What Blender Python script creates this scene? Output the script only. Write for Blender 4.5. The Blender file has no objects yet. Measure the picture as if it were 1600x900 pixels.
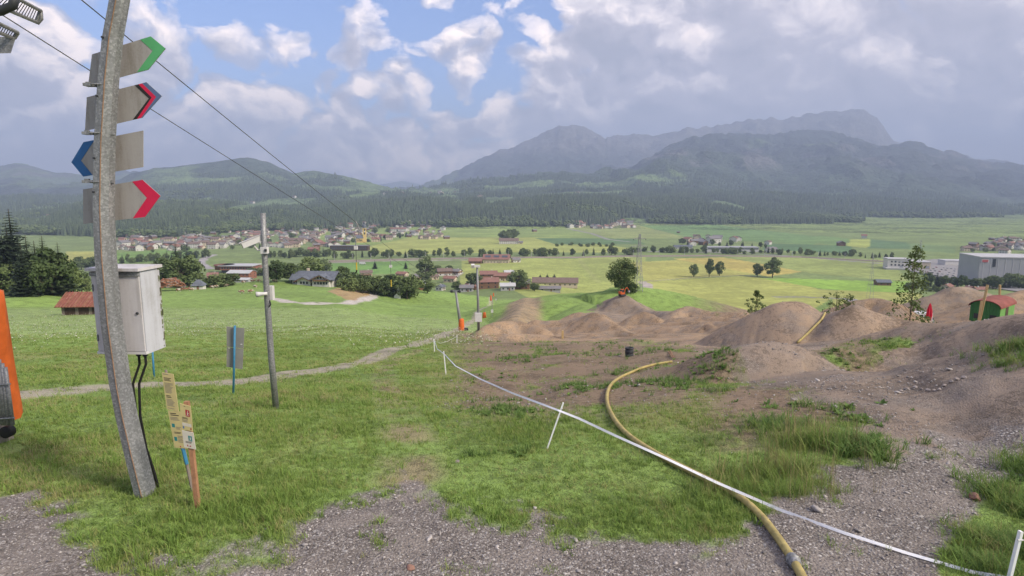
import bpy, math, random
import numpy as np
from mathutils import Vector, Matrix

# ------------------------------------------------------------------ camera, sky, sun, exposure
R = math.radians
scene = bpy.context.scene
COL = scene.collection
random.seed(7)
RNG = np.random.default_rng(11)
F = 960.0                     # focal length in photo pixels (1600 wide)
PITCH = R(8.6)
CAM_Z = 3.45
HAZE = 0.000145
cam_data = bpy.data.cameras.new('camera')
cam_data.sensor_width = 36.0
cam_data.lens = 36.0 * F / 1600.0
cam_data.clip_start = 0.05
cam_data.clip_end = 60000.0
cam = bpy.data.objects.new('camera', cam_data)
cam.location = (0, 0, CAM_Z)
cam.rotation_euler = (R(90) - PITCH, 0, 0)
COL.objects.link(cam)
scene.camera = cam
scene.render.engine = 'CYCLES'
cy = scene.cycles
cy.use_denoising = True
cy.max_bounces = 5
cy.diffuse_bounces = 2
cy.glossy_bounces = 2
cy.transmission_bounces = 3
cy.transparent_max_bounces = 8
cy.volume_bounces = 0
cy.caustics_reflective = False
cy.caustics_refractive = False
scene.view_settings.view_transform = 'Standard'
scene.view_settings.look = 'None'
scene.view_settings.gamma = 1.0
scene.view_settings.exposure = 1.62

SUN_EL, SUN_AZ = R(38), R(118)     # azimuth clockwise from the view direction
world = bpy.data.worlds.new('World')
scene.world = world
world.use_nodes = True


SKY_OFF = (2.2, 5.5, 7.9)


def build_world():
    nt = world.node_tree
    N, L = nt.nodes, nt.links
    N.clear()
    out = N.new('ShaderNodeOutputWorld')
    bg = N.new('ShaderNodeBackground')
    L.new(bg.outputs[0], out.inputs[0])
    sky = N.new('ShaderNodeTexSky')
    sky.sky_type = 'NISHITA'
    sky.sun_disc = False
    sky.sun_elevation = SUN_EL
    sky.sun_rotation = SUN_AZ
    sky.altitude = 700
    sky.air_density = 1.2
    sky.dust_density = 0.6
    sky.ozone_density = 2.0
    bg.inputs['Strength'].default_value = 0.1
    tc = N.new('ShaderNodeTexCoord')

    def math_(op, a, b=None, c=None, clamp=False):
        m = N.new('ShaderNodeMath'); m.operation = op; m.use_clamp = clamp
        for i, v in enumerate((a, b, c)):
            if v is None: continue
            if isinstance(v, (int, float)): m.inputs[i].default_value = v
            else: L.new(v, m.inputs[i])
        return m.outputs[0]

    def vmath(op, a, b):
        m = N.new('ShaderNodeVectorMath'); m.operation = op
        for i, v in enumerate((a, b)):
            if isinstance(v, tuple): m.inputs[i].default_value = v
            else: L.new(v, m.inputs[i])
        return m.outputs[0]

    def noise(vec, scale, detail, rough, lac=2.0, dist=0.0):
        n = N.new('ShaderNodeTexNoise'); n.inputs['Scale'].default_value = scale
        n.inputs['Detail'].default_value = detail; n.inputs['Roughness'].default_value = rough
        n.inputs['Lacunarity'].default_value = lac; n.inputs['Distortion'].default_value = dist
        L.new(vec, n.inputs['Vector'])
        return n.outputs['Fac']

    def ramp(fac, stops, interp='EASE'):
        r = N.new('ShaderNodeValToRGB'); r.color_ramp.interpolation = interp
        el = r.color_ramp.elements
        while len(el) < len(stops): el.new(0.5)
        for e, (p, c) in zip(el, stops):
            e.position = p; e.color = (c, c, c, 1) if isinstance(c, (int, float)) else (*c, 1)
        L.new(fac, r.inputs[0])
        return r.outputs[0]
    d = tc.outputs['Generated']
    sep = N.new('ShaderNodeSeparateXYZ'); L.new(d, sep.inputs[0])
    X, Y, Z = sep.outputs
    # cumulus: billowing cells and noise in view directions, heaps squashed in height
    base = vmath('MULTIPLY', d, (1.0, 1.0, 1.35))
    base = vmath('ADD', base, SKY_OFF)
    warp = N.new('ShaderNodeTexNoise'); warp.inputs['Scale'].default_value = 9.0; warp.inputs['Detail'].default_value = 5.0
    L.new(base, warp.inputs['Vector'])
    wv = vmath('SUBTRACT', warp.outputs['Color'], (0.5, 0.5, 0.5))
    wb = vmath('ADD', base, vmath('MULTIPLY', wv, (0.09, 0.09, 0.07)))

    def puff(vec, scale, detail):
        n = N.new('ShaderNodeTexNoise'); n.noise_type = 'RIDGED_MULTIFRACTAL'
        n.inputs['Scale'].default_value = scale; n.inputs['Detail'].default_value = detail
        n.inputs['Roughness'].default_value = 0.5; n.inputs['Lacunarity'].default_value = 2.15
        n.inputs['Offset'].default_value = 0.9; n.inputs['Gain'].default_value = 1.4
        L.new(vec, n.inputs['Vector'])
        return math_('SUBTRACT', 1.0, math_('MULTIPLY', n.outputs['Fac'], 0.62))
    big = noise(wb, 3.6, 2.5, 0.5)
    ragged = noise(wb, 16.0, 9.0, 0.6)

    def density(vec):
        return puff(vec, 6.5, 5.0)
    cell = density(wb)
    fine = math_('ADD', math_('MULTIPLY', cell, 0.62), math_('MULTIPLY', ragged, 0.30))
    den = math_('ADD', math_('MULTIPLY', big, 0.66), math_('MULTIPLY', fine, 0.62))
    # the weather: overcast towards the massif (east), broken cumulus elsewhere, more cloud low down
    east = ramp(math_('ADD', math_('MULTIPLY', X, 0.5), 0.5), [(0.0, 0.3), (0.36, 0.1), (0.49, 0.0), (0.58, 0.8), (0.68, 1.0), (1.0, 1.0)])
    low = ramp(Z, [(0.0, 1.0), (0.10, 1.0), (0.19, 0.72), (0.28, 0.22), (0.40, 0.12), (0.7, 0.3), (1.0, 0.3)])
    cov = math_('ADD', math_('MULTIPLY', east, 0.27), math_('MULTIPLY', low, 0.32))
    dd = math_('ADD', den, cov)
    alpha = ramp(dd, [(0.748, 0.0), (0.785, 0.62), (0.85, 1.0)])
    # self shading: compare with the density a little way towards the sun
    cell2 = density(vmath('ADD', wb, (0.022, -0.012, 0.040)))
    lit = math_('SUBTRACT', cell, cell2)
    litr = ramp(math_('ADD', math_('MULTIPLY', lit, 2.2), 0.5), [(0.10, 0.0), (0.5, 0.45), (0.9, 1.0)])
    rag2 = noise(vmath('ADD', wb, (0.010, -0.006, 0.018)), 16.0, 9.0, 0.6)
    litf = math_('MULTIPLY', math_('SUBTRACT', ragged, rag2), 2.2)
    big2 = noise(vmath('ADD', wb, (0.05, -0.03, 0.11)), 3.6, 2.5, 0.5)
    lit2 = ramp(math_('ADD', math_('MULTIPLY', math_('SUBTRACT', big, big2), 3.0), 0.5), [(0.15, 0.0), (0.85, 1.0)])
    thick = ramp(dd, [(0.80, 1.0), (1.25, 0.0)])
    shade = math_('ADD', math_('MULTIPLY', litr, 0.62), math_('MULTIPLY', thick, 0.26))
    shade = math_('ADD', math_('ADD', shade, litf), math_('MULTIPLY', lit2, 0.30))
    # under the eastern overcast the tones close up; towards the horizon too
    flat = math_('ADD', math_('MULTIPLY', east, 0.50), math_('MULTIPLY', ramp(Z, [(0.02, 1.0), (0.2, 0.0)]), 0.30))
    flat = math_('MINIMUM', flat, 0.6)
    shade = math_('ADD', math_('MULTIPLY', shade, math_('SUBTRACT', 1.0, flat)), math_('MULTIPLY', flat, 0.40), clamp=True)
    shade = math_('SUBTRACT', shade, math_('MULTIPLY', east, 0.08), clamp=True)
    ccol = N.new('ShaderNodeValToRGB')
    el = ccol.color_ramp.elements
    el[0].position = 0.0; el[0].color = (1.85, 1.83, 2.15, 1)
    el[1].position = 1.0; el[1].color = (8.0, 6.7, 5.9, 1)
    e = el.new(0.40); e.color = (2.75, 2.58, 2.88, 1)
    e = el.new(0.66); e.color = (4.6, 4.15, 4.15, 1)
    L.new(shade, ccol.inputs[0])
    mix = N.new('ShaderNodeMix'); mix.data_type = 'RGBA'
    L.new(alpha, mix.inputs['Factor'])
    gain = N.new('ShaderNodeMix'); gain.data_type = 'RGBA'; gain.blend_type = 'MULTIPLY'; gain.inputs['Factor'].default_value = 1.0
    L.new(sky.outputs[0], gain.inputs['A']); gain.inputs['B'].default_value = (0.44, 0.52, 0.72, 1)
    L.new(gain.outputs['Result'], mix.inputs['A']); L.new(ccol.outputs[0], mix.inputs['B'])
    L.new(mix.outputs['Result'], bg.inputs['Color'])


build_world()
sun_data = bpy.data.lights.new('sun', 'SUN')
sun_data.energy = 2.0
sun_data.angle = R(12)
sun_data.color = (1.0, 0.90, 0.75)
sun = bpy.data.objects.new('sun', sun_data)
_sd = Vector((math.sin(SUN_AZ) * math.cos(SUN_EL), math.cos(SUN_AZ) * math.cos(SUN_EL), math.sin(SUN_EL)))
sun.rotation_euler = _sd.to_track_quat('Z', 'Y').to_euler()
sun.location = (20, -10, 30)
COL.objects.link(sun)

# ------------------------------------------------------------------ numeric helpers
CP, SP = math.cos(PITCH), math.sin(PITCH)


def ray(px, py):
    """direction through a photo pixel, scaled to world y = 1 (relative to the camera)"""
    u, v = (px - 800) / F, -(py - 450) / F
    y = v * SP + CP
    return u / y, (v * CP - SP) / y


def at(px, py, d):
    a, b = ray(px, py)
    return Vector((a * d, d, CAM_Z + b * d))


def _hash(ix, iy, seed):
    h = (ix * 374761393 + iy * 668265263 + seed * 974634521) & 0xFFFFFFFF
    h = ((h ^ (h >> 13)) * 1274126177) & 0xFFFFFFFF
    return ((h ^ (h >> 16)) & 0xFFFF) / 65535.0


def vnoise(x, y, seed=0):
    x = np.asarray(x, float); y = np.asarray(y, float)
    fx, fy = np.floor(x), np.floor(y)
    ix, iy = fx.astype(np.int64), fy.astype(np.int64)
    tx, ty = x - fx, y - fy
    tx = tx * tx * tx * (tx * (tx * 6 - 15) + 10); ty = ty * ty * ty * (ty * (ty * 6 - 15) + 10)
    a = _hash(ix, iy, seed); b = _hash(ix + 1, iy, seed)
    c = _hash(ix, iy + 1, seed); e = _hash(ix + 1, iy + 1, seed)
    return (a * (1 - tx) + b * tx) * (1 - ty) + (c * (1 - tx) + e * tx) * ty - 0.5


def fbm(x, y, octs=4, seed=0, gain=0.5, ridged=False):
    s = 0; amp = 1.0; tot = 0
    for o in range(octs):
        n = vnoise(x * 2 ** o + o * 17.3, y * 2 ** o - o * 9.1, seed + o)
        if ridged: n = 0.5 - 2 * np.abs(n)
        s = s + n * amp; tot += amp; amp *= gain
    return s / tot


def sstep(a, b, x):
    t = np.clip((x - a) / (b - a), 0, 1)
    return t * t * (3 - 2 * t)


# ------------------------------------------------------------------ the terrain as a height function z(x, y)
_D = [0, 5, 7, 10, 16, 25, 40, 60, 90, 130, 160, 200, 280, 330, 430, 520, 720, 1300, 2000, 2600, 20000]
_PROF = {
    -0.30: [3.4, 3.45, 3.55, 3.95, 5.3, 7.3, 10, 13.6, 18.5, 24, 28, 32, 40.5, 53, 74, 80, 86, 98, 104, 106, 106],
    -0.16: [3.4, 3.45, 3.55, 3.95, 5.4, 7.3, 10, 14, 19.5, 26, 31, 37, 49, 57, 70, 78, 84, 98, 104, 106, 106],
    0.02: [3.4, 3.45, 3.55, 3.95, 5.4, 7.2, 9.8, 14.2, 20.5, 28, 33, 39.5, 51, 57, 67, 74, 82, 97, 104, 106, 106],
    0.12: [3.4, 3.45, 3.55, 3.9, 5.2, 6.9, 9.8, 14, 19, 24, 28, 36, 54, 62, 72, 79, 85, 97, 104, 106, 106],
    0.32: [3.4, 3.45, 3.55, 3.75, 4.9, 6.4, 9.4, 13.5, 19, 25, 31, 42, 60, 66, 74, 80, 86, 98, 104, 106, 106],
    0.60: [3.4, 3.45, 3.5, 3.65, 4.4, 6.0, 9.2, 13.4, 19, 26, 33, 44, 62, 68, 76, 82, 88, 98, 104, 106, 106],
}


def interp(x, pts):
    return np.interp(x, [p[0] for p in pts], [p[1] for p in pts])


def base_drop(x, y):
    d = np.maximum(y, 0.0)
    r = np.hypot(x, y)
    u = x / np.maximum(y, 0.35 * r + 1e-3)
    us = sorted(_PROF)
    vals = np.stack([np.interp(d, _D, _PROF[k]) for k in us])
    # smooth the break points of the profile a little
    vals = 0.5 * vals + 0.25 * np.stack([np.interp(d * 1.09, _D, _PROF[k]) for k in us]) + 0.25 * np.stack([np.interp(d * 0.91, _D, _PROF[k]) for k in us])
    f = np.interp(u, us, np.arange(len(us)))
    i = np.clip(np.floor(f).astype(int), 0, len(us) - 2); t = f - i
    t = t * t * (3 - 2 * t)
    flat = vals.reshape(len(us), -1); n = np.arange(flat.shape[1])
    return (flat[i.ravel(), n] * (1 - t.ravel()) + flat[i.ravel() + 1, n] * t.ravel()).reshape(d.shape)


# mounds: crest polylines given as (px, py, depth); surface falls away from the crest by "slope"
MOUNDS = [
    # (points, slope, rounding radius)
    ([(1040, 556, 36), (1080, 538, 34), (1130, 511, 32.5), (1180, 487, 31.5), (1215, 473, 31), (1255, 473, 30.5), (1292, 492, 30), (1318, 484, 29.5)], 0.66, 0.5),
    ([(1318, 484, 29.5), (1336, 476, 29), (1378, 491, 28.7), (1425, 502, 28), (1470, 505, 26)], 0.70, 0.5),
    ([(1450, 507, 24), (1500, 504, 23), (1548, 498, 21.5), (1600, 484, 20), (1700, 470, 18), (1900, 450, 16)], 0.55, 0.8),
    ([(1085, 606, 15.2), (1140, 561, 16), (1180, 539, 16.6), (1225, 528, 17), (1270, 534, 16.8), (1310, 560, 16.2), (1350, 590, 15.4), (1400, 607, 14.2), (1450, 612, 13.4)], 0.50, 0.5),
    ([(1720, 495, 14.5), (1620, 545, 13.6), (1575, 570, 13.0), (1530, 592, 12.6), (1480, 608, 12.8), (1440, 614, 13.2)], 0.42, 0.35),
    ([(1760, 520, 11), (1640, 620, 9.2), (1605, 690, 8.2), (1570, 760, 7.3), (1560, 830, 6.2)], 0.42, 0.25),
    # small earth heap on the grass patch inside the track
    ([(1285, 553, 21.5), (1315, 539, 21.8), (1340, 548, 21.6)], 0.55, 0.2),
    # jump line further down the slope
    ([(752, 512, 58), (775, 503, 60), (812, 502, 62), (850, 513, 60)], 0.8, 0.25),
    ([(929, 488, 67), (933, 490, 66), (985, 520, 60)], 0.65, 0.3),
    ([(930, 489, 67), (880, 500, 69), (838, 500, 70)], 0.6, 0.4),
    ([(760, 524, 52), (800, 521, 53), (870, 525, 53), (930, 531, 52), (1000, 541, 48)], 0.60, 0.25),
    ([(845, 506, 70), (885, 512, 67), (960, 516, 64), (1050, 509, 59), (1125, 506, 54), (1185, 497, 48)], 0.38, 0.9),
    ([(1000, 541, 48), (1050, 545, 44), (1090, 537, 38)], 0.40, 0.6),
    ([(985, 494, 80), (1008, 487, 80), (1030, 496, 78)], 0.85, 0.2),
    ([(960, 515, 62), (1000, 507, 63), (1060, 511, 60), (1120, 520, 54)], 0.6, 0.15),
    ([(1095, 512, 52), (1108, 505, 52), (1125, 515, 50)], 0.9, 0.1),
    ([(925, 521, 57), (965, 516, 58), (1010, 527, 55)], 0.6, 0.2),
    ([(1050, 489, 93), (1075, 478, 95), (1110, 486, 92), (1165, 488, 88)], 0.6, 0.3),
    ([(870, 500, 86), (905, 487, 86), (945, 492, 84)], 0.85, 0.15),
    ([(1050, 497, 74), (1110, 494, 72), (1160, 499, 68)], 0.75, 0.25),
    ([(1010, 506, 68), (1085, 502, 64), (1150, 503, 60), (1180, 500, 55)], 0.5, 0.5),
    # excavated heap with the digger, spoil bank behind the track
    ([(955, 466, 122), (972, 459, 120), (985, 467, 118)], 0.66, 0.8),
    ([(985, 467, 118), (1010, 484, 112), (1050, 486, 100), (1100, 489, 95), (1150, 490, 90)], 0.5, 0.5),
    ([(1335, 470, 62), (1370, 466, 62), (1395, 472, 60)], 0.6, 0.5),
    ([(1465, 460, 100), (1490, 448, 100), (1515, 449, 100), (1535, 456, 100)], 0.55, 1.0),
    ([(1560, 470, 84), (1600, 456, 86), (1680, 440, 88), (1900, 430, 90)], 0.5, 1.0),
    # dirt ramp going down towards the hamlet
    ([(806, 496, 108), (815, 480, 135), (822, 464, 170)], 0.55, 1.2),
    # grassy shoulder
    ([(985, 450, 160), (940, 455, 160), (900, 462, 165), (870, 470, 150)], 0.30, 12.0),
    # knoll in front of the chalet and the rise at the edge of the meadow
    ([(440, 446, 245), (400, 441, 250), (340, 446, 255), (250, 452, 255)], 0.16, 14.0),
    ([(60, 461, 150), (20, 465, 140), (-60, 470, 130)], 0.2, 5.0),
]


def _polydist(x, y, pts):
    best = np.full(x.shape, 1e9); zz = np.zeros(x.shape)
    for (a, b) in zip(pts[:-1], pts[1:]):
        ax, ay, az = a; bx, by, bz = b
        dx, dy = bx - ax, by - ay
        t = np.clip(((x - ax) * dx + (y - ay) * dy) / (dx * dx + dy * dy + 1e-9), 0, 1)
        dist = np.hypot(x - ax - t * dx, y - ay - t * dy)
        z = az + t * (bz - az)
        m = dist < best
        best = np.where(m, dist, best); zz = np.where(m, z, zz)
    return best, zz


CARVES = [(1445, 18.3, 1.5, 3.2, 2.2), (1380, 18.0, 0.7, 2.0, 1.8), (1500, 17.0, 0.6, 1.8, 1.7)]   # hollows: bearing, distance, depth, half widths


def catmull(pts, n=4):
    out = []
    for i in range(len(pts) - 1):
        p0, p1, p2, p3 = [np.array(q) for q in (pts[max(i - 1, 0)], pts[i], pts[i + 1], pts[min(i + 2, len(pts) - 1)])]
        for k in range(n):
            t = k / n
            out.append(tuple(0.5 * (2 * p1 + (p2 - p0) * t + (2 * p0 - 5 * p1 + 4 * p2 - p3) * t * t + (3 * p1 - p0 - 3 * p2 + p3) * t ** 3)))
    return out + [tuple(pts[-1])]


MW = [(catmull([tuple(at(*p)) for p in pts]), s, r) for pts, s, r in MOUNDS]

RIDGES = [   # name, crest (px, py), crest depth, front width, back width, noise amplitude (m), seed, front exponent
    ('forest', [(-900, 330), (0, 336), (100, 328), (180, 311), (300, 316), (420, 322), (480, 328), (560, 319), (650, 313), (730, 314), (800, 318), (860, 309), (940, 309), (1000, 318), (1060, 317), (1130, 322), (1200, 331), (1300, 338), (1400, 346), (1500, 354), (1560, 366), (1600, 376), (2500, 390)], 2750,
     [(-900, 1350), (300, 1250), (600, 850), (800, 740), (1100, 700), (1600, 620)], 900, 14, 3, 1.0),
    ('shelf', [(-900, 318), (300, 312), (700, 306), (900, 300), (1100, 303), (1300, 308), (1500, 322), (1700, 340), (2500, 350)], 3700, [(0, 900), (1600, 900)], 900, 18, 5, 1.0),
    ('left_hill', [(-900, 310), (0, 305), (150, 296), (200, 286), (235, 272), (262, 263), (310, 258), (360, 251), (400, 246), (430, 252), (468, 271), (500, 266), (560, 278), (600, 290), (650, 302), (720, 312), (2500, 320)], 4900, [(0, 1700), (1600, 1500)], 1500, 45, 8, 1.15),
    ('left_mountain', [(-900, 300), (-200, 290), (-60, 282), (0, 268), (30, 259), (50, 254), (70, 258), (110, 272), (140, 274), (190, 269), (215, 267), (250, 277), (330, 296), (450, 310), (2500, 318)], 7200, [(0, 2600), (1600, 2500)], 2500, 70, 12, 1.2),
    ('foothill', [(-900, 318), (560, 312), (640, 302), (720, 285), (800, 275), (880, 268), (960, 275), (1060, 285), (1200, 292), (1400, 300), (1550, 318), (2500, 335)], 5300, [(0, 1700), (1600, 1700)], 1600, 60, 15, 1.2),
    ('massif_front', [(-900, 330), (800, 318), (900, 300), (960, 280), (1000, 252), (1040, 224), (1080, 214), (1120, 211), (1180, 215), (1230, 211), (1280, 209), (1320, 218), (1360, 229), (1400, 224), (1440, 235), (1500, 254), (1560, 263), (1600, 267), (1750, 270), (2500, 300)], 6700, [(0, 2700), (1600, 2700)], 1800, 200, 21, 1.25),
    ('massif', [(-900, 330), (560, 312), (640, 302), (680, 290), (720, 266), (760, 243), (800, 233), (840, 210), (870, 197), (900, 197), (940, 214), (980, 210), (1010, 214), (1050, 203), (1100, 196), (1150, 186), (1200, 186), (1250, 178), (1290, 172), (1325, 172), (1345, 185), (1375, 222), (1430, 236), (1600, 262), (2500, 290)], 9800, [(0, 3600), (1600, 3600)], 2500, 300, 27, 1.3),
    ('far_range', [(-900, 315), (540, 300), (580, 292), (610, 287), (640, 283), (665, 290), (720, 292), (2500, 310)], 15500, [(0, 2500), (1600, 2500)], 2500, 120, 31, 1.2),
]
RIDGE_START = 1250.0


def H(x, y, detail=True):
    """ground height; x to the right, y ahead of the camera, metres"""
    x = np.asarray(x, float); y = np.asarray(y, float)
    shp = np.broadcast(x, y).shape
    x = np.broadcast_to(x, shp).ravel(); y = np.broadcast_to(y, shp).ravel()
    r = np.hypot(x, y)
    z = CAM_Z - base_drop(x, y)
    near = (r < 300)
    if near.any():
        xn, yn = x[near], y[near]; zn = z[near]
        wob = fbm(xn * 0.16, yn * 0.16, 3, 41) * 0.5 + fbm(xn * 0.9, yn * 0.9, 3, 47) * 0.10
        zn = zn + wob * np.clip(r[near] / 18, 0.25, 1.4) * np.clip((300 - r[near]) / 100, 0, 1)
        for pts, s, rad in MW:
            reach = 8 / s + 2 * rad + 5
            px_, py_ = [p[0] for p in pts], [p[1] for p in pts]
            w_ = np.nonzero((xn > min(px_) - reach) & (xn < max(px_) + reach) & (yn > min(py_) - reach) & (yn < max(py_) + reach))[0]
            if not len(w_): continue
            xw, yw, zw = xn[w_], yn[w_], zn[w_]
            dist, cz = _polydist(xw, yw, pts)
            dr = np.sqrt(dist * dist + rad * rad) - rad
            k = 0.20 + rad * 0.12
            rough = fbm(xw * 0.55, yw * 0.55, 3, 53) * 0.30 * min(1.0, rad + 0.3) + 0.10 * fbm(xw * 1.9, yw * 1.9, 2, 55)
            m = cz - s * dr + rough * np.clip(dist / 1.5, 0.1, 1)
            h = np.clip(0.5 + 0.5 * (m - zw) / k, 0, 1)
            zn[w_] = zw * (1 - h) + m * h
        for (cpx, cdd, dep, sx, sy) in CARVES:
            cx = (cpx - 800) / F / 0.985 * cdd
            zn = zn - dep * np.exp(-((xn - cx) / sx) ** 2 - ((yn - cdd) / sy) ** 2)
        if detail:
            fx = fbm(xn * 3.1, yn * 3.1, 3, 61)
            zn = zn + fx * 0.05 * np.clip(1 - r[near] / 60, 0, 1)
        z[near] = zn
    far = (r > RIDGE_START * 0.8)
    if far.any():
        xf, yf = x[far], y[far]; zf = z[far]
        u = xf / np.maximum(yf, 0.4 * r[far])
        d = np.where(yf > 0.4 * r[far], yf, r[far])
        pxv = 800 + F * u * 0.985
        for (nm, crest, dc, wf, wb, amp, seed, ex) in RIDGES:
            py = interp(pxv, crest)
            bb = ray(800, py)[1] if False else None
            v = -(py - 450) / F
            slope = (v * CP - SP) / (v * SP + CP)
            dcv = dc * (1 + 0.10 * fbm(u * 3.0 + 5, u * 0 + seed, 3, seed))
            zc = CAM_Z + slope * dcv + (fbm(u * 60, u * 0, 4, seed + 5, 0.6, True) * 0.22 * amp if amp > 60 else 0)
            w = interp(pxv, wf) * (1 + 0.25 * fbm(u * 9, u * 0 + 3, 2, seed + 1))
            s = (d - (dcv - w)) / w
            front = np.clip(s, 0, 1) ** ex
            front = front * (1.6 - 0.6 * front) if ex < 1.1 else front
            back = np.clip(1 - (d - dcv) / wb, 0, 1)
            shape = np.where(s < 1, front, back)
            sc = 1.0 / (dc * 0.05)
            nz = fbm(xf * sc, yf * sc, 5, seed + 2, 0.52, ridged=(amp > 30))
            inner = np.clip(np.minimum(s * 3, (1.05 - s) * 5), 0, 1)
            m = zf * 0 + (zf + (zc - zf) * shape) + nz * amp * inner * np.where(s > 0, 1, 0)
            zf = np.where((s > 0) & (shape > 0), np.maximum(zf, m), zf)
        z[far] = zf
    # behind the camera the hill simply goes on level
    return z.reshape(shp)


_T = np.concatenate([np.geomspace(2.0, 400, 900), np.geomspace(401, 16000, 800)])


def ground(px, py, dmin=0.0):
    """where the ray through a photo pixel meets the ground"""
    a, b = ray(px, py)
    t = _T[_T > dmin]
    g = H(a * t, t) - (CAM_Z + b * t)
    k = np.argmax(g > 0)
    if g[k] <= 0: k = len(t) - 1
    if k == 0: d = t[0]
    else:
        f = g[k - 1] / (g[k - 1] - g[k]); d = t[k - 1] + (t[k] - t[k - 1]) * f
    return Vector((a * d, d, float(H(np.array([a * d]), np.array([d]))[0])))


def hz(x, y):
    return float(H(np.array([x]), np.array([y]))[0])

# ------------------------------------------------------------------ materials
MATS = {}


class NT:
    """small wrapper for building a node material"""
    def __init__(s, name):
        m = bpy.data.materials.new(name); m.use_nodes = True
        s.m = m; s.N = m.node_tree.nodes; s.L = m.node_tree.links
        s.b = s.N['Principled BSDF']
        s.b.inputs['Specular IOR Level'].default_value = 0.25
        MATS[name] = m
        g = s.N.new('ShaderNodeNewGeometry'); s.pos = g.outputs['Position']
        s.obj = s.N.new('ShaderNodeTexCoord').outputs['Object']

    def link(s, v, sock):
        if isinstance(v, (int, float)): sock.default_value = v
        elif isinstance(v, (tuple, list)): sock.default_value = (*v, 1.0)[:len(sock.default_value)]
        else: s.L.new(v, sock)

    def noise(s, vec, scale, detail=4, rough=0.55, color=False):
        n = s.N.new('ShaderNodeTexNoise'); n.inputs['Scale'].default_value = scale
        n.inputs['Detail'].default_value = detail; n.inputs['Roughness'].default_value = rough
        s.L.new(vec, n.inputs['Vector'])
        return n.outputs['Color' if color else 'Fac']

    def voro(s, vec, scale, out='Color', feature='F1', rnd=1.0):
        n = s.N.new('ShaderNodeTexVoronoi'); n.inputs['Scale'].default_value = scale; n.feature = feature
        n.inputs['Randomness'].default_value = rnd
        s.L.new(vec, n.inputs['Vector'])
        return n.outputs[out]

    def attr(s, name, out='Color'):
        n = s.N.new('ShaderNodeAttribute'); n.attribute_name = name
        return n.outputs[out]

    def rnd(s):
        return s.N.new('ShaderNodeObjectInfo').outputs['Random']

    def ramp(s, fac, stops, interp='LINEAR'):
        r = s.N.new('ShaderNodeValToRGB'); r.color_ramp.interpolation = interp
        el = r.color_ramp.elements
        while len(el) < len(stops): el.new(0.5)
        for e, (p, c) in zip(el, stops):
            e.position = p; e.color = (c, c, c, 1) if isinstance(c, (int, float)) else (*c, 1)
        s.L.new(fac, r.inputs[0])
        return r.outputs[0]

    def mix(s, fac, a, b, mode='MIX'):
        n = s.N.new('ShaderNodeMix'); n.data_type = 'RGBA'; n.blend_type = mode
        s.link(fac, n.inputs[0]); s.link(a, n.inputs[6]); s.link(b, n.inputs[7])
        return n.outputs[2]

    def math(s, op, a, b=0.0, clamp=False):
        n = s.N.new('ShaderNodeMath'); n.operation = op; n.use_clamp = clamp
        s.link(a, n.inputs[0]); s.link(b, n.inputs[1])
        return n.outputs[0]

    def scale(s, vec, k):
        n = s.N.new('ShaderNodeVectorMath'); n.operation = 'MULTIPLY'
        s.L.new(vec, n.inputs[0]); n.inputs[1].default_value = k
        return n.outputs[0]

    def bump(s, h, strength=0.5, dist=0.02, prev=None):
        n = s.N.new('ShaderNodeBump'); n.inputs['Strength'].default_value = strength; n.inputs['Distance'].default_value = dist
        s.L.new(h, n.inputs['Height'])
        if prev: s.L.new(prev, n.inputs['Normal'])
        return n.outputs[0]

    def done(s, color, rough=0.8, normal=None, metal=0.0):
        s.link(color, s.b.inputs['Base Color']); s.link(rough, s.b.inputs['Roughness'])
        s.b.inputs['Metallic'].default_value = metal
        if normal is not None: s.L.new(normal, s.b.inputs['Normal'])
        return s.m


def simple(name, col, rough=0.7, var=0.25, sc=8.0, metal=0.0, bump=0.0, bsc=None, objvar=0.0):
    """plain material with uneven tone (dirt, grain) and optional fine relief"""
    t = NT(name)
    n = t.noise(t.pos, sc, 5, 0.6)
    k = t.ramp(n, [(0.25, 1 - var), (0.75, 1 + var * 0.6)])
    c = t.mix(1.0, tuple(col), k, 'MULTIPLY')
    if objvar:
        kk = t.ramp(t.rnd(), [(0.0, 1 - objvar), (1.0, 1 + objvar)])
        c = t.mix(1.0, c, kk, 'MULTIPLY')
    nor = None
    if bump: nor = t.bump(t.noise(t.pos, bsc or sc * 3, 4), bump, 0.01)
    return t.done(c, rough, nor, metal)


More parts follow.
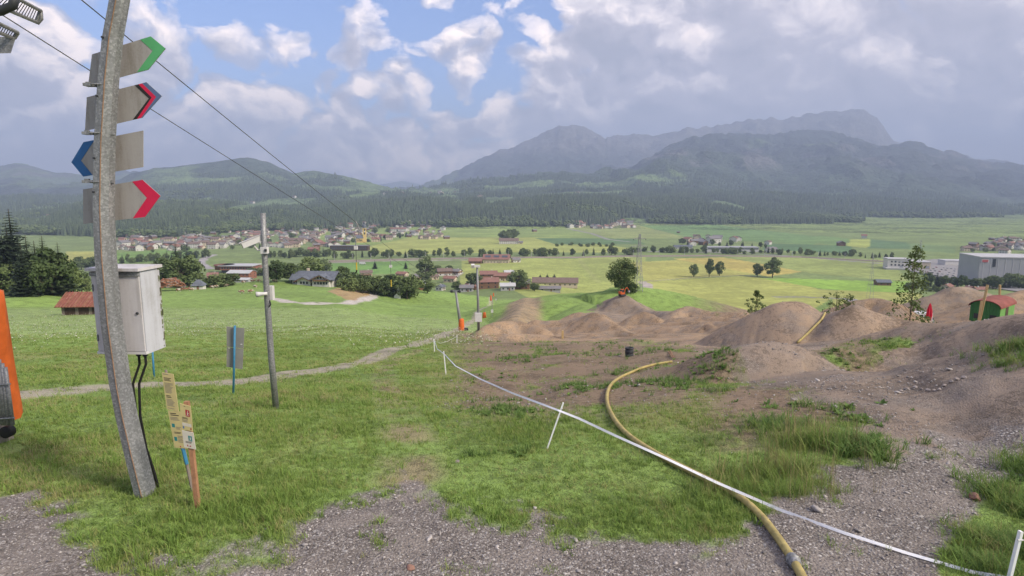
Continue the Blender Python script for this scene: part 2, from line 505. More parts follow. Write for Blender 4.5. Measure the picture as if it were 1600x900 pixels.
def mat_ground():
    t = NT('ground_soil_grass')
    cov = t.attr('cover'); msk = t.attr('mask')
    sp = t.N.new('ShaderNodeSeparateColor'); t.L.new(msk, sp.inputs[0])
    gravel, dirt, grass = sp.outputs
    n1 = t.noise(t.pos, 0.55, 5, 0.6); n2 = t.noise(t.pos, 7.0, 6, 0.65); n3 = t.noise(t.pos, 38.0, 3, 0.6)
    k = t.math('ADD', t.math('MULTIPLY', n1, 0.7), t.math('ADD', t.math('MULTIPLY', n2, 0.8), t.math('MULTIPLY', n3, 0.55)))
    k = t.ramp(k, [(0.62, 0.55), (1.0, 1.0), (1.38, 1.5)])
    r = t.N[k.node.name]; 
    base = t.mix(1.0, cov, k, 'MULTIPLY')
    # single stones: two sizes of cells with their own greys
    vc = t.voro(t.pos, 34.0, 'Color'); vd = t.voro(t.pos, 34.0, 'Distance')
    vc2 = t.voro(t.pos, 85.0, 'Color'); vd2 = t.voro(t.pos, 85.0, 'Distance')
    s1 = t.N.new('ShaderNodeSeparateColor'); t.L.new(vc, s1.inputs[0])
    s2 = t.N.new('ShaderNodeSeparateColor'); t.L.new(vc2, s2.inputs[0])
    stone = t.ramp(s1.outputs[0], [(0.0, (0.122, 0.105, 0.095)), (0.3, (0.189, 0.164, 0.150)), (0.6, (0.244, 0.214, 0.196)), (0.85, (0.311, 0.284, 0.262)), (1.0, (0.512, 0.485, 0.461))])
    stone2 = t.ramp(s2.outputs[0], [(0.0, (0.110, 0.095, 0.084)), (0.4, (0.183, 0.159, 0.143)), (0.8, (0.262, 0.233, 0.211)), (1.0, (0.464, 0.435, 0.410))])
    pick = t.ramp(s1.outputs[1], [(0.42, 0.0), (0.46, 1.0)])
    stones = t.mix(pick, stone2, stone)
    gap = t.ramp(t.mix(pick, vd2, vd), [(0.35, 1.0), (0.75, 0.62)])
    stones = t.mix(1.0, stones, gap, 'MULTIPLY')
    big = t.ramp(n1, [(0.3, 0.85), (0.7, 1.12)])
    stones = t.mix(1.0, stones, big, 'MULTIPLY')
    dust = t.ramp(t.noise(t.pos, 1.4, 5, 0.65), [(0.45, 0.0), (0.68, 0.75)])
    stones = t.mix(dust, stones, t.mix(1.0, (0.26, 0.228, 0.205), t.ramp(n3, [(0.3, 0.75), (0.7, 1.2)]), 'MULTIPLY'))
    loose = t.math('MULTIPLY', dirt, t.ramp(t.noise(t.pos, 0.9, 4, 0.6), [(0.45, 0.04), (0.62, 0.5)]))
    col = t.mix(t.math('MAXIMUM', gravel, loose), base, stones)
    h = t.math('ADD', t.math('MULTIPLY', t.math('SUBTRACT', 1.0, vd), 0.5), t.math('MULTIPLY', n2, 0.6))
    nor = t.bump(h, 0.8, 0.04)
    nor = t.bump(n3, 0.5, 0.02, nor)
    return t.done(col, 0.92, nor)


def mat_field():
    t = NT('valley_fields')
    cov = t.attr('cover')
    n1 = t.noise(t.pos, 0.012, 5, 0.6); n2 = t.noise(t.pos, 0.11, 5, 0.65); n3 = t.noise(t.scale(t.pos, (1.0, 0.25, 1.0)), 0.5, 3, 0.6)
    k = t.math('ADD', t.math('MULTIPLY', n1, 0.7), t.math('ADD', t.math('MULTIPLY', n2, 0.7), t.math('MULTIPLY', n3, 0.4)))
    k = t.ramp(k, [(0.55, 0.70), (0.9, 1.0), (1.25, 1.32)])
    return t.done(t.mix(1.0, cov, k, 'MULTIPLY'), 0.9)


def mat_hills():
    t = NT('hill_cover')
    cov = t.attr('cover')
    n1 = t.noise(t.pos, 0.006, 6, 0.65); n2 = t.noise(t.pos, 0.05, 4, 0.7)
    k = t.math('ADD', t.math('MULTIPLY', n1, 0.9), t.math('MULTIPLY', n2, 1.1))
    k = t.ramp(k, [(0.65, 0.50), (1.0, 1.0), (1.35, 1.7)])
    return t.done(t.mix(1.0, cov, k, 'MULTIPLY'), 0.95, t.bump(t.noise(t.pos, 0.009, 6, 0.62), 1.0, 60.0, t.bump(n2, 1.0, 14.0)))


mat_ground(); mat_field(); mat_hills()

# ------------------------------------------------------------------ land cover
def inpoly(x, y, poly):
    c = np.zeros(x.shape, bool)
    n = len(poly)
    for i in range(n):
        x1, y1 = poly[i][:2]; x2, y2 = poly[(i + 1) % n][:2]
        cond = ((y1 > y) != (y2 > y))
        xi = (x2 - x1) * (y - y1) / ((y2 - y1) if y2 != y1 else 1e-9) + x1
        c ^= cond & (x < xi)
    return c


GREEN = (0.160, 0.212, 0.072)
FIELDS = [   # photo corners, crop colour with the sunlit brightness painted in
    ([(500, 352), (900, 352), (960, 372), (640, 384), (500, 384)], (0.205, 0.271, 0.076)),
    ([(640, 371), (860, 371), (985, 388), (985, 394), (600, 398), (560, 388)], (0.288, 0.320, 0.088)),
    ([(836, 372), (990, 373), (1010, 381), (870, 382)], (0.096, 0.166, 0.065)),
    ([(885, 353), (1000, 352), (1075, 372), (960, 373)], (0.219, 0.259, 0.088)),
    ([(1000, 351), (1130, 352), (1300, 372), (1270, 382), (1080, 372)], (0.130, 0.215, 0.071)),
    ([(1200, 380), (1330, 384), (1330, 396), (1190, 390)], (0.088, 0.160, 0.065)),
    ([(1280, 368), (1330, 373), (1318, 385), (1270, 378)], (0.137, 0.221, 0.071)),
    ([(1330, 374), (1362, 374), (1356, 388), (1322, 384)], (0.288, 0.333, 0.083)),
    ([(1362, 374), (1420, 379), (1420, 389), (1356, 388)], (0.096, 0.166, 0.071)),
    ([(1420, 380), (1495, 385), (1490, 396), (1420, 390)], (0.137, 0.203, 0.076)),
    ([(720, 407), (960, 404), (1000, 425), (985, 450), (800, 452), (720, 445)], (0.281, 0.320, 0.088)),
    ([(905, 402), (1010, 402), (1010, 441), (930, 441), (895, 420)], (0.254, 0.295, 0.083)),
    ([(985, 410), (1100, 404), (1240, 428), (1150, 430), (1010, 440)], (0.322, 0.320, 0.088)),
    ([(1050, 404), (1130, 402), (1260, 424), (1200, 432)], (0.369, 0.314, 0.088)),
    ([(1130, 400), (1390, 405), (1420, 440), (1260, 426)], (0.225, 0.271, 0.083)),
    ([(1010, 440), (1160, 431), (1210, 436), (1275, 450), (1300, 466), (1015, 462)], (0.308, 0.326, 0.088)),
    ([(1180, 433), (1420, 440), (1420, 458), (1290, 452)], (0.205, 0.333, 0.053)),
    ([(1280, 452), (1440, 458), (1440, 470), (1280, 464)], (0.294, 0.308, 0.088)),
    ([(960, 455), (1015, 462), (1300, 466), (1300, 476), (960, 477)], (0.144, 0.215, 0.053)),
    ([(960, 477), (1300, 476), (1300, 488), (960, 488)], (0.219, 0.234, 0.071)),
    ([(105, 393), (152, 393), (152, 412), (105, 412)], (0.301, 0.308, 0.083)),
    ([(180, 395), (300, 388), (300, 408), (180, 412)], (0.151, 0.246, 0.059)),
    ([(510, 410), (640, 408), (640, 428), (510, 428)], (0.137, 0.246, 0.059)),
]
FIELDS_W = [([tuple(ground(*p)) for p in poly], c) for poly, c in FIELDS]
# tracks and roads: photo points, width in metres, albedo
ROADS = [
    ([(1002, 440), (1013, 445), (1022, 452), (1022, 461)], 7.0, (0.33, 0.29, 0.26)),
    ([(1002, 440), (1080, 434), (1160, 430), (1215, 436)], 3.2, (0.26, 0.25, 0.15)),
    ([(1215, 464), (1260, 464), (1330, 467), (1440, 473)], 6.0, (0.23, 0.22, 0.22)),
    ([(500, 411), (560, 409), (660, 407), (735, 406)], 9.0, (0.27, 0.24, 0.21)),
    ([(885, 357), (925, 365), (950, 374), (985, 378)], 7.0, (0.26, 0.25, 0.24)),
    ([(1015, 393), (1100, 394), (1220, 399), (1380, 412)], 8.0, (0.24, 0.23, 0.23)),
    ([(720, 426), (712, 432), (700, 440)], 5.0, (0.3, 0.28, 0.26)),
    ([(905, 405), (935, 441)], 4.5, (0.27, 0.3, 0.1)),
    ([(335, 398), (318, 404), (314, 412), (330, 420)], 8.0, (0.3, 0.28, 0.28)),
]
ROADS_W = [([tuple(ground(*p)) for p in pl], w, c) for pl, w, c in ROADS]
# narrow stony lift track down the meadow, and the drive to the chalet
TRACK = [tuple(ground(*p)) for p in [(-60, 622), (30, 617), (120, 610), (230, 604), (330, 600), (430, 590), (520, 574), (590, 556), (645, 540), (690, 524), (722, 512), (742, 496), (756, 481), (767, 464)]]
DRIVE = [tuple(ground(*p)) for p in [(420, 466), (450, 472), (490, 476), (540, 475), (570, 468), (585, 458), (560, 452)]]
BANK = [tuple(ground(*p)) for p in [(512, 456), (528, 450), (560, 450), (578, 455), (573, 462), (556, 469), (540, 468), (528, 462)]]
TRAIL = [tuple(ground(*p)) for p in [(640, 745), (640, 690), (620, 640), (600, 590), (612, 565), (650, 548)]]

GRAVEL_D = [(-400, 8.0), (0, 6.9), (50, 6.3), (100, 5.75), (125, 5.4), (250, 5.2), (350, 5.45), (425, 5.8), (500, 6.1), (550, 6.55), (600, 7.0), (625, 7.35), (675, 6.9), (700, 6.4), (750, 6.05), (800, 5.95), (900, 5.85), (1000, 5.7), (1130, 5.75), (1190, 6.3), (1240, 6.9), (1300, 7.5), (1380, 7.9), (1480, 8.4), (1700, 8.4), (2200, 8.0)]
CORNER_D = [(1490, 0), (1510, 5.0), (1525, 5.5), (1560, 6.3), (1600, 7.1), (1700, 7.8), (2200, 7.5)]
DIRT_LO = [(660, 99), (705, 66), (735, 54), (800, 47), (880, 44.5), (960, 43), (1020, 38), (1070, 30), (1105, 22), (1140, 16.8), (1180, 14.0), (1240, 11.8), (1300, 10.4), (1370, 8.6), (1440, 8.0), (1520, 7.9), (1570, 7.6), (1700, 7.9), (2200, 7.6)]
DIRT_HI = [(660, 60), (705, 67), (760, 74), (820, 84), (880, 96), (925, 118), (950, 133), (1000, 130), (1030, 114), (1100, 100), (1180, 94), (1300, 92), (1400, 112), (1700, 115), (2200, 100)]


INNER = [tuple(ground(*p)) for p in [(1275, 548), (1305, 537), (1345, 531), (1425, 522), (1440, 530), (1395, 553), (1360, 575), (1338, 583), (1312, 574), (1300, 560)]]


def px_of(x, y):
    """photo column of a world direction (bearing), used to lay out areas by bearing and distance"""
    return 800 + F * x / np.maximum(y, 1e-3) * 0.985


def masks(x, y):
    """gravel, dirt, scrub (bare soil between weeds) weights of the near ground"""
    px = px_of(x, y); d = y
    wob = 1 + 0.22 * fbm(x * 0.9, y * 0.9, 4, 71) + 0.20 * fbm(x * 3.3, y * 3.3, 4, 75)
    dw = d * wob
    g = 1 - sstep(-0.25, 0.35, dw - interp(px, GRAVEL_D))
    g = g * sstep(-0.2, 0.25, dw - interp(px, CORNER_D))
    lo = interp(px, DIRT_LO); hi = interp(px, DIRT_HI)
    di = sstep(-0.05, 0.06, dw / lo - 1) * (1 - sstep(-0.04, 0.05, dw / hi - 1))
    # dirt ramp towards the hamlet and worn trail
    dist, _ = _polydist(x, y, MW[26][0])
    di = np.maximum(di, (1 - sstep(2.5, 5.5, dist + 2 * fbm(x * 0.2, y * 0.2, 2, 5))) * 0.9)
    # grass patch inside the track, tufts on the heap
    fx, fy = x + 0.9 * fbm(x * 0.6, y * 0.6, 3, 19), y + 1.2 * fbm(x * 0.6 + 7, y * 0.6, 3, 21)
    patch = inpoly(fx, fy, INNER)
    di = di * (1 - patch * 0.95)
    sc = sstep(640, 760, px) * (1 - sstep(1120, 1260, px)) * sstep(9.5, 14, dw) * (1 - sstep(-0.05, 0.1, d / lo - 1))
    sc = np.maximum(sc, sstep(1060, 1160, px) * (1 - sstep(1350, 1420, px)) * sstep(8.3, 9.8, dw) * (1 - di))
    sn = fbm(x * 0.55 + 9, y * 0.55, 4, 83) + 0.45 * fbm(x * 2.2, y * 2.2, 3, 85)
    sc = sc * sstep(-0.12, 0.12, sn + 0.26)
    return g, di, sc


def cover(x, y, z):
    n = x.shape
    col = np.empty(n + (3,)); col[:] = GREEN
    d = np.hypot(x, y); px = px_of(x, y)
    msk = np.zeros(n + (3,))
    near = (d < 340) & (y > 0)
    if near.any():
        xn, yn = x[near], y[near]
        c = np.empty(xn.shape + (3,)); c[:] = (0.150, 0.222, 0.056)
        # meadow: broad paler and darker bands along the slope, flowering part further down
        m = fbm(xn * 0.06, yn * 0.06, 4, 91)[:, None]
        c = c * (1 + 0.5 * m)
        fl = sstep(42, 60, yn) * (1 - sstep(118, 135, yn)) * (px_of(xn, yn) < 760)
        c = c * (1 - 0.55 * fl[:, None]) + np.array((0.20, 0.25, 0.105)) * 0.55 * fl[:, None]
        g, di, sc = masks(xn, yn)
        dry = sstep(0.02, 0.3, fbm(xn * 0.35, yn * 0.35, 4, 93) + 0.08 * (yn < 11))[:, None] * 0.55 * (yn < 40)[:, None]
        c = c * (1 - dry) + np.array((0.19, 0.185, 0.075)) * dry
        soil = np.array((0.165, 0.115, 0.085))
        c = c * (1 - sc[:, None] * 0.92) + soil * sc[:, None] * 0.92
        dm = sstep(12, 48, yn)[:, None]
        dirtc = np.array((0.176, 0.138, 0.108)) * (1 - dm) + np.array((0.240, 0.168, 0.106)) * dm
        spoil = (sstep(88, 100, yn) * sstep(900, 930, px_of(xn, yn)))[:, None]
        dirtc = dirtc * (1 - 0.45 * spoil) + np.array((0.16, 0.14, 0.12)) * 0.45 * spoil
        dirtc = dirtc * (1 + 0.55 * fbm(xn * 0.3, yn * 0.3, 4, 97)[:, None] + 0.35 * fbm(xn * 1.6, yn * 1.6, 4, 98)[:, None])
        c = c * (1 - di[:, None]) + dirtc * di[:, None]
        c = c * (1 - g[:, None]) + np.array((0.20, 0.18, 0.17)) * g[:, None]
        tr, _ = _polydist(xn, yn, TRACK)
        tw = 0.55 + 0.5 * fbm(xn * 0.7, yn * 0.7, 3, 99)
        k = ((1 - sstep(tw, tw + 0.35, tr)) * 0.85)[:, None]
        c = c * (1 - k) + np.array((0.26, 0.225, 0.19)) * k
        tr, _ = _polydist(xn, yn, DRIVE)
        k = (1 - sstep(1.4, 2.2, tr))[:, None]
        c = c * (1 - k) + np.array((0.36, 0.33, 0.30)) * k
        tr, _ = _polydist(xn, yn, TRAIL)
        k = ((1 - sstep(0.15, 0.7, tr)) * sstep(-0.25, 0.25, fbm(xn * 0.9, yn * 0.9, 3, 101)) * 0.8)[:, None]
        c = c * (1 - k) + np.array((0.20, 0.15, 0.10)) * k
        # bare earth bank by the chalet
        k = inpoly(xn + 3 * fbm(xn * 0.1, yn * 0.1, 2, 3), yn, BANK)[:, None] * 0.9
        c = c * (1 - k) + np.array((0.28, 0.19, 0.10)) * k
        col[near] = c
        msk[near, 0] = g; msk[near, 1] = di; msk[near, 2] = np.clip(1 - g - di - sc * 0.75, 0, 1)
    mid = (d >= 200) & (d < 2600) & (y > 0)
    if mid.any():
        xm, ym = x[mid], y[mid]; c = col[mid]
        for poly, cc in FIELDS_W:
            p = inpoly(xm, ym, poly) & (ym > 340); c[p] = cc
        for pl, w, cc in ROADS_W:
            dist, _ = _polydist(xm, ym, pl); c[(dist < w * 0.5 + 0.0012 * ym)] = cc
        col[mid] = c
    far = d > RIDGE_START
    if far.any():
        xf, yf, zf = x[far], y[far], z[far]; c = col[far]; pf = px[far]
        fz = CAM_Z - base_drop(xf, yf)
        up = zf - fz
        wood = forestness(xf, yf, zf)
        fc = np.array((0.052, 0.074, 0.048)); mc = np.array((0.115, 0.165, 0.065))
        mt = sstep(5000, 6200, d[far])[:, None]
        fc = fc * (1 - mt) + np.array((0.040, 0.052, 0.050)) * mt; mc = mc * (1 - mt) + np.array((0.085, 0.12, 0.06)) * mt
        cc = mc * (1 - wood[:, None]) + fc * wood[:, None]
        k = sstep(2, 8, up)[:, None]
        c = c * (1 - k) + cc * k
        # bare rock high on the massif, the quarry on the left mountain
        rk = sstep(430, 760, zf + 260 * fbm(xf / 700, yf / 700, 5, 111)) * (pf > 640) * sstep(7600, 8000, d[far])
        rk = np.maximum(rk, 0.85 * sstep(0.05, 0.15, fbm(xf / 220, zf / 90, 4, 115)) * sstep(150, 300, zf) * (d[far] > 5200) * (pf > 950) * (1 - sstep(430, 520, zf)))
        rk = np.maximum(rk, sstep(0.16, 0.24, fbm(xf / 260, zf / 110, 3, 117)) * (d[far] > 5200) * (pf < 330) * 0.8)
        c = c * (1 - rk[:, None]) + np.array((0.115, 0.112, 0.112)) * rk[:, None]
        col[far] = c
    return col, msk


MEADOWS = [  # clearings in the woods on the hills: photo outlines
    [(340, 331), (395, 318), (440, 315), (475, 313), (490, 318), (430, 324), (380, 334)],
    [(430, 316), (485, 309), (500, 314), (445, 322)],
    [(755, 317), (760, 309), (805, 308), (800, 318), (770, 322)],
    [(1102, 321), (1118, 312), (1165, 324), (1163, 333), (1145, 326)],
    [(545, 306), (590, 299), (600, 306), (550, 312)],
    [(220, 317), (260, 312), (262, 318)], [(270, 312), (330, 308), (332, 315), (280, 318)],
    [(38, 347), (70, 335), (88, 338), (60, 352)],
    [(960, 352), (975, 340), (1005, 342), (1020, 352)],
    [(1390, 360), (1420, 366), (1500, 385), (1480, 392), (1400, 375)],
    [(1500, 358), (1540, 368), (1560, 378), (1530, 378)],
    [(830, 303), (960, 298), (1000, 301), (940, 306), (860, 307)],
    [(700, 318), (716, 312), (730, 318), (716, 322)],
]
MEADOWS_W = None


def forestness(x, y, z):
    global MEADOWS_W
    if MEADOWS_W is None:
        MEADOWS_W = [[tuple(ground(p[0], p[1], 1300)) for p in m] for m in MEADOWS]
    px = px_of(x, y); d = np.hypot(x, y)
    n = fbm(x / 420, y / 420, 4, 121); n2 = fbm(x / 900 + 4, y / 900, 4, 123)
    w = np.ones(x.shape)
    far_left = (d > 3300) & (px < 720)
    w = np.where(far_left, sstep(-0.10, 0.02, n2 + 0.5 * n - 0.03), w)
    shelf = (d > 3200) & (d < 4600) & (px >= 720)
    w = np.where(shelf, sstep(-0.16, -0.08, n2 + 0.5 * n), w)
    right = (d >= 4600) & (px >= 720)
    w = np.where(right, sstep(-0.34, -0.28, n2 + 0.4 * n), w)
    for m in MEADOWS_W:
        w = np.where(inpoly(x, y, m), 0.0, w)
    return w


# ------------------------------------------------------------------ terrain sheets (one height function, split by distance)
def link(o, parent=None):
    COL.objects.link(o)
    if parent is not None: o.parent = parent
    return o


def polar_sheet(name, radii, angs, mat, label, closed):
    A, Rr = np.meshgrid(angs, radii)
    x = (Rr * np.sin(A)).ravel(); y = (Rr * np.cos(A)).ravel()
    z = H(x, y)
    nr, na = len(radii), len(angs)
    i = np.arange(nr - 1)[:, None] * na + np.arange(na - 1)[None, :]
    q = np.stack([i, i + na, i + na + 1, i + 1], -1).reshape(-1, 4)[:, ::-1]
    if closed:
        i = np.arange(nr - 1) * na
        q2 = np.stack([i + na - 1, i + 2 * na - 1, i + na, i], -1)[:, ::-1]
        q = np.concatenate([q, q2])
    me = bpy.data.meshes.new(name)
    me.vertices.add(len(x)); me.vertices.foreach_set('co', np.stack([x, y, z], -1).ravel())
    me.loops.add(q.size); me.loops.foreach_set('vertex_index', q.ravel().astype(np.int32))
    me.polygons.add(len(q)); me.polygons.foreach_set('loop_start', np.arange(0, q.size, 4, dtype=np.int32))
    me.polygons.foreach_set('loop_total', np.full(len(q), 4, np.int32))
    me.update(); me.validate()
    me.polygons.foreach_set('use_smooth', np.ones(len(q), bool))
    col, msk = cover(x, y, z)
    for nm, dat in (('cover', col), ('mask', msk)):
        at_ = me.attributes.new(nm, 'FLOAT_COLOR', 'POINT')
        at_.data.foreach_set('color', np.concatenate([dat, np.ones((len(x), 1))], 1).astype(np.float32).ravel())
    me.materials.append(MATS[mat])
    o = bpy.data.objects.new(name, me); link(o)
    o['kind'] = 'structure'; o['label'] = label
    SHEETS.append((radii, angs, z.reshape(nr, na)))
    return o


SHEETS = []
_fine = np.radians(np.linspace(-47, 47, 520))
_coarse = np.radians(np.arange(52, 309, 6.0))
ANG = np.concatenate([_fine, _coarse])
r0 = np.concatenate([[0.05, 0.8], np.geomspace(2.0, 120, 430), np.geomspace(121.5, 340, 70)])
polar_sheet('ground', r0, ANG, 'ground_soil_grass', 'grassy slope with gravel verge and bare earth bike track', True)
polar_sheet('valley_floor', np.geomspace(340, 1900, 230), ANG, 'valley_fields', 'flat valley floor of green and yellow fields', True)
polar_sheet('hills', np.geomspace(1900, 5000, 150), ANG, 'hill_cover', 'wooded ridge and hills beyond the valley', True)
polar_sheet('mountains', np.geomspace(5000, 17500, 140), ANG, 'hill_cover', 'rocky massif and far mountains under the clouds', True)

# ------------------------------------------------------------------ mesh builder and scene helpers
class MB:
    """collects pieces of geometry; build() links them as ONE mesh object"""
    def __init__(s):
        s.v = []; s.f = []; s.mi = []; s.cur = 0; s.sm = []; s.smooth = False

    def m(s, i): s.cur = i; return s

    def add(s, vs, fs):
        o = len(s.v); s.v += [tuple(p) for p in vs]
        for f in fs:
            s.f.append(tuple(i + o for i in f)); s.mi.append(s.cur); s.sm.append(s.smooth)
        return s

    def box(s, c, size, rot=None, taper=1.0):
        hx, hy, hz_ = size[0] / 2, size[1] / 2, size[2] / 2
        vs = [Vector((x * hx * (taper if z > 0 else 1), y * hy * (taper if z > 0 else 1), z * hz_)) for x in (-1, 1) for y in (-1, 1) for z in (-1, 1)]
        if rot is not None: vs = [rot @ v for v in vs]
        c = Vector(c)
        return s.add([v + c for v in vs], [(0, 1, 3, 2), (4, 6, 7, 5), (0, 4, 5, 1), (2, 3, 7, 6), (0, 2, 6, 4), (1, 5, 7, 3)])

    def prism(s, poly, z0, z1, mat=None):
        """poly in the local xz plane (x, z), extruded along y from z0 to z1; mat maps to place"""
        n = len(poly)
        vs = [Vector((p[0], z0, p[1])) for p in poly] + [Vector((p[0], z1, p[1])) for p in poly]
        if mat is not None: vs = [mat @ v for v in vs]
        fs = [tuple(range(n)), tuple(range(2 * n - 1, n - 1, -1))] + [(i, n + i, n + (i + 1) % n, (i + 1) % n) for i in range(n)]
        return s.add(vs, [f[::-1] for f in fs])

    def tube(s, pts, rad, sides=8, cap=True, rads=None, flat=1.0):
        pts = [Vector(p) for p in pts]; n = len(pts); vs = []
        up = Vector((0, 0, 1))
        prev = None
        for i, p in enumerate(pts):
            t = (pts[min(i + 1, n - 1)] - pts[max(i - 1, 0)]).normalized()
            if prev is None:
                a = t.cross(up)
                if a.length < 1e-3: a = t.cross(Vector((1, 0, 0)))
                a.normalize()
            else:
                a = prev - t * prev.dot(t); a.normalize()
            prev = a; b = a.cross(t)
            r = rads[i] if rads else rad
            for k in range(sides):
                w = 2 * math.pi * k / sides
                vs.append(p + a * math.cos(w) * r + b * math.sin(w) * r * flat)
        fs = []
        for i in range(n - 1):
            for k in range(sides):
                k2 = (k + 1) % sides
                fs.append((i * sides + k, i * sides + k2, (i + 1) * sides + k2, (i + 1) * sides + k))
        if cap: fs += [tuple(range(sides))[::-1], tuple(range((n - 1) * sides, n * sides))]
        o = s.smooth; s.smooth = sides > 6; s.add(vs, fs); s.smooth = o
        return s

    def lathe(s, prof, sides=16, c=(0, 0, 0)):
        c = Vector(c); vs = []; n = len(prof)
        for r, z in prof:
            for k in range(sides):
                w = 2 * math.pi * k / sides
                vs.append(c + Vector((r * math.cos(w), r * math.sin(w), z)))
        fs = [(i * sides + k, i * sides + (k + 1) % sides, (i + 1) * sides + (k + 1) % sides, (i + 1) * sides + k) for i in range(n - 1) for k in range(sides)]
        fs += [tuple(range(sides))[::-1], tuple(range((n - 1) * sides, n * sides))]
        o = s.smooth; s.smooth = True; s.add(vs, fs); s.smooth = o
        return s

    def ribbon(s, pts, half, thick=0.002):
        """a flat band standing on edge along pts"""
        pts = [Vector(p) for p in pts]; n = len(pts); vs = []
        for i, p in enumerate(pts):
            t = (pts[min(i + 1, n - 1)] - pts[max(i - 1, 0)]).normalized()
            side = t.cross(Vector((0, 0, 1))).normalized(); up = side.cross(t).normalized()
            tw = -0.75 + 0.3 * math.sin(i * 0.35)
            a = up * math.cos(tw) + side * math.sin(tw); b = a.cross(t)
            vs += [p + a * half + b * thick, p + a * half - b * thick, p - a * half - b * thick, p - a * half + b * thick]
        fs = []
        for i in range(n - 1):
            for k in range(4): fs.append((i * 4 + k, i * 4 + (k + 1) % 4, i * 4 + 4 + (k + 1) % 4, i * 4 + 4 + k))
        return s.add(vs, fs)

    def mesh(s, name, mats):
        me = bpy.data.meshes.new(name)
        me.from_pydata(s.v, [], s.f)
        for m in (mats if isinstance(mats, (list, tuple)) else [mats]): me.materials.append(MATS[m])
        if any(s.mi): me.polygons.foreach_set('material_index', s.mi)
        if any(s.sm): me.polygons.foreach_set('use_smooth', s.sm)
        me.update()
        return me

    def build(s, name, mats, parent=None):
        o = bpy.data.objects.new(name, s.mesh(name, mats))
        return link(o, parent)


def tag(o, label=None, cat=None, group=None, kind=None):
    if label: o['label'] = label
    if cat: o['category'] = cat
    if group: o['group'] = group
    if kind: o['kind'] = kind
    return o


def thing(name, label, cat, loc=(0, 0, 0), rz=0.0, group=None, scale=1.0):
    o = bpy.data.objects.new(name, None); o.empty_display_size = 0.3
    o.location = loc; o.rotation_euler = (0, 0, rz); o.scale = (scale,) * 3
    link(o); return tag(o, label, cat, group)


def copy_tree(o, parent=None):
    c = o.copy(); COL.objects.link(c)
    if parent is not None: c.parent = parent
    for ch in list(o.children): copy_tree(ch, c)
    return c


def rotz(a): return Matrix.Rotation(a, 3, 'Z')


def m_per_px(p): return p.y / F


# ------------------------------------------------------------------ scatter: one stuff object, instances of templates kept in its own mesh
def scatter_group():
    g = bpy.data.node_groups.new('scatter_pieces', 'GeometryNodeTree')
    g.interface.new_socket('Geometry', in_out='INPUT', socket_type='NodeSocketGeometry')
    g.interface.new_socket('Geometry', in_out='OUTPUT', socket_type='NodeSocketGeometry')
    N, L = g.nodes, g.links
    gi = N.new('NodeGroupInput'); go = N.new('NodeGroupOutput')

    def na(name, typ):
        n = N.new('GeometryNodeInputNamedAttribute'); n.data_type = typ; n.inputs['Name'].default_value = name
        return [o for o in n.outputs if o.enabled][0]
    sep = N.new('GeometryNodeSeparateGeometry'); sep.domain = 'POINT'
    cmp_ = N.new('FunctionNodeCompare'); cmp_.data_type = 'INT'; cmp_.operation = 'GREATER_EQUAL'
    ci = [i for i in cmp_.inputs if i.enabled]
    L.new(na('tid', 'INT'), ci[0]); ci[1].default_value = 0
    L.new(gi.outputs[0], sep.inputs['Geometry']); L.new(cmp_.outputs[0], sep.inputs['Selection'])
    spl = N.new('GeometryNodeSplitToInstances'); spl.domain = 'POINT'
    L.new(sep.outputs['Selection'], spl.inputs['Geometry']); L.new(na('tid', 'INT'), spl.inputs['Group ID'])
    iop = N.new('GeometryNodeInstanceOnPoints')
    L.new(sep.outputs['Inverted'], iop.inputs['Points']); L.new(spl.outputs['Instances'], iop.inputs['Instance'])
    iop.inputs['Pick Instance'].default_value = True
    L.new(na('pick', 'INT'), iop.inputs['Instance Index'])
    e2r = N.new('FunctionNodeEulerToRotation'); L.new(na('rot', 'FLOAT_VECTOR'), e2r.inputs[0])
    L.new(e2r.outputs[0], iop.inputs['Rotation']); L.new(na('scl', 'FLOAT_VECTOR'), iop.inputs['Scale'])
    L.new(iop.outputs[0], go.inputs[0])
    return g


SCAT = scatter_group()


def scatter(name, label, templates, mats, pts, rot, scl, pick):
    """templates: list of MB; pts (n,3); rot (n,3); scl (n,3); pick (n,)"""
    v = []; f = []; mi = []; tid = []
    for k, t in enumerate(templates):
        o = len(v); v += t.v; f += [tuple(i + o for i in q) for q in t.f]; mi += t.mi; tid += [k] * len(t.v)
    nt_, n = len(v), len(pts)
    me = bpy.data.meshes.new(name)
    allv = np.concatenate([np.array(v, float), np.asarray(pts, float)])
    me.vertices.add(len(allv)); me.vertices.foreach_set('co', allv.ravel())
    lp = np.array([i for q in f for i in q], np.int32); tot = np.array([len(q) for q in f], np.int32)
    me.loops.add(len(lp)); me.loops.foreach_set('vertex_index', lp)
    me.polygons.add(len(f)); me.polygons.foreach_set('loop_start', np.concatenate([[0], np.cumsum(tot)[:-1]]).astype(np.int32)); me.polygons.foreach_set('loop_total', tot)
    me.polygons.foreach_set('material_index', np.array(mi, np.int32))
    for m in mats: me.materials.append(MATS[m])

    def put(nm, typ, key, head, tail):
        a = me.attributes.new(nm, typ, 'POINT'); a.data.foreach_set(key, np.concatenate([head, tail]).ravel())
    put('tid', 'INT', 'value', np.array(tid, np.int32), np.full(n, -1, np.int32))
    put('pick', 'INT', 'value', np.zeros(nt_, np.int32), np.asarray(pick, np.int32))
    put('rot', 'FLOAT_VECTOR', 'vector', np.zeros((nt_, 3), np.float32), np.asarray(rot, np.float32))
    put('scl', 'FLOAT_VECTOR', 'vector', np.ones((nt_, 3), np.float32), np.asarray(scl, np.float32))
    me.update()
    o = bpy.data.objects.new(name, me); link(o)
    md = o.modifiers.new('scatter', 'NODES'); md.node_group = SCAT
    return tag(o, label, kind='stuff')


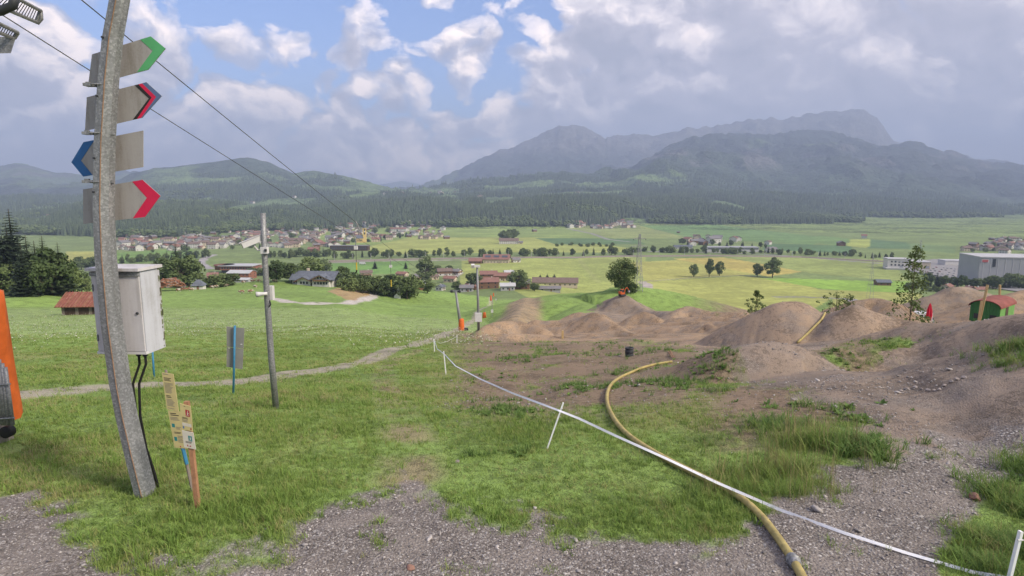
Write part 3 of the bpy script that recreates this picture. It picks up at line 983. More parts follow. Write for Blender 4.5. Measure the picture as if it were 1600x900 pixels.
# ------------------------------------------------------------------ plant materials
def leaf_mat(name, dark, light, trans=0.25, sc=0.9, dry=None):
    t = NT(name)
    n = t.noise(t.pos, sc, 3, 0.6)
    k = t.math('ADD', t.math('MULTIPLY', n, 0.7), t.math('MULTIPLY', t.rnd(), 0.45))
    stops = [(0.28, dark), (0.80, light)]
    if dry: stops = [(0.25, dark), (0.62, light), (0.85, dry)]
    c = t.ramp(k, stops)
    t.done(c, 0.75)
    tr = t.N.new('ShaderNodeBsdfTranslucent'); t.L.new(c, tr.inputs['Color'])
    mx = t.N.new('ShaderNodeMixShader'); mx.inputs[0].default_value = trans
    out = t.N['Material Output']
    t.L.new(t.b.outputs[0], mx.inputs[1]); t.L.new(tr.outputs[0], mx.inputs[2]); t.L.new(mx.outputs[0], out.inputs['Surface'])
    return t.m


leaf_mat('grass_blades', (0.11, 0.175, 0.04), (0.235, 0.34, 0.076), 0.3, 1.2, (0.34, 0.315, 0.135))
leaf_mat('fresh_grass', (0.13, 0.22, 0.045), (0.24, 0.36, 0.08), 0.35, 2.0)
leaf_mat('lush_grass', (0.085, 0.155, 0.04), (0.17, 0.27, 0.07), 0.3, 1.2)
leaf_mat('dry_stalks', (0.23, 0.20, 0.085), (0.40, 0.34, 0.17), 0.2, 3.0)
leaf_mat('weed_leaves', (0.085, 0.15, 0.04), (0.16, 0.25, 0.065), 0.25, 3.0)
leaf_mat('spruce_needles', (0.018, 0.032, 0.018), (0.060, 0.085, 0.038), 0.08, 0.35)
leaf_mat('broad_leaves', (0.055, 0.088, 0.030), (0.165, 0.215, 0.078), 0.2, 0.30)
leaf_mat('pale_leaves', (0.085, 0.125, 0.042), (0.20, 0.25, 0.10), 0.25, 0.4)
leaf_mat('sapling_leaves', (0.055, 0.095, 0.030), (0.15, 0.20, 0.07), 0.3, 2.5)
leaf_mat('forest_conifers', (0.036, 0.056, 0.034), (0.095, 0.130, 0.066), 0.05, 0.004)
leaf_mat('forest_broadleaf', (0.050, 0.080, 0.030), (0.125, 0.165, 0.060), 0.1, 0.004)
simple('bark', (0.11, 0.085, 0.065), 0.9, 0.4, 3.0)
simple('pebble_stone', (0.32, 0.295, 0.28), 0.85, 0.35, 40.0, objvar=0.55)


# ------------------------------------------------------------------ woods on the hills (one mass)
def conifer_template(seed, tiers=5, sides=7):
    rg = random.Random(seed); b = MB()
    for k in range(tiers):
        z0 = 0.06 + 0.86 * k / tiers; z1 = min(1.0, z0 + 0.36 - 0.02 * k)
        r = 0.17 * (1 - k / tiers) ** 0.8 + 0.015
        vs = [(0, 0, z1)] + [(r * rg.uniform(0.72, 1.15) * math.cos(2 * math.pi * j / sides + k), r * rg.uniform(0.72, 1.15) * math.sin(2 * math.pi * j / sides + k), z0 - rg.uniform(0, 0.05)) for j in range(sides)]
        b.add(vs, [(0, 1 + j, 1 + (j + 1) % sides) for j in range(sides)])
    return b


def blob_template(seed, mat=1):
    rg = random.Random(seed); b = MB(); b.m(mat)
    for k in range(7):
        c = Vector((rg.uniform(-0.2, 0.2), rg.uniform(-0.2, 0.2), rg.uniform(0.3, 0.8))); r = rg.uniform(0.16, 0.27)
        dirs = [(0, 0, 1), (1, 0, 0.2), (0.3, 0.95, 0.1), (-0.8, 0.6, 0.2), (-0.8, -0.6, 0.0), (0.3, -0.95, 0.2), (0, 0, -1)]
        vs = [c + Vector(q).normalized() * r * rg.uniform(0.75, 1.2) for q in dirs]
        b.add(vs, [(0, 1, 2), (0, 2, 3), (0, 3, 4), (0, 4, 5), (0, 5, 1), (6, 2, 1), (6, 3, 2), (6, 4, 3), (6, 5, 4), (6, 1, 5)])
    return b


def visible_mask(radii, angs, z):
    sl = (z - CAM_Z) / radii[:, None]
    return sl >= np.maximum.accumulate(sl, 0) - 0.0035


def forest():
    P = []; S = []; K = []
    vis = []
    for (radii, angs, z) in SHEETS:
        vis.append(visible_mask(radii, angs, z))
    # running horizon between sheets
    hor = np.full(len(ANG), -9.0)
    for k, (radii, angs, z) in enumerate(SHEETS):
        sl = (z - CAM_Z) / radii[:, None]
        vis[k] &= sl >= hor[None, :] - 0.0035
        hor = np.maximum(hor, sl.max(0))
    for idx, n, s in [(1, 9000, 1.0), (2, 46000, 1.0)]:
        radii, angs, _ = SHEETS[idx]
        lo, hi = radii[0], min(radii[-1], 7500)
        if idx == 1: lo = 1300
        r = np.sqrt(RNG.uniform(lo * lo, hi * hi, n * 3)) if idx != 2 else np.exp(RNG.uniform(math.log(lo), math.log(hi), n * 3))
        a = RNG.uniform(R(-44), R(44), n * 3)
        x, y = r * np.sin(a), r * np.cos(a)
        ir = np.clip(np.searchsorted(radii, r) - 1, 0, len(radii) - 1)
        ia = np.clip(np.searchsorted(_fine, a), 0, len(_fine) - 1)
        v = vis[idx][ir, ia]
        x, y = x[v], y[v]
        z = H(x, y)
        up = z - (CAM_Z - base_drop(x, y))
        w = forestness(x, y, z)
        ok = (up > 3.5) & (RNG.uniform(0, 1, len(x)) < w)
        x, y, z = x[ok][:n], y[ok][:n], z[ok][:n]
        h = RNG.uniform(15, 28, len(x)) * s
        br = fbm(x / 260, y / 260, 3, 131) + 0.5 * fbm(x / 60, y / 60, 2, 133)
        px = px_of(x, y)
        lowb = np.clip(1 - (z - (CAM_Z - base_drop(x, y))) / 25, 0, 1) * 0.35
        isb = (br + lowb + 0.10 * (px < 520)) > 0.26
        P.append(np.stack([x, y, z - 0.5], -1)); S.append(np.stack([h * np.where(isb, 0.85, 1.0) * RNG.uniform(0.9, 1.2, len(x)), h * RNG.uniform(0.9, 1.2, len(x)), h * np.where(isb, 0.72, 1)], -1))
        K.append(np.where(isb, RNG.integers(3, 5, len(x)), RNG.integers(0, 3, len(x))))
    P = np.concatenate(P); S = np.concatenate(S); K = np.concatenate(K)
    rot = np.zeros((len(P), 3)); rot[:, 2] = RNG.uniform(0, 6.28, len(P))
    scatter('forest', 'dark mixed forest covering the ridge and hills beyond the valley',
            [conifer_template(1), conifer_template(2, 6), conifer_template(3, 4), blob_template(4), blob_template(5)],
            ['forest_conifers', 'forest_broadleaf'], P, rot, S, K)
    print('FOREST', len(P))


forest()


# ------------------------------------------------------------------ grass, weeds and stones of the near ground
def tuft(seed, n, h, spread, wid, lean=0.5, mat=0, segs=2):
    rg = random.Random(seed); b = MB(); b.m(mat)
    for _ in range(n):
        a = rg.uniform(0, 6.283); ox, oy = rg.gauss(0, spread), rg.gauss(0, spread)
        hh = h * rg.uniform(0.55, 1.15); l = lean * hh * rg.uniform(0.3, 1.2); w = wid * rg.uniform(0.7, 1.2)
        ca, sa = math.cos(a), math.sin(a); p = a + rg.uniform(-0.5, 0.5) + 1.57; cx, sx = math.cos(p) * w / 2, math.sin(p) * w / 2
        vs = []
        for k in range(segs):
            t = k / segs; ww = 1 - 0.35 * t
            qx, qy, qz = ox + ca * l * t * t, oy + sa * l * t * t, hh * (t - 0.18 * t * t * lean)
            vs += [(qx - cx * ww, qy - sx * ww, qz), (qx + cx * ww, qy + sx * ww, qz)]
        vs.append((ox + ca * l, oy + sa * l, hh * (1 - 0.18 * lean)))
        fs = [(2 * k, 2 * k + 1, 2 * k + 3, 2 * k + 2) for k in range(segs - 1)] + [(2 * segs - 2, 2 * segs - 1, 2 * segs)]
        b.add(vs, fs)
    return b


def weed(seed, n, ln, wd, mat=0):
    rg = random.Random(seed); b = MB(); b.m(mat)
    for k in range(n):
        a = 2.4 * k + rg.uniform(-0.3, 0.3); e = rg.uniform(0.25, 1.1); L_ = ln * rg.uniform(0.6, 1.1); W = wd * rg.uniform(0.7, 1.1)
        ca, sa = math.cos(a), math.sin(a)
        def q(t, s, dz=0): return (ca * L_ * t * math.cos(e) - sa * s * W, sa * L_ * t * math.cos(e) + ca * s * W, L_ * t * math.sin(e) - 0.35 * L_ * t * t + dz)
        b.add([q(0, 0), q(0.45, -0.5), q(0.5, 0, -0.01), q(0.45, 0.5), q(1, 0)], [(0, 2, 1), (0, 3, 2), (1, 2, 4), (2, 3, 4)])
    return b


def stone_template(seed, mat=0):
    rg = random.Random(seed); b = MB(); b.m(mat)
    dirs = [(0, 0, 0.7), (1, 0, 0.1), (0.31, 0.95, 0.15), (-0.81, 0.59, 0.1), (-0.81, -0.59, 0.2), (0.31, -0.95, 0.1), (0.5, 0.36, 0.55), (-0.6, 0.1, 0.6), (0.15, -0.5, 0.6), (0, 0, -0.5)]
    vs = [Vector(q) * rg.uniform(0.75, 1.2) for q in dirs]
    b.add(vs, [(0, 6, 7), (0, 7, 8), (0, 8, 6), (6, 1, 2), (6, 2, 7), (7, 2, 3), (7, 3, 4), (7, 4, 8), (8, 4, 5), (8, 5, 1), (8, 1, 6), (9, 2, 1), (9, 3, 2), (9, 4, 3), (9, 5, 4), (9, 1, 5)])
    return b


def sample_ground(n, r0, r1, power, a0=-43, a1=43):
    k = 1 - power
    u = RNG.uniform(0, 1, n)
    r = (r0 ** (k + 0) + u * (r1 ** k - r0 ** k)) ** (1 / k)
    a = np.radians(RNG.uniform(a0, a1, n))
    return r * np.sin(a), r * np.cos(a), r


def near_cover():
    # short meadow and verge grass
    x, y, r = sample_ground(210000, 4.6, 75, 0.75)
    g, di, sc = masks(x, y)
    tr, _ = _polydist(x, y, TRACK); tl, _ = _polydist(x, y, TRAIL)
    clump = fbm(x * 1.1, y * 1.1, 3, 201); big = fbm(x * 0.3, y * 0.3, 3, 203)
    p = np.clip(1 - g * 1.02, 0, 1) * np.clip(1 - di * 1.015, 0, 1) * np.clip(1 - sc * 0.975, 0, 1)
    p *= np.clip(0.62 + 1.1 * clump + 0.5 * big, 0.12, 1)
    p *= np.where(tr < 0.75, 0.1, 1) * np.where(tl < 0.5, 0.35, 1)
    p = np.maximum(p, 0.5 * (g > 0.5) * sstep(0.16, 0.3, fbm(x * 2.1, y * 2.1, 3, 303)) * sstep(5.0, 6.2, y))
    ok = RNG.uniform(0, 1, len(x)) < p
    x, y, r = x[ok], y[ok], r[ok]; clump = clump[ok]; big = big[ok]
    z = H(x, y)
    px = px_of(x, y)
    h = (0.78 + 1.0 * np.clip(clump + 0.25 * big + 0.1, 0, 1)) * np.clip(0.75 + r * 0.012, 0.75, 1.15)
    h = h * np.where(px < 620, 1.12, 1.0)
    P = np.stack([x, y, z - 0.01], -1); n = len(x)
    rot = np.stack([RNG.normal(0, 0.15, n), RNG.normal(0, 0.15, n), RNG.uniform(0, 6.28, n)], -1)
    wide = np.clip(r / 9, 1.0, 3.2)
    S = np.stack([wide, wide, h * RNG.uniform(0.75, 1.25, n)], -1)
    pick = RNG.integers(0, 5, n)
    dry = (fbm(x * 0.35, y * 0.35, 4, 93) + 0.05) > 0.12
    pick = np.where(dry & (RNG.uniform(0, 1, n) < 0.22), 5, pick)
    pick = np.where(RNG.uniform(0, 1, n) < 0.012 + 0.05 * (fbm(x * 0.7, y * 0.7, 2, 301) > 0.2), 6, pick)
    tall = RNG.uniform(0, 1, n) < 0.008 + 0.075 * (fbm(x * 1.4, y * 1.4, 2, 305) > 0.17)
    pick = np.where(tall & (y < 22), RNG.integers(7, 9, n), pick)
    scatter('grass', 'short green grass with dry patches on the near slope',
            [tuft(1, 7, 0.085, 0.020, 0.0065), tuft(2, 8, 0.10, 0.024, 0.006, 0.8), tuft(3, 6, 0.07, 0.022, 0.008), tuft(4, 7, 0.12, 0.026, 0.006, 0.6), tuft(5, 9, 0.06, 0.028, 0.007, 0.9), tuft(6, 6, 0.13, 0.03, 0.004, 0.7, 2), weed(7, 6, 0.055, 0.035, 1), tuft(8, 9, 0.19, 0.03, 0.010, 0.8, 3), tuft(9, 8, 0.16, 0.028, 0.011, 1.0, 3)],
            ['grass_blades', 'weed_leaves', 'dry_stalks', 'fresh_grass'], P, rot, S, pick)
    print('GRASS', n)
    # coarse weeds and lusher clumps between bare soil and on the banks
    x, y, r = sample_ground(26000, 8.5, 60, 0.9, -8, 43)
    g, di, sc = masks(x, y); px = px_of(x, y)
    cl = fbm(x * 0.5, y * 0.5, 3, 211) + 0.4 * fbm(x * 1.7, y * 1.7, 2, 213)
    p = sstep(0.04, 0.26, cl) * sstep(690, 800, px) * np.clip(1 - g, 0, 1) * np.where(di > 0.5, 0.05 * (y < 14), 1.0) * np.where(sc > 0.5, 0.6, 1)
    ok = RNG.uniform(0, 1, len(x)) < p
    x, y, r = x[ok], y[ok], r[ok]; n = len(x)
    s = RNG.uniform(0.7, 1.3, n) * np.clip(0.8 + r * 0.012, 0.8, 1.5)
    scatter('weeds', 'lush weeds and grass clumps between patches of bare soil',
            [tuft(21, 12, 0.17, 0.045, 0.011, 0.9), tuft(22, 14, 0.22, 0.05, 0.010, 1.0), weed(23, 9, 0.13, 0.07, 1), weed(24, 7, 0.16, 0.06, 1)],
            ['lush_grass', 'weed_leaves'], np.stack([x, y, H(x, y) - 0.01], -1),
            np.stack([RNG.normal(0, .1, n), RNG.normal(0, .1, n), RNG.uniform(0, 6.28, n)], -1), np.stack([s, s, s], -1), RNG.integers(0, 4, n))
    # tall seeding grass beside the track, grass on the right-hand banks
    pts = []; sc_ = []; pk = []
    def patch(cx, cy, d0, n, sx, sy, hh, mix, stalk):
        c = ground(cx, cy)
        for _ in range(n):
            X_ = c.x + random.gauss(0, sx); Y_ = c.y + random.gauss(0, sy)
            pts.append((X_, Y_)); k = hh * random.uniform(0.65, 1.2); sc_.append(k)
            pk.append(3 if random.random() < stalk else (random.choice([0, 1]) if random.random() < mix else 2))
    patch(1215, 740, 0, 190, 0.40, 0.22, 0.62, 0.9, 0.30)
    patch(1130, 765, 0, 110, 0.36, 0.20, 0.45, 0.9, 0.15)
    patch(1265, 695, 0, 130, 0.34, 0.18, 0.78, 0.9, 0.30)
    patch(1250, 770, 0, 90, 0.30, 0.12, 0.5, 0.9, 0.2)
    patch(1340, 705, 0, 110, 0.22, 0.20, 0.80, 0.1, 0.03)
    patch(1205, 665, 0, 80, 0.32, 0.22, 0.6, 0.1, 0.02)
    patch(1050, 790, 0, 100, 0.5, 0.22, 0.36, 0.8, 0.06)
    patch(1100, 690, 0, 26, 0.14, 0.10, 0.4, 0.3, 0.0)
    patch(1108, 610, 0, 40, 0.35, 0.3, 0.5, 0.3, 0.0)
    patch(1600, 545, 0, 150, 0.30, 0.5, 0.7, 0.4, 0.03)
    patch(1580, 568, 0, 70, 0.22, 0.3, 0.55, 0.4, 0.03)
    patch(1585, 790, 0, 240, 0.16, 0.30, 0.55, 0.5, 0.03)
    patch(1550, 850, 0, 170, 0.16, 0.16, 0.45, 0.5, 0.02)
    patch(1600, 730, 0, 90, 0.16, 0.2, 0.6, 0.5, 0.02)
    patch(1545, 885, 0, 120, 0.14, 0.10, 0.4, 0.3, 0.02)
    patch(1600, 860, 0, 160, 0.14, 0.16, 0.5, 0.3, 0.02)
    patch(1350, 560, 0, 70, 0.8, 0.9, 0.35, 0.6, 0.0)
    patch(1400, 538, 0, 40, 0.8, 0.8, 0.35, 0.6, 0.0)
    patch(1462, 716, 0, 14, 0.06, 0.05, 0.3, 0.5, 0.0)
    P2 = np.array(pts); n = len(P2); s = np.array(sc_)
    scatter('tall_grass', 'tall grass with pale seed stalks beside the gravel',
            [tuft(31, 12, 0.42, 0.055, 0.008, 0.55, 0, 3), tuft(32, 13, 0.36, 0.06, 0.009, 0.8, 0, 3), tuft(33, 12, 0.34, 0.05, 0.014, 1.0, 1, 3), tuft(34, 5, 0.80, 0.05, 0.0075, 0.22, 2, 3)],
            ['grass_blades', 'lush_grass', 'dry_stalks'], np.stack([P2[:, 0], P2[:, 1], H(P2[:, 0], P2[:, 1]) - 0.01], -1),
            np.stack([RNG.normal(0, .06, n), RNG.normal(0, .06, n), RNG.uniform(0, 6.28, n)], -1), np.stack([s, s, s], -1), np.array(pk))
    # loose stones
    x, y, r = sample_ground(120000, 4.6, 60, 1.05)
    g, di, sc = masks(x, y)
    p = np.maximum(g, di * sstep(0.0, 0.2, fbm(x * 0.7, y * 0.7, 3, 221) + 0.05)) * np.where(di > 0.5, 0.55, 0.9) + 0.12 * sc
    ok = RNG.uniform(0, 1, len(x)) < p
    x, y, r = x[ok], y[ok], r[ok]; n = len(x)
    s = 0.0075 * np.exp(RNG.normal(0, 0.45, n)) * np.clip(r / 7, 0.9, 2.2)
    s = np.where(RNG.uniform(0, 1, n) < 0.012, s * 2.3, s)
    scatter('gravel', 'loose grey and reddish stones on the gravel verge',
            [stone_template(k) for k in range(5)], ['pebble_stone'], np.stack([x, y, H(x, y) + s * 0.15], -1),
            np.stack([RNG.normal(0, .3, n), RNG.normal(0, .3, n), RNG.uniform(0, 6.28, n)], -1),
            np.stack([s, s * RNG.uniform(0.6, 1.1, n), s * RNG.uniform(0.5, 0.9, n)], -1), RNG.integers(0, 5, n))
    # pale umbel flowers far down the meadow
    x, y, r = sample_ground(9000, 38, 140, 0.4, -40, -2)
    ok = fbm(x * 0.05, y * 0.05, 3, 231) + 0.35 * sstep(50, 70, y) * (1 - sstep(118, 130, y)) > RNG.uniform(-0.1, 0.55, len(x))
    x, y = x[ok], y[ok]; n = len(x)
    fb = MB(); fb.m(0); fb.add([(0.045 * math.cos(k * 1.05), 0.045 * math.sin(k * 1.05), 0.45 + 0.02 * (k % 2)) for k in range(6)], [tuple(range(6))])
    fb.m(1); fb.add([(-0.02, 0, 0), (0.02, 0, 0), (0, 0, 0.44)], [(0, 1, 2)])
    scatter('meadow_flowers', 'white umbel flowers scattered over the meadow', [fb], ['umbel_white', 'grass_blades'],
            np.stack([x, y, H(x, y)], -1), np.stack([RNG.normal(0, .5, n), RNG.normal(0, .5, n), RNG.uniform(0, 6.28, n)], -1),
            np.ones((n, 3)) * RNG.uniform(0.6, 1.3, n)[:, None], np.zeros(n))


simple('umbel_white', (0.45, 0.46, 0.36), 0.8, 0.1)
near_cover()

# ------------------------------------------------------------------ materials for built things
def galvanised():
    t = NT('galvanised_steel')
    v = t.voro(t.pos, 55.0, 'Color'); s1 = t.N.new('ShaderNodeSeparateColor'); t.L.new(v, s1.inputs[0])
    sp = t.ramp(s1.outputs[0], [(0.0, (0.21, 0.215, 0.22)), (0.6, (0.27, 0.275, 0.28)), (1.0, (0.37, 0.375, 0.38))])
    st = t.noise(t.scale(t.pos, (9, 9, 0.8)), 1.0, 5, 0.6)
    c = t.mix(1.0, sp, t.ramp(st, [(0.3, 0.72), (0.7, 1.1)]), 'MULTIPLY')
    return t.done(c, 0.55, t.bump(s1.outputs[1], 0.15, 0.002), 0.35)


def corrugated_rust():
    t = NT('rusty_sheet')
    n = t.noise(t.pos, 1.2, 5, 0.65)
    c = t.ramp(n, [(0.3, (0.17, 0.07, 0.045)), (0.55, (0.26, 0.12, 0.08)), (0.75, (0.34, 0.20, 0.16))])
    return t.done(c, 0.8)


galvanised(); corrugated_rust()
def streaked(name, col, rough, k, metal=0.0):
    t = NT(name)
    a = t.noise(t.scale(t.pos, (14, 14, 0.9)), 1.0, 5, 0.6); b_ = t.noise(t.pos, 3.0, 5, 0.6); c_ = t.noise(t.pos, 60.0, 2, 0.5)
    m = t.math('ADD', t.math('MULTIPLY', a, 0.5), t.math('ADD', t.math('MULTIPLY', b_, 0.35), t.math('MULTIPLY', c_, 0.15)))
    c = t.mix(1.0, col, t.ramp(m, [(0.36, (1 - k, 1 - k * 1.1, 1 - k * 1.25)), (0.52, 1.0), (0.66, 1.1)]), 'MULTIPLY')
    return t.done(c, rough, None, metal)


streaked('sign_back', (0.36, 0.34, 0.33), 0.5, 0.28, 0.15)
simple('chevron_green', (0.10, 0.38, 0.16), 0.5, 0.08)
simple('chevron_red', (0.58, 0.022, 0.075), 0.5, 0.1, 6)
simple('chevron_black', (0.03, 0.026, 0.028), 0.5, 0.1)
simple('chevron_slate', (0.10, 0.15, 0.28), 0.5, 0.1)
simple('chevron_blue', (0.04, 0.15, 0.37), 0.5, 0.1)
simple('rust_streak', (0.30, 0.19, 0.12), 0.8, 0.4, 30)
streaked('cabinet_white', (0.54, 0.52, 0.53), 0.5, 0.22)
streaked('cabinet_white_shaded', (0.48, 0.49, 0.53), 0.5, 0.25)  # darker, bluer copy of the white: shade of the side panel put into the colour
simple('lichen_green', (0.17, 0.19, 0.10), 0.9, 0.5, 20)
simple('black_rubber', (0.018, 0.018, 0.018), 0.6, 0.2)
simple('board_yellow', (0.50, 0.43, 0.20), 0.6, 0.10, 9)
simple('board_white', (0.56, 0.53, 0.44), 0.6, 0.10, 9)
simple('print_black', (0.05, 0.045, 0.04), 0.7, 0.1)
simple('print_grey', (0.22, 0.20, 0.15), 0.7, 0.1)
simple('print_red', (0.34, 0.03, 0.04), 0.6, 0.1)
simple('print_teal', (0.03, 0.20, 0.20), 0.6, 0.1)
simple('print_blue', (0.08, 0.16, 0.33), 0.6, 0.1)
simple('stake_wood', (0.38, 0.20, 0.11), 0.8, 0.3, 14, bump=0.3)
simple('weathered_wood', (0.24, 0.20, 0.17), 0.85, 0.35, 5)
simple('dark_timber', (0.085, 0.058, 0.045), 0.85, 0.35, 1.5)
simple('plank_yellow', (0.50, 0.36, 0.17), 0.75, 0.2, 4)
simple('blue_paint', (0.05, 0.21, 0.36), 0.5, 0.2, 10)
simple('panel_grey', (0.27, 0.265, 0.245), 0.6, 0.15, 4)
simple('orange_pad', (0.62, 0.13, 0.025), 0.6, 0.25, 5, bump=0.4, bsc=7)
simple('plastic_white', (0.62, 0.61, 0.60), 0.45, 0.1, 5)
simple('plastic_dark', (0.045, 0.048, 0.055), 0.5, 0.2, 5)
simple('tape_white', (0.86, 0.86, 0.87), 0.5, 0.08, 12)
simple('hose_yellow', (0.40, 0.325, 0.13), 0.7, 0.4, 9, bump=0.2, bsc=60)
simple('lens_glass', (0.02, 0.02, 0.025), 0.1, 0.0)
simple('lift_rope', (0.08, 0.08, 0.085), 0.6, 0.1)
simple('bar_yellow', (0.60, 0.42, 0.05), 0.5, 0.1)
simple('caravan_green', (0.045, 0.17, 0.055), 0.6, 0.2, 2)
simple('caravan_green_sunlit', (0.16, 0.36, 0.10), 0.6, 0.15, 2)  # lighter copy of the green: sun on the long side put into the colour
simple('roof_red', (0.25, 0.085, 0.07), 0.8, 0.35, 1.5)
simple('parasol_red', (0.55, 0.02, 0.05), 0.7, 0.15, 6)
simple('digger_orange', (0.52, 0.11, 0.03), 0.5, 0.2)
simple('boulder', (0.30, 0.26, 0.24), 0.85, 0.35, 6, bump=0.5)
simple('red_boulder', (0.30, 0.17, 0.125), 0.85, 0.3, 9, bump=0.5)


def lerp(a, b, t): return a + (b - a) * t


# ------------------------------------------------------------------ the sign mast with four arrow boards
foot = ground(227, 771)
DM = foot.y
mast = thing('sign_mast', 'tall galvanised steel mast carrying four arrow boards', 'sign mast', foot)


def rel(p, o): return Vector(p) - Vector(o)


MC = [(192, -45), (187, 0), (176, 60), (169, 130), (163.5, 225), (162, 325), (165, 400), (174, 500), (188, 600), (198, 650), (211, 705), (227, 768), (231, 790)]
pts = [rel(at(x, y, DM), foot) for x, y in MC]
rad = [lerp(0.100, 0.128, i / (len(pts) - 1)) for i in range(len(pts))]
b = MB()
n = 8
vs = []
for p, r in zip(pts, rad):
    for k in range(n):
        w = 2 * math.pi * (k + 0.28) / n
        vs.append(p + Vector((math.cos(w) * r, math.sin(w) * r, 0)))
fs = [(i * n + k, (i + 1) * n + k, (i + 1) * n + (k + 1) % n, i * n + (k + 1) % n) for i in range(len(pts) - 1) for k in range(n)]
b.add(vs, fs); b.add(vs[:n], [tuple(range(n))])
b.build('pole', 'galvanised_steel', mast)
# rust line running down the seam
b = MB(); b.tube([p + Vector((0.028, -r * 0.985, 0)) for p, r in zip(pts, rad)], 0.006, 5); b.build('rust_seam', 'rust_streak', mast)
for (cx, cy) in [(160, 134), (158, 209), (158, 284)]:
    c = rel(at(cx, cy, DM), foot)
    b = MB(); b.box(c + Vector((-0.10, -0.05, 0)), (0.10, 0.09, 0.03)); b.box(c + Vector((-0.125, -0.04, 0.022)), (0.04, 0.04, 0.02)); b.box(c + Vector((0.125, -0.02, 0.0)), (0.05, 0.05, 0.03)); b.tube([c + Vector((0.113 * math.cos(w), 0.113 * math.sin(w), 0)) for w in [i * 2 * math.pi / 16 for i in range(17)]], 0.008, 5, cap=False)
    b.build('clamp', 'galvanised_steel', mast)
for (cx, cy) in [(170, 62), (161, 152), (157, 248), (156, 300)]:
    c = rel(at(cx, cy, DM), foot); b = MB(); b.tube([c + Vector((0, -0.085, 0)), c + Vector((0, -0.115, 0))], 0.012, 6); b.build('bolt', 'plastic_dark', mast)
DS = DM + 0.16


def flat_poly(mb, pix, d, y0, y1, org):
    """polygon given by photo corners standing upright at distance d, y0..y1 its thickness"""
    q = [at(px, py, d) - Vector(org) for px, py in pix]
    n = len(q)
    vs = [Vector((p.x, p.y + y0, p.z)) for p in q] + [Vector((p.x, p.y + y1, p.z)) for p in q]
    mb.add(vs, [tuple(range(n)), tuple(range(2 * n - 1, n - 1, -1))] + [(i, n + i, n + (i + 1) % n, (i + 1) % n) for i in range(n)])


SIGNS = [
    ('grey arrow board with green tip', [(144, 85), (236, 57), (259, 76), (232, 109), (138, 134)],
     [('chevron_green', [(219.5, 62), (236, 57), (259, 76), (232, 109), (214.5, 113), (239, 79.5)])]),
    ('grey arrow board with black, red and slate tip', [(136, 152), (229, 128.5), (253, 150), (222.5, 184), (133, 204.5)],
     [('chevron_black', [(211, 133.5), (217, 132), (237.5, 152.5), (214.5, 186), (208, 187), (233, 154)]),
      ('chevron_red', [(217, 132), (222.5, 130.4), (244.5, 151.5), (221, 184.4), (214.5, 186), (237.5, 152.5)]),
      ('chevron_slate', [(222.5, 130.4), (229, 128.5), (253, 150), (222.6, 184), (221, 184.4), (244.5, 151.5)])]),
    ('grey arrow board with blue tip pointing the other way', [(131, 222), (224, 204), (224, 261), (130.5, 276), (112, 253.5)],
     [('chevron_blue', [(131, 222), (148, 219), (127, 251), (145, 273.5), (130.5, 276), (112, 253.5)])]),
    ('grey arrow board with red tip', [(130, 296), (223, 281), (251, 306), (227, 339), (130.5, 350)],
     [('chevron_red', [(207, 283.7), (223, 281), (251, 306), (227, 339), (208, 341.2), (230, 309)])]),
]
for lab, poly, chs in SIGNS:
    b = MB(); flat_poly(b, poly, DS, -0.004, 0.004, foot)
    sg = tag(b.build('arrow_board', 'sign_back', mast), lab)
    for mname, pl in chs:
        b = MB(); flat_poly(b, pl, DS, -0.0068, -0.0045, foot)
        c = b.build('chevron', mname, sg)

# ------------------------------------------------------------------ white control cabinet on the mast
DC = DM + 0.22
c0 = at(154, 553, DC); c1 = at(232, 558, DC); top0 = at(142, 423, DC)
cw = (c1.x - c0.x); ch = top0.z - c0.z; cd = 0.36
cab = thing('control_cabinet', 'white weathered control cabinet fixed behind the steel mast', 'cabinet', (c0.x + cw / 2, DC, c0.z), R(-3))
b = MB(); b.box((0, cd / 2, ch / 2), (cw, cd, ch)); b.build('body', 'cabinet_white_shaded', cab)
b = MB(); b.box((0, -0.012, ch / 2 - 0.01), (cw - 0.02, 0.02, ch - 0.10)); b.build('door', 'cabinet_white', cab)
for z in (0.2, 0.8):
    b = MB(); b.tube([(-cw / 2 + 0.02, -0.026, ch * z - 0.04), (-cw / 2 + 0.02, -0.026, ch * z + 0.04)], 0.010, 6); b.build('hinge', 'galvanised_steel', cab)
b = MB(); b.tube([(cw / 2 - 0.06, -0.022, ch * 0.5), (cw / 2 - 0.06, -0.034, ch * 0.5)], 0.016, 10); b.build('lock', 'plastic_dark', cab)
b = MB(); b.box((0.0, cd / 2 - 0.02, ch + 0.018), (cw + 0.05, cd + 0.10, 0.035)); b.build('lid', 'cabinet_white', cab)
b = MB(); b.box((0, -0.02, ch - 0.035), (cw - 0.005, 0.04, 0.05)); b.build('lid_trim', 'galvanised_steel', cab)
b = MB(); b.box((0, 0.0, 0.018), (cw + 0.012, 0.05, 0.03)); b.build('bottom_trim', 'plastic_white', cab)
b = MB()
for k in range(26):
    z = random.uniform(0.02, ch); b.box((cw / 2 + 0.001, cd - random.uniform(0.0, 0.03), z), (0.004, random.uniform(0.006, 0.03), random.uniform(0.01, 0.07)))
tag(b.build('lichen', 'lichen_green', cab), kind='stuff')
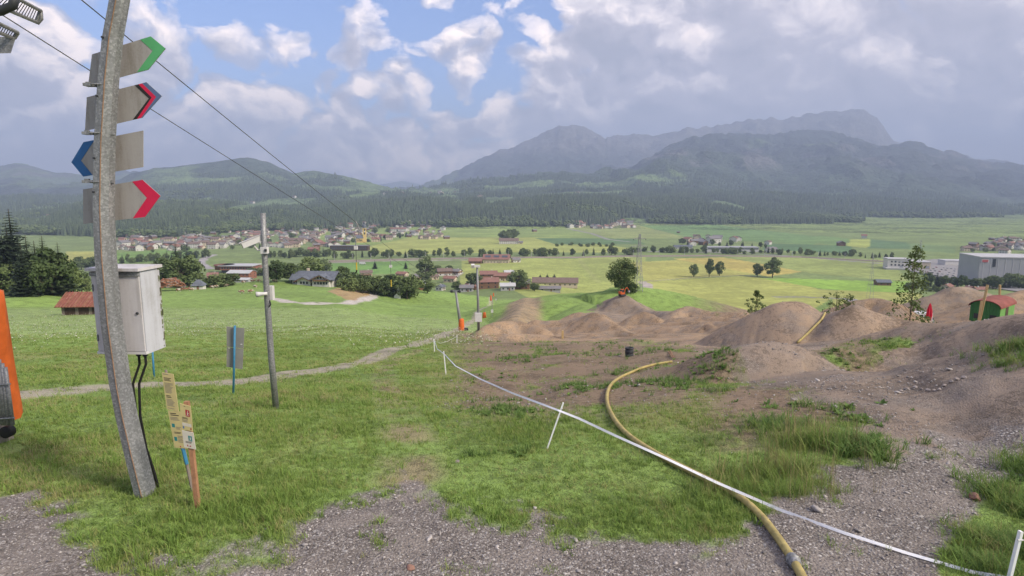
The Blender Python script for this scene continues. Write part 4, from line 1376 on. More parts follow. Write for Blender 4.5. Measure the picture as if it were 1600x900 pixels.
for k, (x0, off) in enumerate([(0.12, 0), (0.20, 0.035)]):
    b = MB(); o = Vector(cab.location)
    base = [Vector((x0, 0.1, 0.05)), Vector((x0, 0.1, -0.15))]
    path = [(207 + 10 * k, 600), (213 + 6 * k, 650), (224 + 5 * k, 700), (238 + 5 * k, 740), (247 + 4 * k, 768)]
    q = base + [at(px, py, DC + 0.10 - 0.15 * i / 4) - o for i, (px, py) in enumerate(path)]
    gz = ground(249, 770)
    b.tube(q, 0.015, 8); b.build('cable', 'black_rubber', cab)
    b = MB(); b.lathe([(0.026, -0.05), (0.03, -0.03), (0.03, 0.002)], 10, (x0, 0.1, 0)); b.build('cable_gland', 'plastic_dark', cab)

# ------------------------------------------------------------------ two notice stakes
def quadboard(parent, name, pix, d, mat, org, lines=(), picts=(), th=0.004):
    b = MB(); flat_poly(b, pix, d, -th, th, org); bd = b.build(name, mat, parent)
    A, B_, C_, D_ = [Vector((at(px, py, d) - Vector(org))) for px, py in pix]

    def uv(u, v): return (A * (1 - u) + B_ * u) * (1 - v) + (D_ * (1 - u) + C_ * u) * v

    def patch(nm, u0, v0, u1, v1, m, lift=0.0015):
        q = [uv(u0, v0), uv(u1, v0), uv(u1, v1), uv(u0, v1)]
        b = MB(); b.add([p + Vector((0, -th - lift, 0)) for p in q] + [p + Vector((0, -th - 0.0004, 0)) for p in q], [(0, 1, 2, 3), (0, 4, 5, 1), (1, 5, 6, 2), (2, 6, 7, 3), (3, 7, 4, 0)])
        return b.build(nm, m, bd)
    b = MB()
    for (u0, v0, u1, v1, bold) in lines:
        q = [uv(u0, v0), uv(u1, v0), uv(u1, v1), uv(u0, v1)]
        b.m(1 if bold else 0); b.add([p + Vector((0, -th - 0.0012, 0)) for p in q], [(0, 1, 2, 3)])
    if lines: tag(b.build('print', ['print_grey', 'print_black'], bd), kind='stuff')
    for (u0, v0, u1, v1, m) in picts: patch('pictogram', u0, v0, u1, v1, m)
    return bd, uv


def textlines(v0, v1, n, u0=0.1, u1=0.9, bold=False, fill=0.5):
    out = []
    for k in range(n):
        a = v0 + (v1 - v0) * k / n; out.append((u0, a, lerp(u0, u1, random.uniform(0.6, 1.0)), a + (v1 - v0) / n * fill, bold))
    return out


f1 = ground(302, 772)
st = thing('notice_stake', 'leaning stake with two tall yellow notice boards beside the mast', 'notice board', f1)
b = MB(); b.tube([at(259, 578, f1.y + 0.03) - f1, at(285, 690, f1.y + 0.03) - f1], 0.014, 6); b.tube([at(285, 690, f1.y + 0.03) - f1, at(303, 778, f1.y + 0.03) - f1], 0.018, 6)
b.build('stake', 'weathered_wood', st)
b = MB(); b.tube([at(285.5, 700, f1.y + 0.012) - f1, at(292, 725, f1.y + 0.012) - f1], 0.02, 6); b.build('blue_stripe', 'blue_paint', st)
quadboard(st, 'notice_panel', [(253, 582), (271, 584.5), (279.5, 643), (261, 639.5)], f1.y, 'board_yellow', f1,
          textlines(0.02, 0.06, 1, 0.1, 0.6) + textlines(0.12, 0.22, 3, 0.12, 0.85, True) + textlines(0.26, 0.55, 9) + textlines(0.60, 0.68, 2, 0.12, 0.7, True) + textlines(0.70, 0.9, 6) + textlines(0.94, 0.97, 1))
quadboard(st, 'notice_panel', [(262.5, 641.5), (283, 643.5), (293, 701), (273, 699)], f1.y, 'board_yellow', f1,
          textlines(0.05, 0.14, 2, 0.15, 0.8, True) + textlines(0.16, 0.26, 3) + textlines(0.42, 0.50, 3, 0.4, 0.85) + textlines(0.56, 0.62, 2, 0.2, 0.9, True) + textlines(0.66, 0.86, 5, 0.4, 0.9),
          [(0.12, 0.34, 0.34, 0.44, 'print_teal'), (0.12, 0.70, 0.34, 0.81, 'print_teal'), (0.45, 0.94, 0.52, 0.98, 'print_red')])
f2 = ground(309, 794)
st2 = thing('notice_stake', 'brown timber stake with pale boards showing red and teal pictograms', 'notice board', f2)
b = MB(); q0 = at(291.5, 627, f2.y + 0.03) - f2; q1 = at(310, 800, f2.y + 0.03) - f2
ax = (q0 - q1).normalized(); mm = Matrix.Rotation(math.atan2(-ax.x, ax.z) * -1, 3, 'Y')
b.box((q0 + q1) / 2, (0.05, 0.045, (q0 - q1).length), Matrix.Rotation(math.atan2(ax.x, ax.z), 3, 'Y')); b.build('stake', 'stake_wood', st2)
bd, uv = quadboard(st2, 'notice_panel', [(281, 630), (298, 635), (301.5, 674), (284.5, 670.5)], f2.y, 'board_yellow', f2,
                   textlines(0.05, 0.09, 1, 0.35, 0.6, True) + textlines(0.50, 0.58, 2, 0.12, 0.7, True) + textlines(0.60, 0.70, 2),
                   [(0.48, 0.18, 0.85, 0.44, 'print_red'), (0.08, 0.72, 0.92, 0.84, 'board_white'), (0.12, 0.86, 0.25, 0.95, 'print_blue'), (0.8, 0.88, 0.9, 0.95, 'print_red')])


def figure(bd, uv, u0, v0, u1, v1, th=0.004):
    b = MB()
    def quad(*uvs): b.add([uv(lerp(u0, u1, a), lerp(v0, v1, c)) + Vector((0, -th - 0.0026, 0)) for a, c in uvs], [tuple(range(len(uvs)))])
    quad((0.5, 0.08), (0.66, 0.14), (0.66, 0.28), (0.5, 0.3))
    quad((0.4, 0.34), (0.66, 0.34), (0.58, 0.66), (0.38, 0.66))
    quad((0.62, 0.40), (0.86, 0.50), (0.84, 0.58), (0.60, 0.50))
    quad((0.40, 0.66), (0.54, 0.66), (0.34, 0.95), (0.22, 0.95))
    quad((0.50, 0.66), (0.60, 0.66), (0.82, 0.88), (0.72, 0.92))
    b.build('pictogram_figure', 'board_white', bd)


figure(bd, uv, 0.48, 0.18, 0.85, 0.44)
bd, uv = quadboard(st2, 'notice_panel', [(284.5, 672), (302, 676), (306, 702), (288, 698.5)], f2.y, 'board_white', f2,
                   textlines(0.60, 0.72, 2, 0.2, 0.8, True) + textlines(0.86, 0.92, 1, 0.3, 0.7),
                   [(0.50, 0.24, 0.82, 0.56, 'print_teal'), (0.30, 0.80, 0.38, 0.9, 'print_red'), (0.55, 0.82, 0.63, 0.9, 'print_red')])
figure(bd, uv, 0.50, 0.24, 0.82, 0.56)

# ------------------------------------------------------------------ lift tower at the edge of the picture, padded below, gratings above
ft = ground(-4, 690)
lt = thing('lift_tower', 'steel lift tower with orange padding and grated platforms at the picture edge', 'lift tower', ft)
b = MB()
DT = ft.y
edge = [(-6, 452), (2, 457), (7, 480), (11, 520), (17, 555), (22, 600), (27, 640), (30, 660), (22, 668), (14, 620), (6, 575), (-2, 560)]
q = [at(px, py, DT) - ft for px, py in edge]
# rounded pad: wrap the outline's right edge around a vertical axis left of the frame
prof = [(-10, 448), (0, 457), (4, 480), (8, 520), (13, 560), (19, 600), (25, 640), (28, 655)]
vs = []; fs = []; m = 10
for i, (px, py) in enumerate(prof):
    p = at(px, py, DT + 0.25) - ft; cx = (at(-42, py, DT + 0.25) - ft).x + 0.06 * i * 0.2; r = max(0.05, p.x - cx) * (0.55 if i == 0 else 1)
    for k in range(m):
        w = 2 * math.pi * k / m + 0.2 * math.sin(i)
        vs.append(Vector((cx + r * math.cos(w), p.y + r * 0.75 * math.sin(w), p.z)))
fs = [(i * m + k, i * m + (k + 1) % m, (i + 1) * m + (k + 1) % m, (i + 1) * m + k) for i in range(len(prof) - 1) for k in range(m)]
b.smooth = True; b.add(vs, [f[::-1] for f in fs]); b.add(vs[:m], [tuple(range(m))]); b.build('orange_padding', 'orange_pad', lt)
for k, (xa, xb) in enumerate([(-6, 4), (-2, 9), (3, 14), (8, 20)]):
    b = MB(); b.tube([at(xa, 556 + 6 * k, DT - 0.22) - ft, at(xb, 664, DT - 0.22) - ft], 0.028, 8); b.build('frame_tube', 'galvanised_steel', lt)
for py in (602, 655):
    b = MB(); b.tube([at(-12, py, DT - 0.26) - ft, at(16 + (py - 600) * 0.12, py - 2, DT - 0.26) - ft], 0.012, 6); b.build('strap', 'galvanised_steel', lt)
for (cx, cy, w) in [(12, 674, 0.09)]:
    c = at(cx, cy, DT - 0.1) - ft; b = MB(); b.smooth = True
    b.tube([c + Vector((0, -0.06, 0)), c + Vector((0, -0.055, 0)), c + Vector((0, 0.055, 0)), c + Vector((0, 0.06, 0))], w, 16, rads=[w * 0.8, w, w, w * 0.8])
    b.build('wheel', 'black_rubber', lt)
b = MB(); c = at(-8, 672, DT) - ft; b.box(c + Vector((0, 0, -0.05)), (0.30, 0.30, 0.36)); b.build('concrete_footing', 'boulder', lt)
b = MB(); b.tube([at(-46, 700, DT + 0.25) - ft, at(-70, 300, DT + 0.25) - ft, at(-75, -60, DT + 0.25) - ft], 0.16, 10); b.build('column', 'galvanised_steel', lt)


def grate(corners, d0, d1, slats, mat='galvanised_steel'):
    """stepped grating: corners in photo order inner-left, outer-left, outer-right, inner-right"""
    P = [at(px, py, d) - ft for (px, py), d in zip(corners, (d0, d0, d1, d1))]
    g = MB()
    for a, c in ((0, 1), (1, 2), (2, 3), (3, 0)): g.tube([P[a], P[c]], 0.022, 6)
    g = g.build('platform', mat, lt)
    for k in range(1, slats):
        t = k / slats
        s = MB(); s.tube([P[0].lerp(P[3], t), P[1].lerp(P[2], t)], 0.006, 4); s.build('slat', 'plastic_dark', g)


DG = DT - 1.6
grate([(-24, 0), (-2, -18), (64, 17), (58, 35)], DG, DG + 0.9, 18)
b = MB(); b.tube([at(64, 17, DG + 0.9) - ft, at(65, 30, DG + 0.9) - ft, at(60, 36.5, DG + 0.9) - ft, at(48, 31, DG + 0.85) - ft], 0.02, 8); b.build('platform_loop', 'galvanised_steel', lt)
b = MB(); b.tube([at(-20, 20, DG) - ft, at(0, 18, DG) - ft, at(20, 9, DG) - ft, at(24, -6, DG) - ft], 0.05, 8); b.build('bracket_tube', 'plastic_dark', lt)
grate([(-30, 40), (-24, 26), (28, 51), (22, 60)], DG, DG + 0.5, 14)
b = MB(); b.add([at(px, py, DG + d) - ft for d in (0.45, 0.75) for px, py in [(-20, 57), (25, 58), (17, 83), (-20, 84)]],
                [(0, 1, 2, 3), (7, 6, 5, 4), (0, 4, 5, 1), (1, 5, 6, 2), (2, 6, 7, 3), (3, 7, 4, 0)]); b.build('sheave_cover', 'galvanised_steel', lt)
b = MB(); b.tube([at(-75, -20, DT + 0.25) - ft, at(-10, 10, DG + 0.3) - ft], 0.07, 8); b.build('platform_arm', 'galvanised_steel', lt)

# ------------------------------------------------------------------ lift ropes and hangers
tower_foot = ground(721, 516)


def rope_pts(px0, d0, px1, d1, n=60, sag=0.0):
    out = []
    for k in range(n + 1):
        t = k / n
        # even steps along the rope in space
        A = at(*px0, d0); B = at(*px1, d1); p = A.lerp(B, t); p.z -= sag * 4 * t * (1 - t)
        out.append(p)
    return out


DTW = tower_foot.y
ROPE_A = rope_pts((30, -80), 7.6, (715, 455), DTW, 80, 0.62)
ROPE_B = rope_pts((-60, -17), 8.4, (709, 456), DTW, 80, 0.35)
for rp, lab in ((ROPE_A, 'upper dark lift rope running from the top edge down the slope'), (ROPE_B, 'lower dark lift rope running behind the arrow boards down the slope')):
    b = MB(); b.tube(rp, 0.008, 6); tag(b.build('lift_rope', 'lift_rope'), lab, 'lift rope')


def on_rope(rope, px):
    best = min(rope, key=lambda p: abs(800 + F * p.x / (p.y * CP - (p.z - CAM_Z) * SP) - px))
    return best


def hanger(rope, px, length, label, bar=True):
    p = on_rope(rope, px)
    t = thing('tow_hanger', label, 'tow bar', p, 0, 'tow hangers on the lift ropes')
    b = MB(); b.tube([(0, 0, 0.03), (0.02, 0, -0.02), (0.07, 0, -0.10), (0.10, 0, -0.24), (0.10, 0, -0.5)], 0.022, 6); b.build('grip_arm', 'galvanised_steel', t)
    if bar:
        b = MB(); b.box((0.1, 0, -0.56), (0.16, 0.10, 0.16)); b.build('spring_box', 'plastic_white', t)
        b = MB(); b.tube([(0.1, 0, -0.62), (0.1, 0, -0.5 - length * 0.6)], 0.012, 5); b.build('tow_cord', 'plastic_dark', t)
        b = MB(); b.tube([(0.1, 0, -0.5 - length * 0.6), (0.1, 0, -0.5 - length * 0.88)], 0.03, 6); b.build('tow_rod', 'bar_yellow', t)
        b = MB(); b.tube([(0.1, 0, -0.5 - length * 0.88), (0.09, 0, -0.5 - length * 0.96), (0.02, 0, -0.5 - length), (-0.10, 0, -0.5 - length * 0.99)], 0.035, 6); b.build('seat_hook', 'black_rubber', t)
    return t


hanger(ROPE_A, 552, 0.9, 'bare curved hanger pipe on the upper lift rope', False)
hanger(ROPE_B, 548, 1.25, 'tow bar with yellow rod hanging above the village')
hanger(ROPE_B, 606, 1.5, 'small tow bar with yellow rod further down the lift')

# ------------------------------------------------------------------ lift masts down the slope
s = m_per_px(tower_foot)
lm = thing('lift_mast', 'leaning grey lift mast with bright orange pad at its foot', 'lift mast', tower_foot)
b = MB(); b.tube([(0, 0, -0.3), at(712, 455, DTW) - tower_foot], 0.22, 8, rads=[0.24, 0.15]); b.build('mast', 'galvanised_steel', lm)
tp = at(712, 455, DTW) - tower_foot
b = MB(); b.box(tp + Vector((0, 0, 0.05)), (1.5, 0.14, 0.14)); b.build('crossarm', 'galvanised_steel', lm)
for sx in (-0.55, 0.55):
    b = MB(); c = tp + Vector((sx, 0, -0.02)); b.tube([c + Vector((0, -0.08, 0)), c + Vector((0, 0.08, 0))], 0.2, 12); b.build('sheave', 'plastic_dark', lm)
b = MB(); b.lathe([(0.40, -0.2), (0.43, 0.2), (0.36, 1.55), (0.30, 1.66), (0.2, 1.68)], 12); b.build('foot_pad', 'orange_pad', lm)
b = MB(); b.box((0.7, 0, 0.15), (0.5, 0.5, 0.35)); b.build('foot_box', 'plastic_dark', lm)
lp = ground(748, 514)
s = m_per_px(lp)
po = thing('floodlight_pole', 'tall thin grey pole with small lamp beside the lift track', 'pole', lp)
b = MB(); b.tube([(0, 0, -0.3), at(745.5, 417, lp.y) - lp], 0.1, 8, rads=[0.14, 0.09]); b.build('pole', 'galvanised_steel', po)
b = MB(); c = at(744, 416, lp.y) - lp; b.box(c, (0.75, 0.3, 0.2)); b.box(c + Vector((-0.3, -0.15, 0.05)), (0.3, 0.3, 0.3), Matrix.Rotation(0.4, 3, 'X')); b.build('lamp', 'plastic_white', po)
b = MB(); b.box(at(748, 495, lp.y) - lp + Vector((0, -0.25, 0)), (0.62, 0.25, 0.85)); b.build('switch_box', 'plastic_white', po)
for k, (px, py, hp, lab) in enumerate([(757, 496, 8, 'first small orange pad beside the lift track past the tall pole'), (767, 475, 7, 'second small orange pad near the lower end of the lift track'), (771, 463, 5, 'farthest small orange pad at the hamlet end of the lift track')]):
    g = ground(px, py); h = max(0.9, hp * m_per_px(g) * 1.1)
    b = MB(); b.lathe([(0.42, -0.2), (0.44, 0.1), (0.34, h * 0.9), (0.2, h)], 10); t = thing('padded_post', lab, 'post', g, 0, 'orange padded posts along the lift'); b.build('pad', 'orange_pad', t)
    b = MB(); b.tube([(0, 0, h * 0.9), (0.1, 0, h + 0.5)], 0.08, 6); b.build('post', 'galvanised_steel', t)
for k, (px, py0, py1, lab) in enumerate([(769, 495, 462, 'thin grey pole with white box just past the tall floodlight pole'), (775, 474, 452, 'thin grey pole with white box at the hamlet end of the slope')]):
    g = ground(px, py0); t = thing('marker_pole', lab, 'pole', g, 0, 'thin poles with boxes along the lift')
    h = (py0 - py1) * m_per_px(g)
    b = MB(); b.tube([(0, 0, -0.2), (0, 0, h)], 0.07, 6); b.build('pole', 'galvanised_steel', t)
    b = MB(); b.box((0, -0.1, h * 0.28), (0.55, 0.2, 0.7)); b.build('box', 'plastic_white', t)

# ------------------------------------------------------------------ camera pole in the meadow
g = ground(431, 638)
cpole = thing('camera_pole', 'grey steel pole with white surveillance camera and horn speaker', 'camera pole', g)
dC = g.y
b = MB(); b.tube([at(432, 645, dC) - g, at(424, 560, dC) - g, at(417, 460, dC) - g, at(413, 390, dC) - g, at(411, 333, dC) - g], 0.055, 10, rads=[0.066, 0.064, 0.060, 0.056, 0.052]); b.build('pole', 'galvanised_steel', cpole)
a0 = at(379, 384, dC - 0.1) - g; a1 = at(411, 371, dC + 0.05) - g
axd = (a1 - a0).normalized(); rotm = axd.to_track_quat('X', 'Z').to_matrix()
b = MB(); b.box((a0 + a1) / 2, ((a1 - a0).length, 0.11, 0.11), rotm); cb = b.build('camera_housing', 'plastic_white', cpole)
b = MB(); b.box((a0 + a1) / 2 + Vector((-0.03, 0, 0.065)), ((a1 - a0).length + 0.08, 0.135, 0.012), rotm); b.build('sun_shield', 'cabinet_white', cb)
b = MB(); b.box(a0 - axd * 0.004, (0.012, 0.085, 0.085), rotm); b.build('lens', 'lens_glass', cb)
b = MB(); b.tube([at(397, 384, dC) - g, at(403, 391, dC) - g, at(412, 391, dC - 0.03) - g], 0.018, 6); b.build('camera_arm', 'cabinet_white', cpole)
b = MB(); b.box(at(413.5, 391, dC - 0.07) - g, (0.13, 0.12, 0.13)); b.build('junction_box', 'plastic_white', cpole)
b = MB(); b.box(at(415, 391, dC - 0.14) - g, (0.045, 0.02, 0.05)); b.build('connector', 'plastic_dark', cpole)
b = MB(); b.box(at(421, 457.5, dC + 0.09) - g, (0.17, 0.12, 0.29)); b.build('control_box', 'plastic_white', cpole)
hs = at(402, 460, dC - 0.1) - g
b = MB(); b.tube([hs + Vector((-0.01, -0.03, 0)), hs + Vector((0.05, -0.01, 0.005)), hs + Vector((0.12, 0, 0.01)), hs + Vector((0.2, 0.02, 0.015))], 0.05, 12, rads=[0.062, 0.048, 0.036, 0.034]); hn = b.build('horn_speaker', 'plastic_white', cpole)
b = MB(); b.tube([hs + Vector((-0.014, -0.032, 0)), hs + Vector((-0.011, -0.03, 0))], 0.045, 12); b.build('horn_mouth', 'lens_glass', hn)
b = MB(); b.tube([at(421, 468, dC) - g, at(423, 476, dC - 0.08) - g, at(420, 480, dC - 0.07) - g], 0.012, 6); b.build('cable', 'black_rubber', cpole)

# blue stakes with panels
g = ground(365, 617)
t = thing('sign_stake', 'blue stake carrying two grey panels seen from behind in the meadow', 'sign', g)
b = MB(); b.tube([at(364.5, 622, g.y) - g, at(367, 509, g.y) - g], 0.028, 8); b.build('stake', 'blue_paint', t)
for pl in ([(354, 510), (382, 513), (380.5, 544.5), (354.5, 541.5)], [(354.5, 542.5), (380.5, 545.5), (379, 577), (354, 573)]):
    b = MB(); flat_poly(b, pl, g.y + 0.06, -0.004, 0.004, g); pn = b.build('panel', 'panel_grey', t)
for (cx, cy) in [(358, 544), (377, 538)]:
    b = MB(); b.box(at(cx, cy, g.y + 0.05) - g, (0.04, 0.01, 0.02)); b.build('sticker', 'plastic_white', t)
g = ground(241, 592)
b = MB(); b.tube([(0, 0, -0.1), at(238, 545, g.y) - g], 0.03, 8); t = thing('blue_stake', 'bare blue stake behind the white cabinet', 'stake', g); b.build('stake', 'blue_paint', t)

# ------------------------------------------------------------------ tape fence and posts
P1 = ground(697, 586); P2 = ground(855, 701); P3 = ground(1576, 908); P4 = ground(679, 549); P5 = ground(714, 536)


def post(g, toppx, label, w=0.035):
    t = thing('fence_post', label, 'post', g, 0, 'white tape fence posts')
    tp = at(*toppx, g.y) - g
    b = MB(); ax = tp.normalized(); b.box(tp / 2, (w, w * 0.7, tp.length + 0.1), Vector(ax).to_track_quat('Z', 'Y').to_matrix()); b.build('post', 'tape_white', t)
    b = MB(); b.tube([tp * 0.94 + Vector((-w * 0.7, -w * 0.5, 0)), tp * 0.94 + Vector((w * 0.7, -w * 0.5, 0))], 0.008, 5); b.build('tape_clip', 'plastic_white', t)
    return t


post(P1, (693.5, 551), 'upright white fence post at the start of the long tape', 0.045)
post(P2, (878.5, 634), 'slanting white fence post in the grass holding the tape', 0.028)
post(P3, (1593, 838), 'white fence post in the grass at the picture corner', 0.035)
post(P4, (678, 531), 'small white fence post at the bend of the tape', 0.06)
post(P5, (714, 524), 'farthest small white fence post below the orange mast', 0.06)
TP = [((714, 525.5), P5.y), ((700, 533), (P5.y + P4.y) / 2), ((688, 536.5), P4.y), ((679, 533), P4.y), ((683, 545), (P4.y * 0.5 + P1.y * 0.5)), ((694, 553), P1.y - 0.02), ((712, 572), None), ((750, 592), None), ((800, 614), None), ((840, 629), None), ((872, 641), P2.y - 0.03), ((905, 654), None), ((960, 680), None), ((1040, 716), None), ((1120, 754), None), ((1220, 797), None), ((1320, 833), None), ((1420, 865), None), ((1520, 894), None), ((1585, 905), P3.y - 0.02)]
known = [(i, d) for i, (_, d) in enumerate(TP) if d]
tape = []
for i, (p, d) in enumerate(TP):
    if not d:
        a = max(k for k in known if k[0] < i); c = min(k for k in known if k[0] > i)
        ta = TP[a[0]][0][0]; tb = TP[c[0]][0][0]; f = (p[0] - ta) / (tb - ta)
        d = 1 / (1 / a[1] + f * (1 / c[1] - 1 / a[1]))
        gq = ground(*p); d = min(d, gq.y - 0.04)
    tape.append(at(*p, d))
# denser points
dense = []
for a, c in zip(tape[:-1], tape[1:]):
    for k in range(5): dense.append(a.lerp(c, k / 5))
dense.append(tape[-1])
b = MB(); b.ribbon(dense, 0.0165, 0.0015); tag(b.build('barrier_tape', 'tape_white'), 'long white barrier tape stretched across the grass and gravel', 'tape')

# ------------------------------------------------------------------ hoses, drum, stakes, stones
def onground(pix, lift, jitter=0):
    return [ground(px, py) + Vector((0, 0, lift)) for px, py in pix]


def smooth(pts, n=4):
    out = []
    for i in range(len(pts) - 1):
        p0, p1, p2, p3 = pts[max(i - 1, 0)], pts[i], pts[i + 1], pts[min(i + 2, len(pts) - 1)]
        for k in range(n):
            t = k / n
            out.append(0.5 * ((2 * p1) + (p2 - p0) * t + (2 * p0 - 5 * p1 + 4 * p2 - p3) * t * t + (3 * p1 - p0 - 3 * p2 + p3) * t ** 3))
    out.append(pts[-1]); return out


hp = smooth(onground([(1270, 940), (1250, 903), (1232, 872), (1212, 843), (1190, 814), (1160, 786), (1125, 765), (1085, 745), (1040, 722), (1000, 698), (975, 678), (958, 656), (949, 634), (949, 616), (956, 602), (969, 592), (986, 584), (1003, 577), (1025, 571), (1050, 567)], 0.05), 5)
hose = thing('hose', 'thick yellow water hose curving over the earth down to the gravel', 'hose', hp[0])
b = MB(); b.tube([p - hp[0] for p in hp], 0.042, 12); b.build('tube', 'hose_yellow', hose)
k0 = min(range(len(hp)), key=lambda k: (hp[k] - (ground(1238, 884) + Vector((0, 0, 0.05)))).length)
ca, cb_ = hp[k0] - hp[0], hp[k0 + 2] - hp[0]; dr = (cb_ - ca).normalized()
b = MB(); b.tube([ca - dr * 0.07, ca - dr * 0.06, ca + dr * 0.06, ca + dr * 0.07], 0.05, 14, rads=[0.048, 0.056, 0.056, 0.048]); b.tube([ca - dr * 0.015, ca + dr * 0.015], 0.066, 14); b.build('coupling', 'galvanised_steel', hose)
h2 = smooth([ground(px, py, 20) + Vector((0, 0, 0.07)) for px, py in [(1289, 491), (1283, 502), (1272, 513), (1260, 525), (1246, 537)]], 4)
b = MB(); b.tube([p - h2[0] for p in h2], 0.055, 8); t = thing('hose', 'short yellow hose lying down the side of the tall earth mound', 'hose', h2[0]); b.build('tube', 'hose_yellow', t)
g = ground(983, 557); w = 13.5 * m_per_px(g)
t = thing('plastic_drum', 'dark grey ribbed plastic drum standing on the weedy bank', 'drum', g)
b = MB(); r = w / 2; b.lathe([(r * 0.9, -0.03), (r, 0.02), (r, w * 0.35), (r * 0.93, w * 0.38), (r, w * 0.42), (r, w * 0.78), (r * 0.9, w * 0.84), (r * 0.9, w * 0.9), (r * 1.0, w * 0.92), (r * 1.0, w * 1.1), (r * 0.86, w * 1.1), (r * 0.84, w * 0.95)], 18); b.build('barrel', 'plastic_dark', t)
b = MB(); b.tube([(0, 0, w * 0.93), (0, 0, w * 0.955)], r * 0.82, 16); b.build('opening', 'black_rubber', t)
g = ground(879, 529); h = 13 * m_per_px(g)
t = thing('timber_post', 'short pale timber post in the middle of the dirt track', 'post', g)
b = MB(); b.box((0, 0, h / 2 - 0.1), (3.2 * m_per_px(g), 3 * m_per_px(g), h + 0.2)); b.build('post', 'plank_yellow', t)
for k, (pa, pb, lab) in enumerate([((1044, 550), (1050, 560), 'thin pale stick lying where the hose ends, farther one'), ((1047, 549), (1053, 560), 'thin pale stick lying where the hose ends, nearer one')]):
    A, B_ = ground(*pa), ground(*pb); b = MB(); b.tube([Vector((0, 0, 0.05)), B_ - A + Vector((0, 0, 0.05))], 0.015, 6); t = thing('stick', lab, 'stick', A); b.build('stick', 'stake_wood', t)


def rock(px, py, wpx, label, mat='boulder', flat=0.6, seed=1):
    g = ground(px, py); w = wpx * m_per_px(g) / 2
    rg = random.Random(seed); bm_v = []
    import bmesh
    bm = bmesh.new(); bmesh.ops.create_icosphere(bm, subdivisions=3, radius=1.0)
    offs = [(Vector((rg.uniform(-1, 1), rg.uniform(-1, 1), rg.uniform(-1, 1))).normalized(), rg.uniform(0.55, 0.95)) for _ in range(14)]
    for v in bm.verts:
        d = v.co.normalized(); r = 1.0
        for n_, c in offs:
            dd = d.dot(n_)
            if dd > 1e-3: r = min(r, c / dd)
        v.co = Vector((d.x * r * w, d.y * r * w * 0.8, d.z * r * w * flat))
    me = bpy.data.meshes.new('rock'); bm.to_mesh(me); bm.free(); me.materials.append(MATS[mat])
    o = bpy.data.objects.new('stone', me); o.location = g + Vector((0, 0, w * flat * 0.5)); o.rotation_euler = (0, 0, rg.uniform(0, 6)); link(o)
    return tag(o, label, 'stone')


rock(1523, 780, 20, 'reddish stone lying alone on the gravel near the grass edge', 'red_boulder', 0.75, 3)
rock(642, 888, 22, 'flat reddish stone in the gravel at the bottom of the picture', 'red_boulder', 0.35, 4)
rock(714, 722, 12, 'small flat grey slab in the grass', 'boulder', 0.3, 5)
rock(1493, 807, 8, 'small pale stone on the gravel below the reddish one', 'boulder', 0.7, 6)
rock(1448, 886, 9, 'small pale stone beside the tape near the picture bottom', 'boulder', 0.7, 7)
rock(1243, 625, 14, 'flat pale slab on the gravel mound above the tall grass', 'boulder', 0.3, 8)
rock(1335, 634, 7, 'small white stone on the gravel slope above the tall grass', 'boulder', 0.7, 9)
# broken pale edge stones of the track bowl
bowl = [((1408, 612), 8), ((1418, 609), 9), ((1430, 606), 10), ((1440, 609), 8), ((1450, 611), 10), ((1460, 611), 9), ((1468, 609), 8), ((1476, 603), 9), ((1486, 598), 11), ((1496, 594), 10), ((1506, 591), 10)]
for k, ((px, py), w) in enumerate(bowl):
    o = rock(px, py, w, 'pale broken edge stone along the rim of the gravel bowl', 'boulder', 0.6, 20 + k); o['group'] = 'edge stones of the gravel bowl'

# ------------------------------------------------------------------ building materials
simple('plaster_white', (0.60, 0.58, 0.55), 0.8, 0.12, 0.6)
simple('plaster_cream', (0.55, 0.47, 0.36), 0.8, 0.12, 0.6)
simple('plaster_yellow', (0.62, 0.46, 0.19), 0.8, 0.08, 0.6)
simple('plaster_grey', (0.40, 0.40, 0.40), 0.8, 0.12, 0.4)
simple('timber_brown', (0.20, 0.115, 0.07), 0.85, 0.3, 0.8)
simple('timber_red', (0.28, 0.12, 0.075), 0.85, 0.25, 0.8)
simple('tiles_brown', (0.185, 0.135, 0.115), 0.85, 0.25, 0.7)
simple('tiles_red', (0.25, 0.135, 0.11), 0.85, 0.25, 0.7)
simple('tiles_grey', (0.20, 0.19, 0.195), 0.8, 0.25, 0.7)
simple('tiles_slate', (0.13, 0.145, 0.175), 0.7, 0.25, 0.7)
simple('sheet_pale', (0.46, 0.46, 0.47), 0.6, 0.15, 0.3)
simple('hall_grey', (0.33, 0.34, 0.36), 0.6, 0.08, 0.1)
simple('window_dark', (0.045, 0.05, 0.06), 0.25, 0.2, 0.5)
simple('asphalt_pale', (0.26, 0.25, 0.25), 0.9, 0.15, 0.2)
simple('sign_red', (0.45, 0.04, 0.05), 0.6, 0.1)
simple('log_bark', (0.30, 0.15, 0.085), 0.85, 0.45, 0.8)
_t = NT('cow_brown')
_t.done(_t.ramp(_t.noise(_t.pos, 1.6, 3, 0.5), [(0.46, (0.20, 0.105, 0.06)), (0.50, (0.24, 0.13, 0.08)), (0.53, (0.52, 0.47, 0.41))]), 0.9)
simple('cow_white', (0.55, 0.50, 0.44), 0.9, 0.2, 1.2)
simple('glass_panel', (0.06, 0.075, 0.10), 0.3, 0.1)
simple('car_white', (0.55, 0.55, 0.56), 0.3, 0.05)
simple('car_dark', (0.06, 0.065, 0.075), 0.3, 0.05)
simple('car_red', (0.33, 0.04, 0.04), 0.3, 0.05)
simple('car_silver', (0.30, 0.31, 0.33), 0.3, 0.05)
simple('steel_grey', (0.30, 0.31, 0.32), 0.6, 0.1)
simple('ballast', (0.24, 0.20, 0.175), 0.9, 0.2, 0.5)
simple('sculpture_white', (0.64, 0.63, 0.60), 0.7, 0.08, 1)
simple('river_teal', (0.05, 0.08, 0.08), 0.2, 0.1)


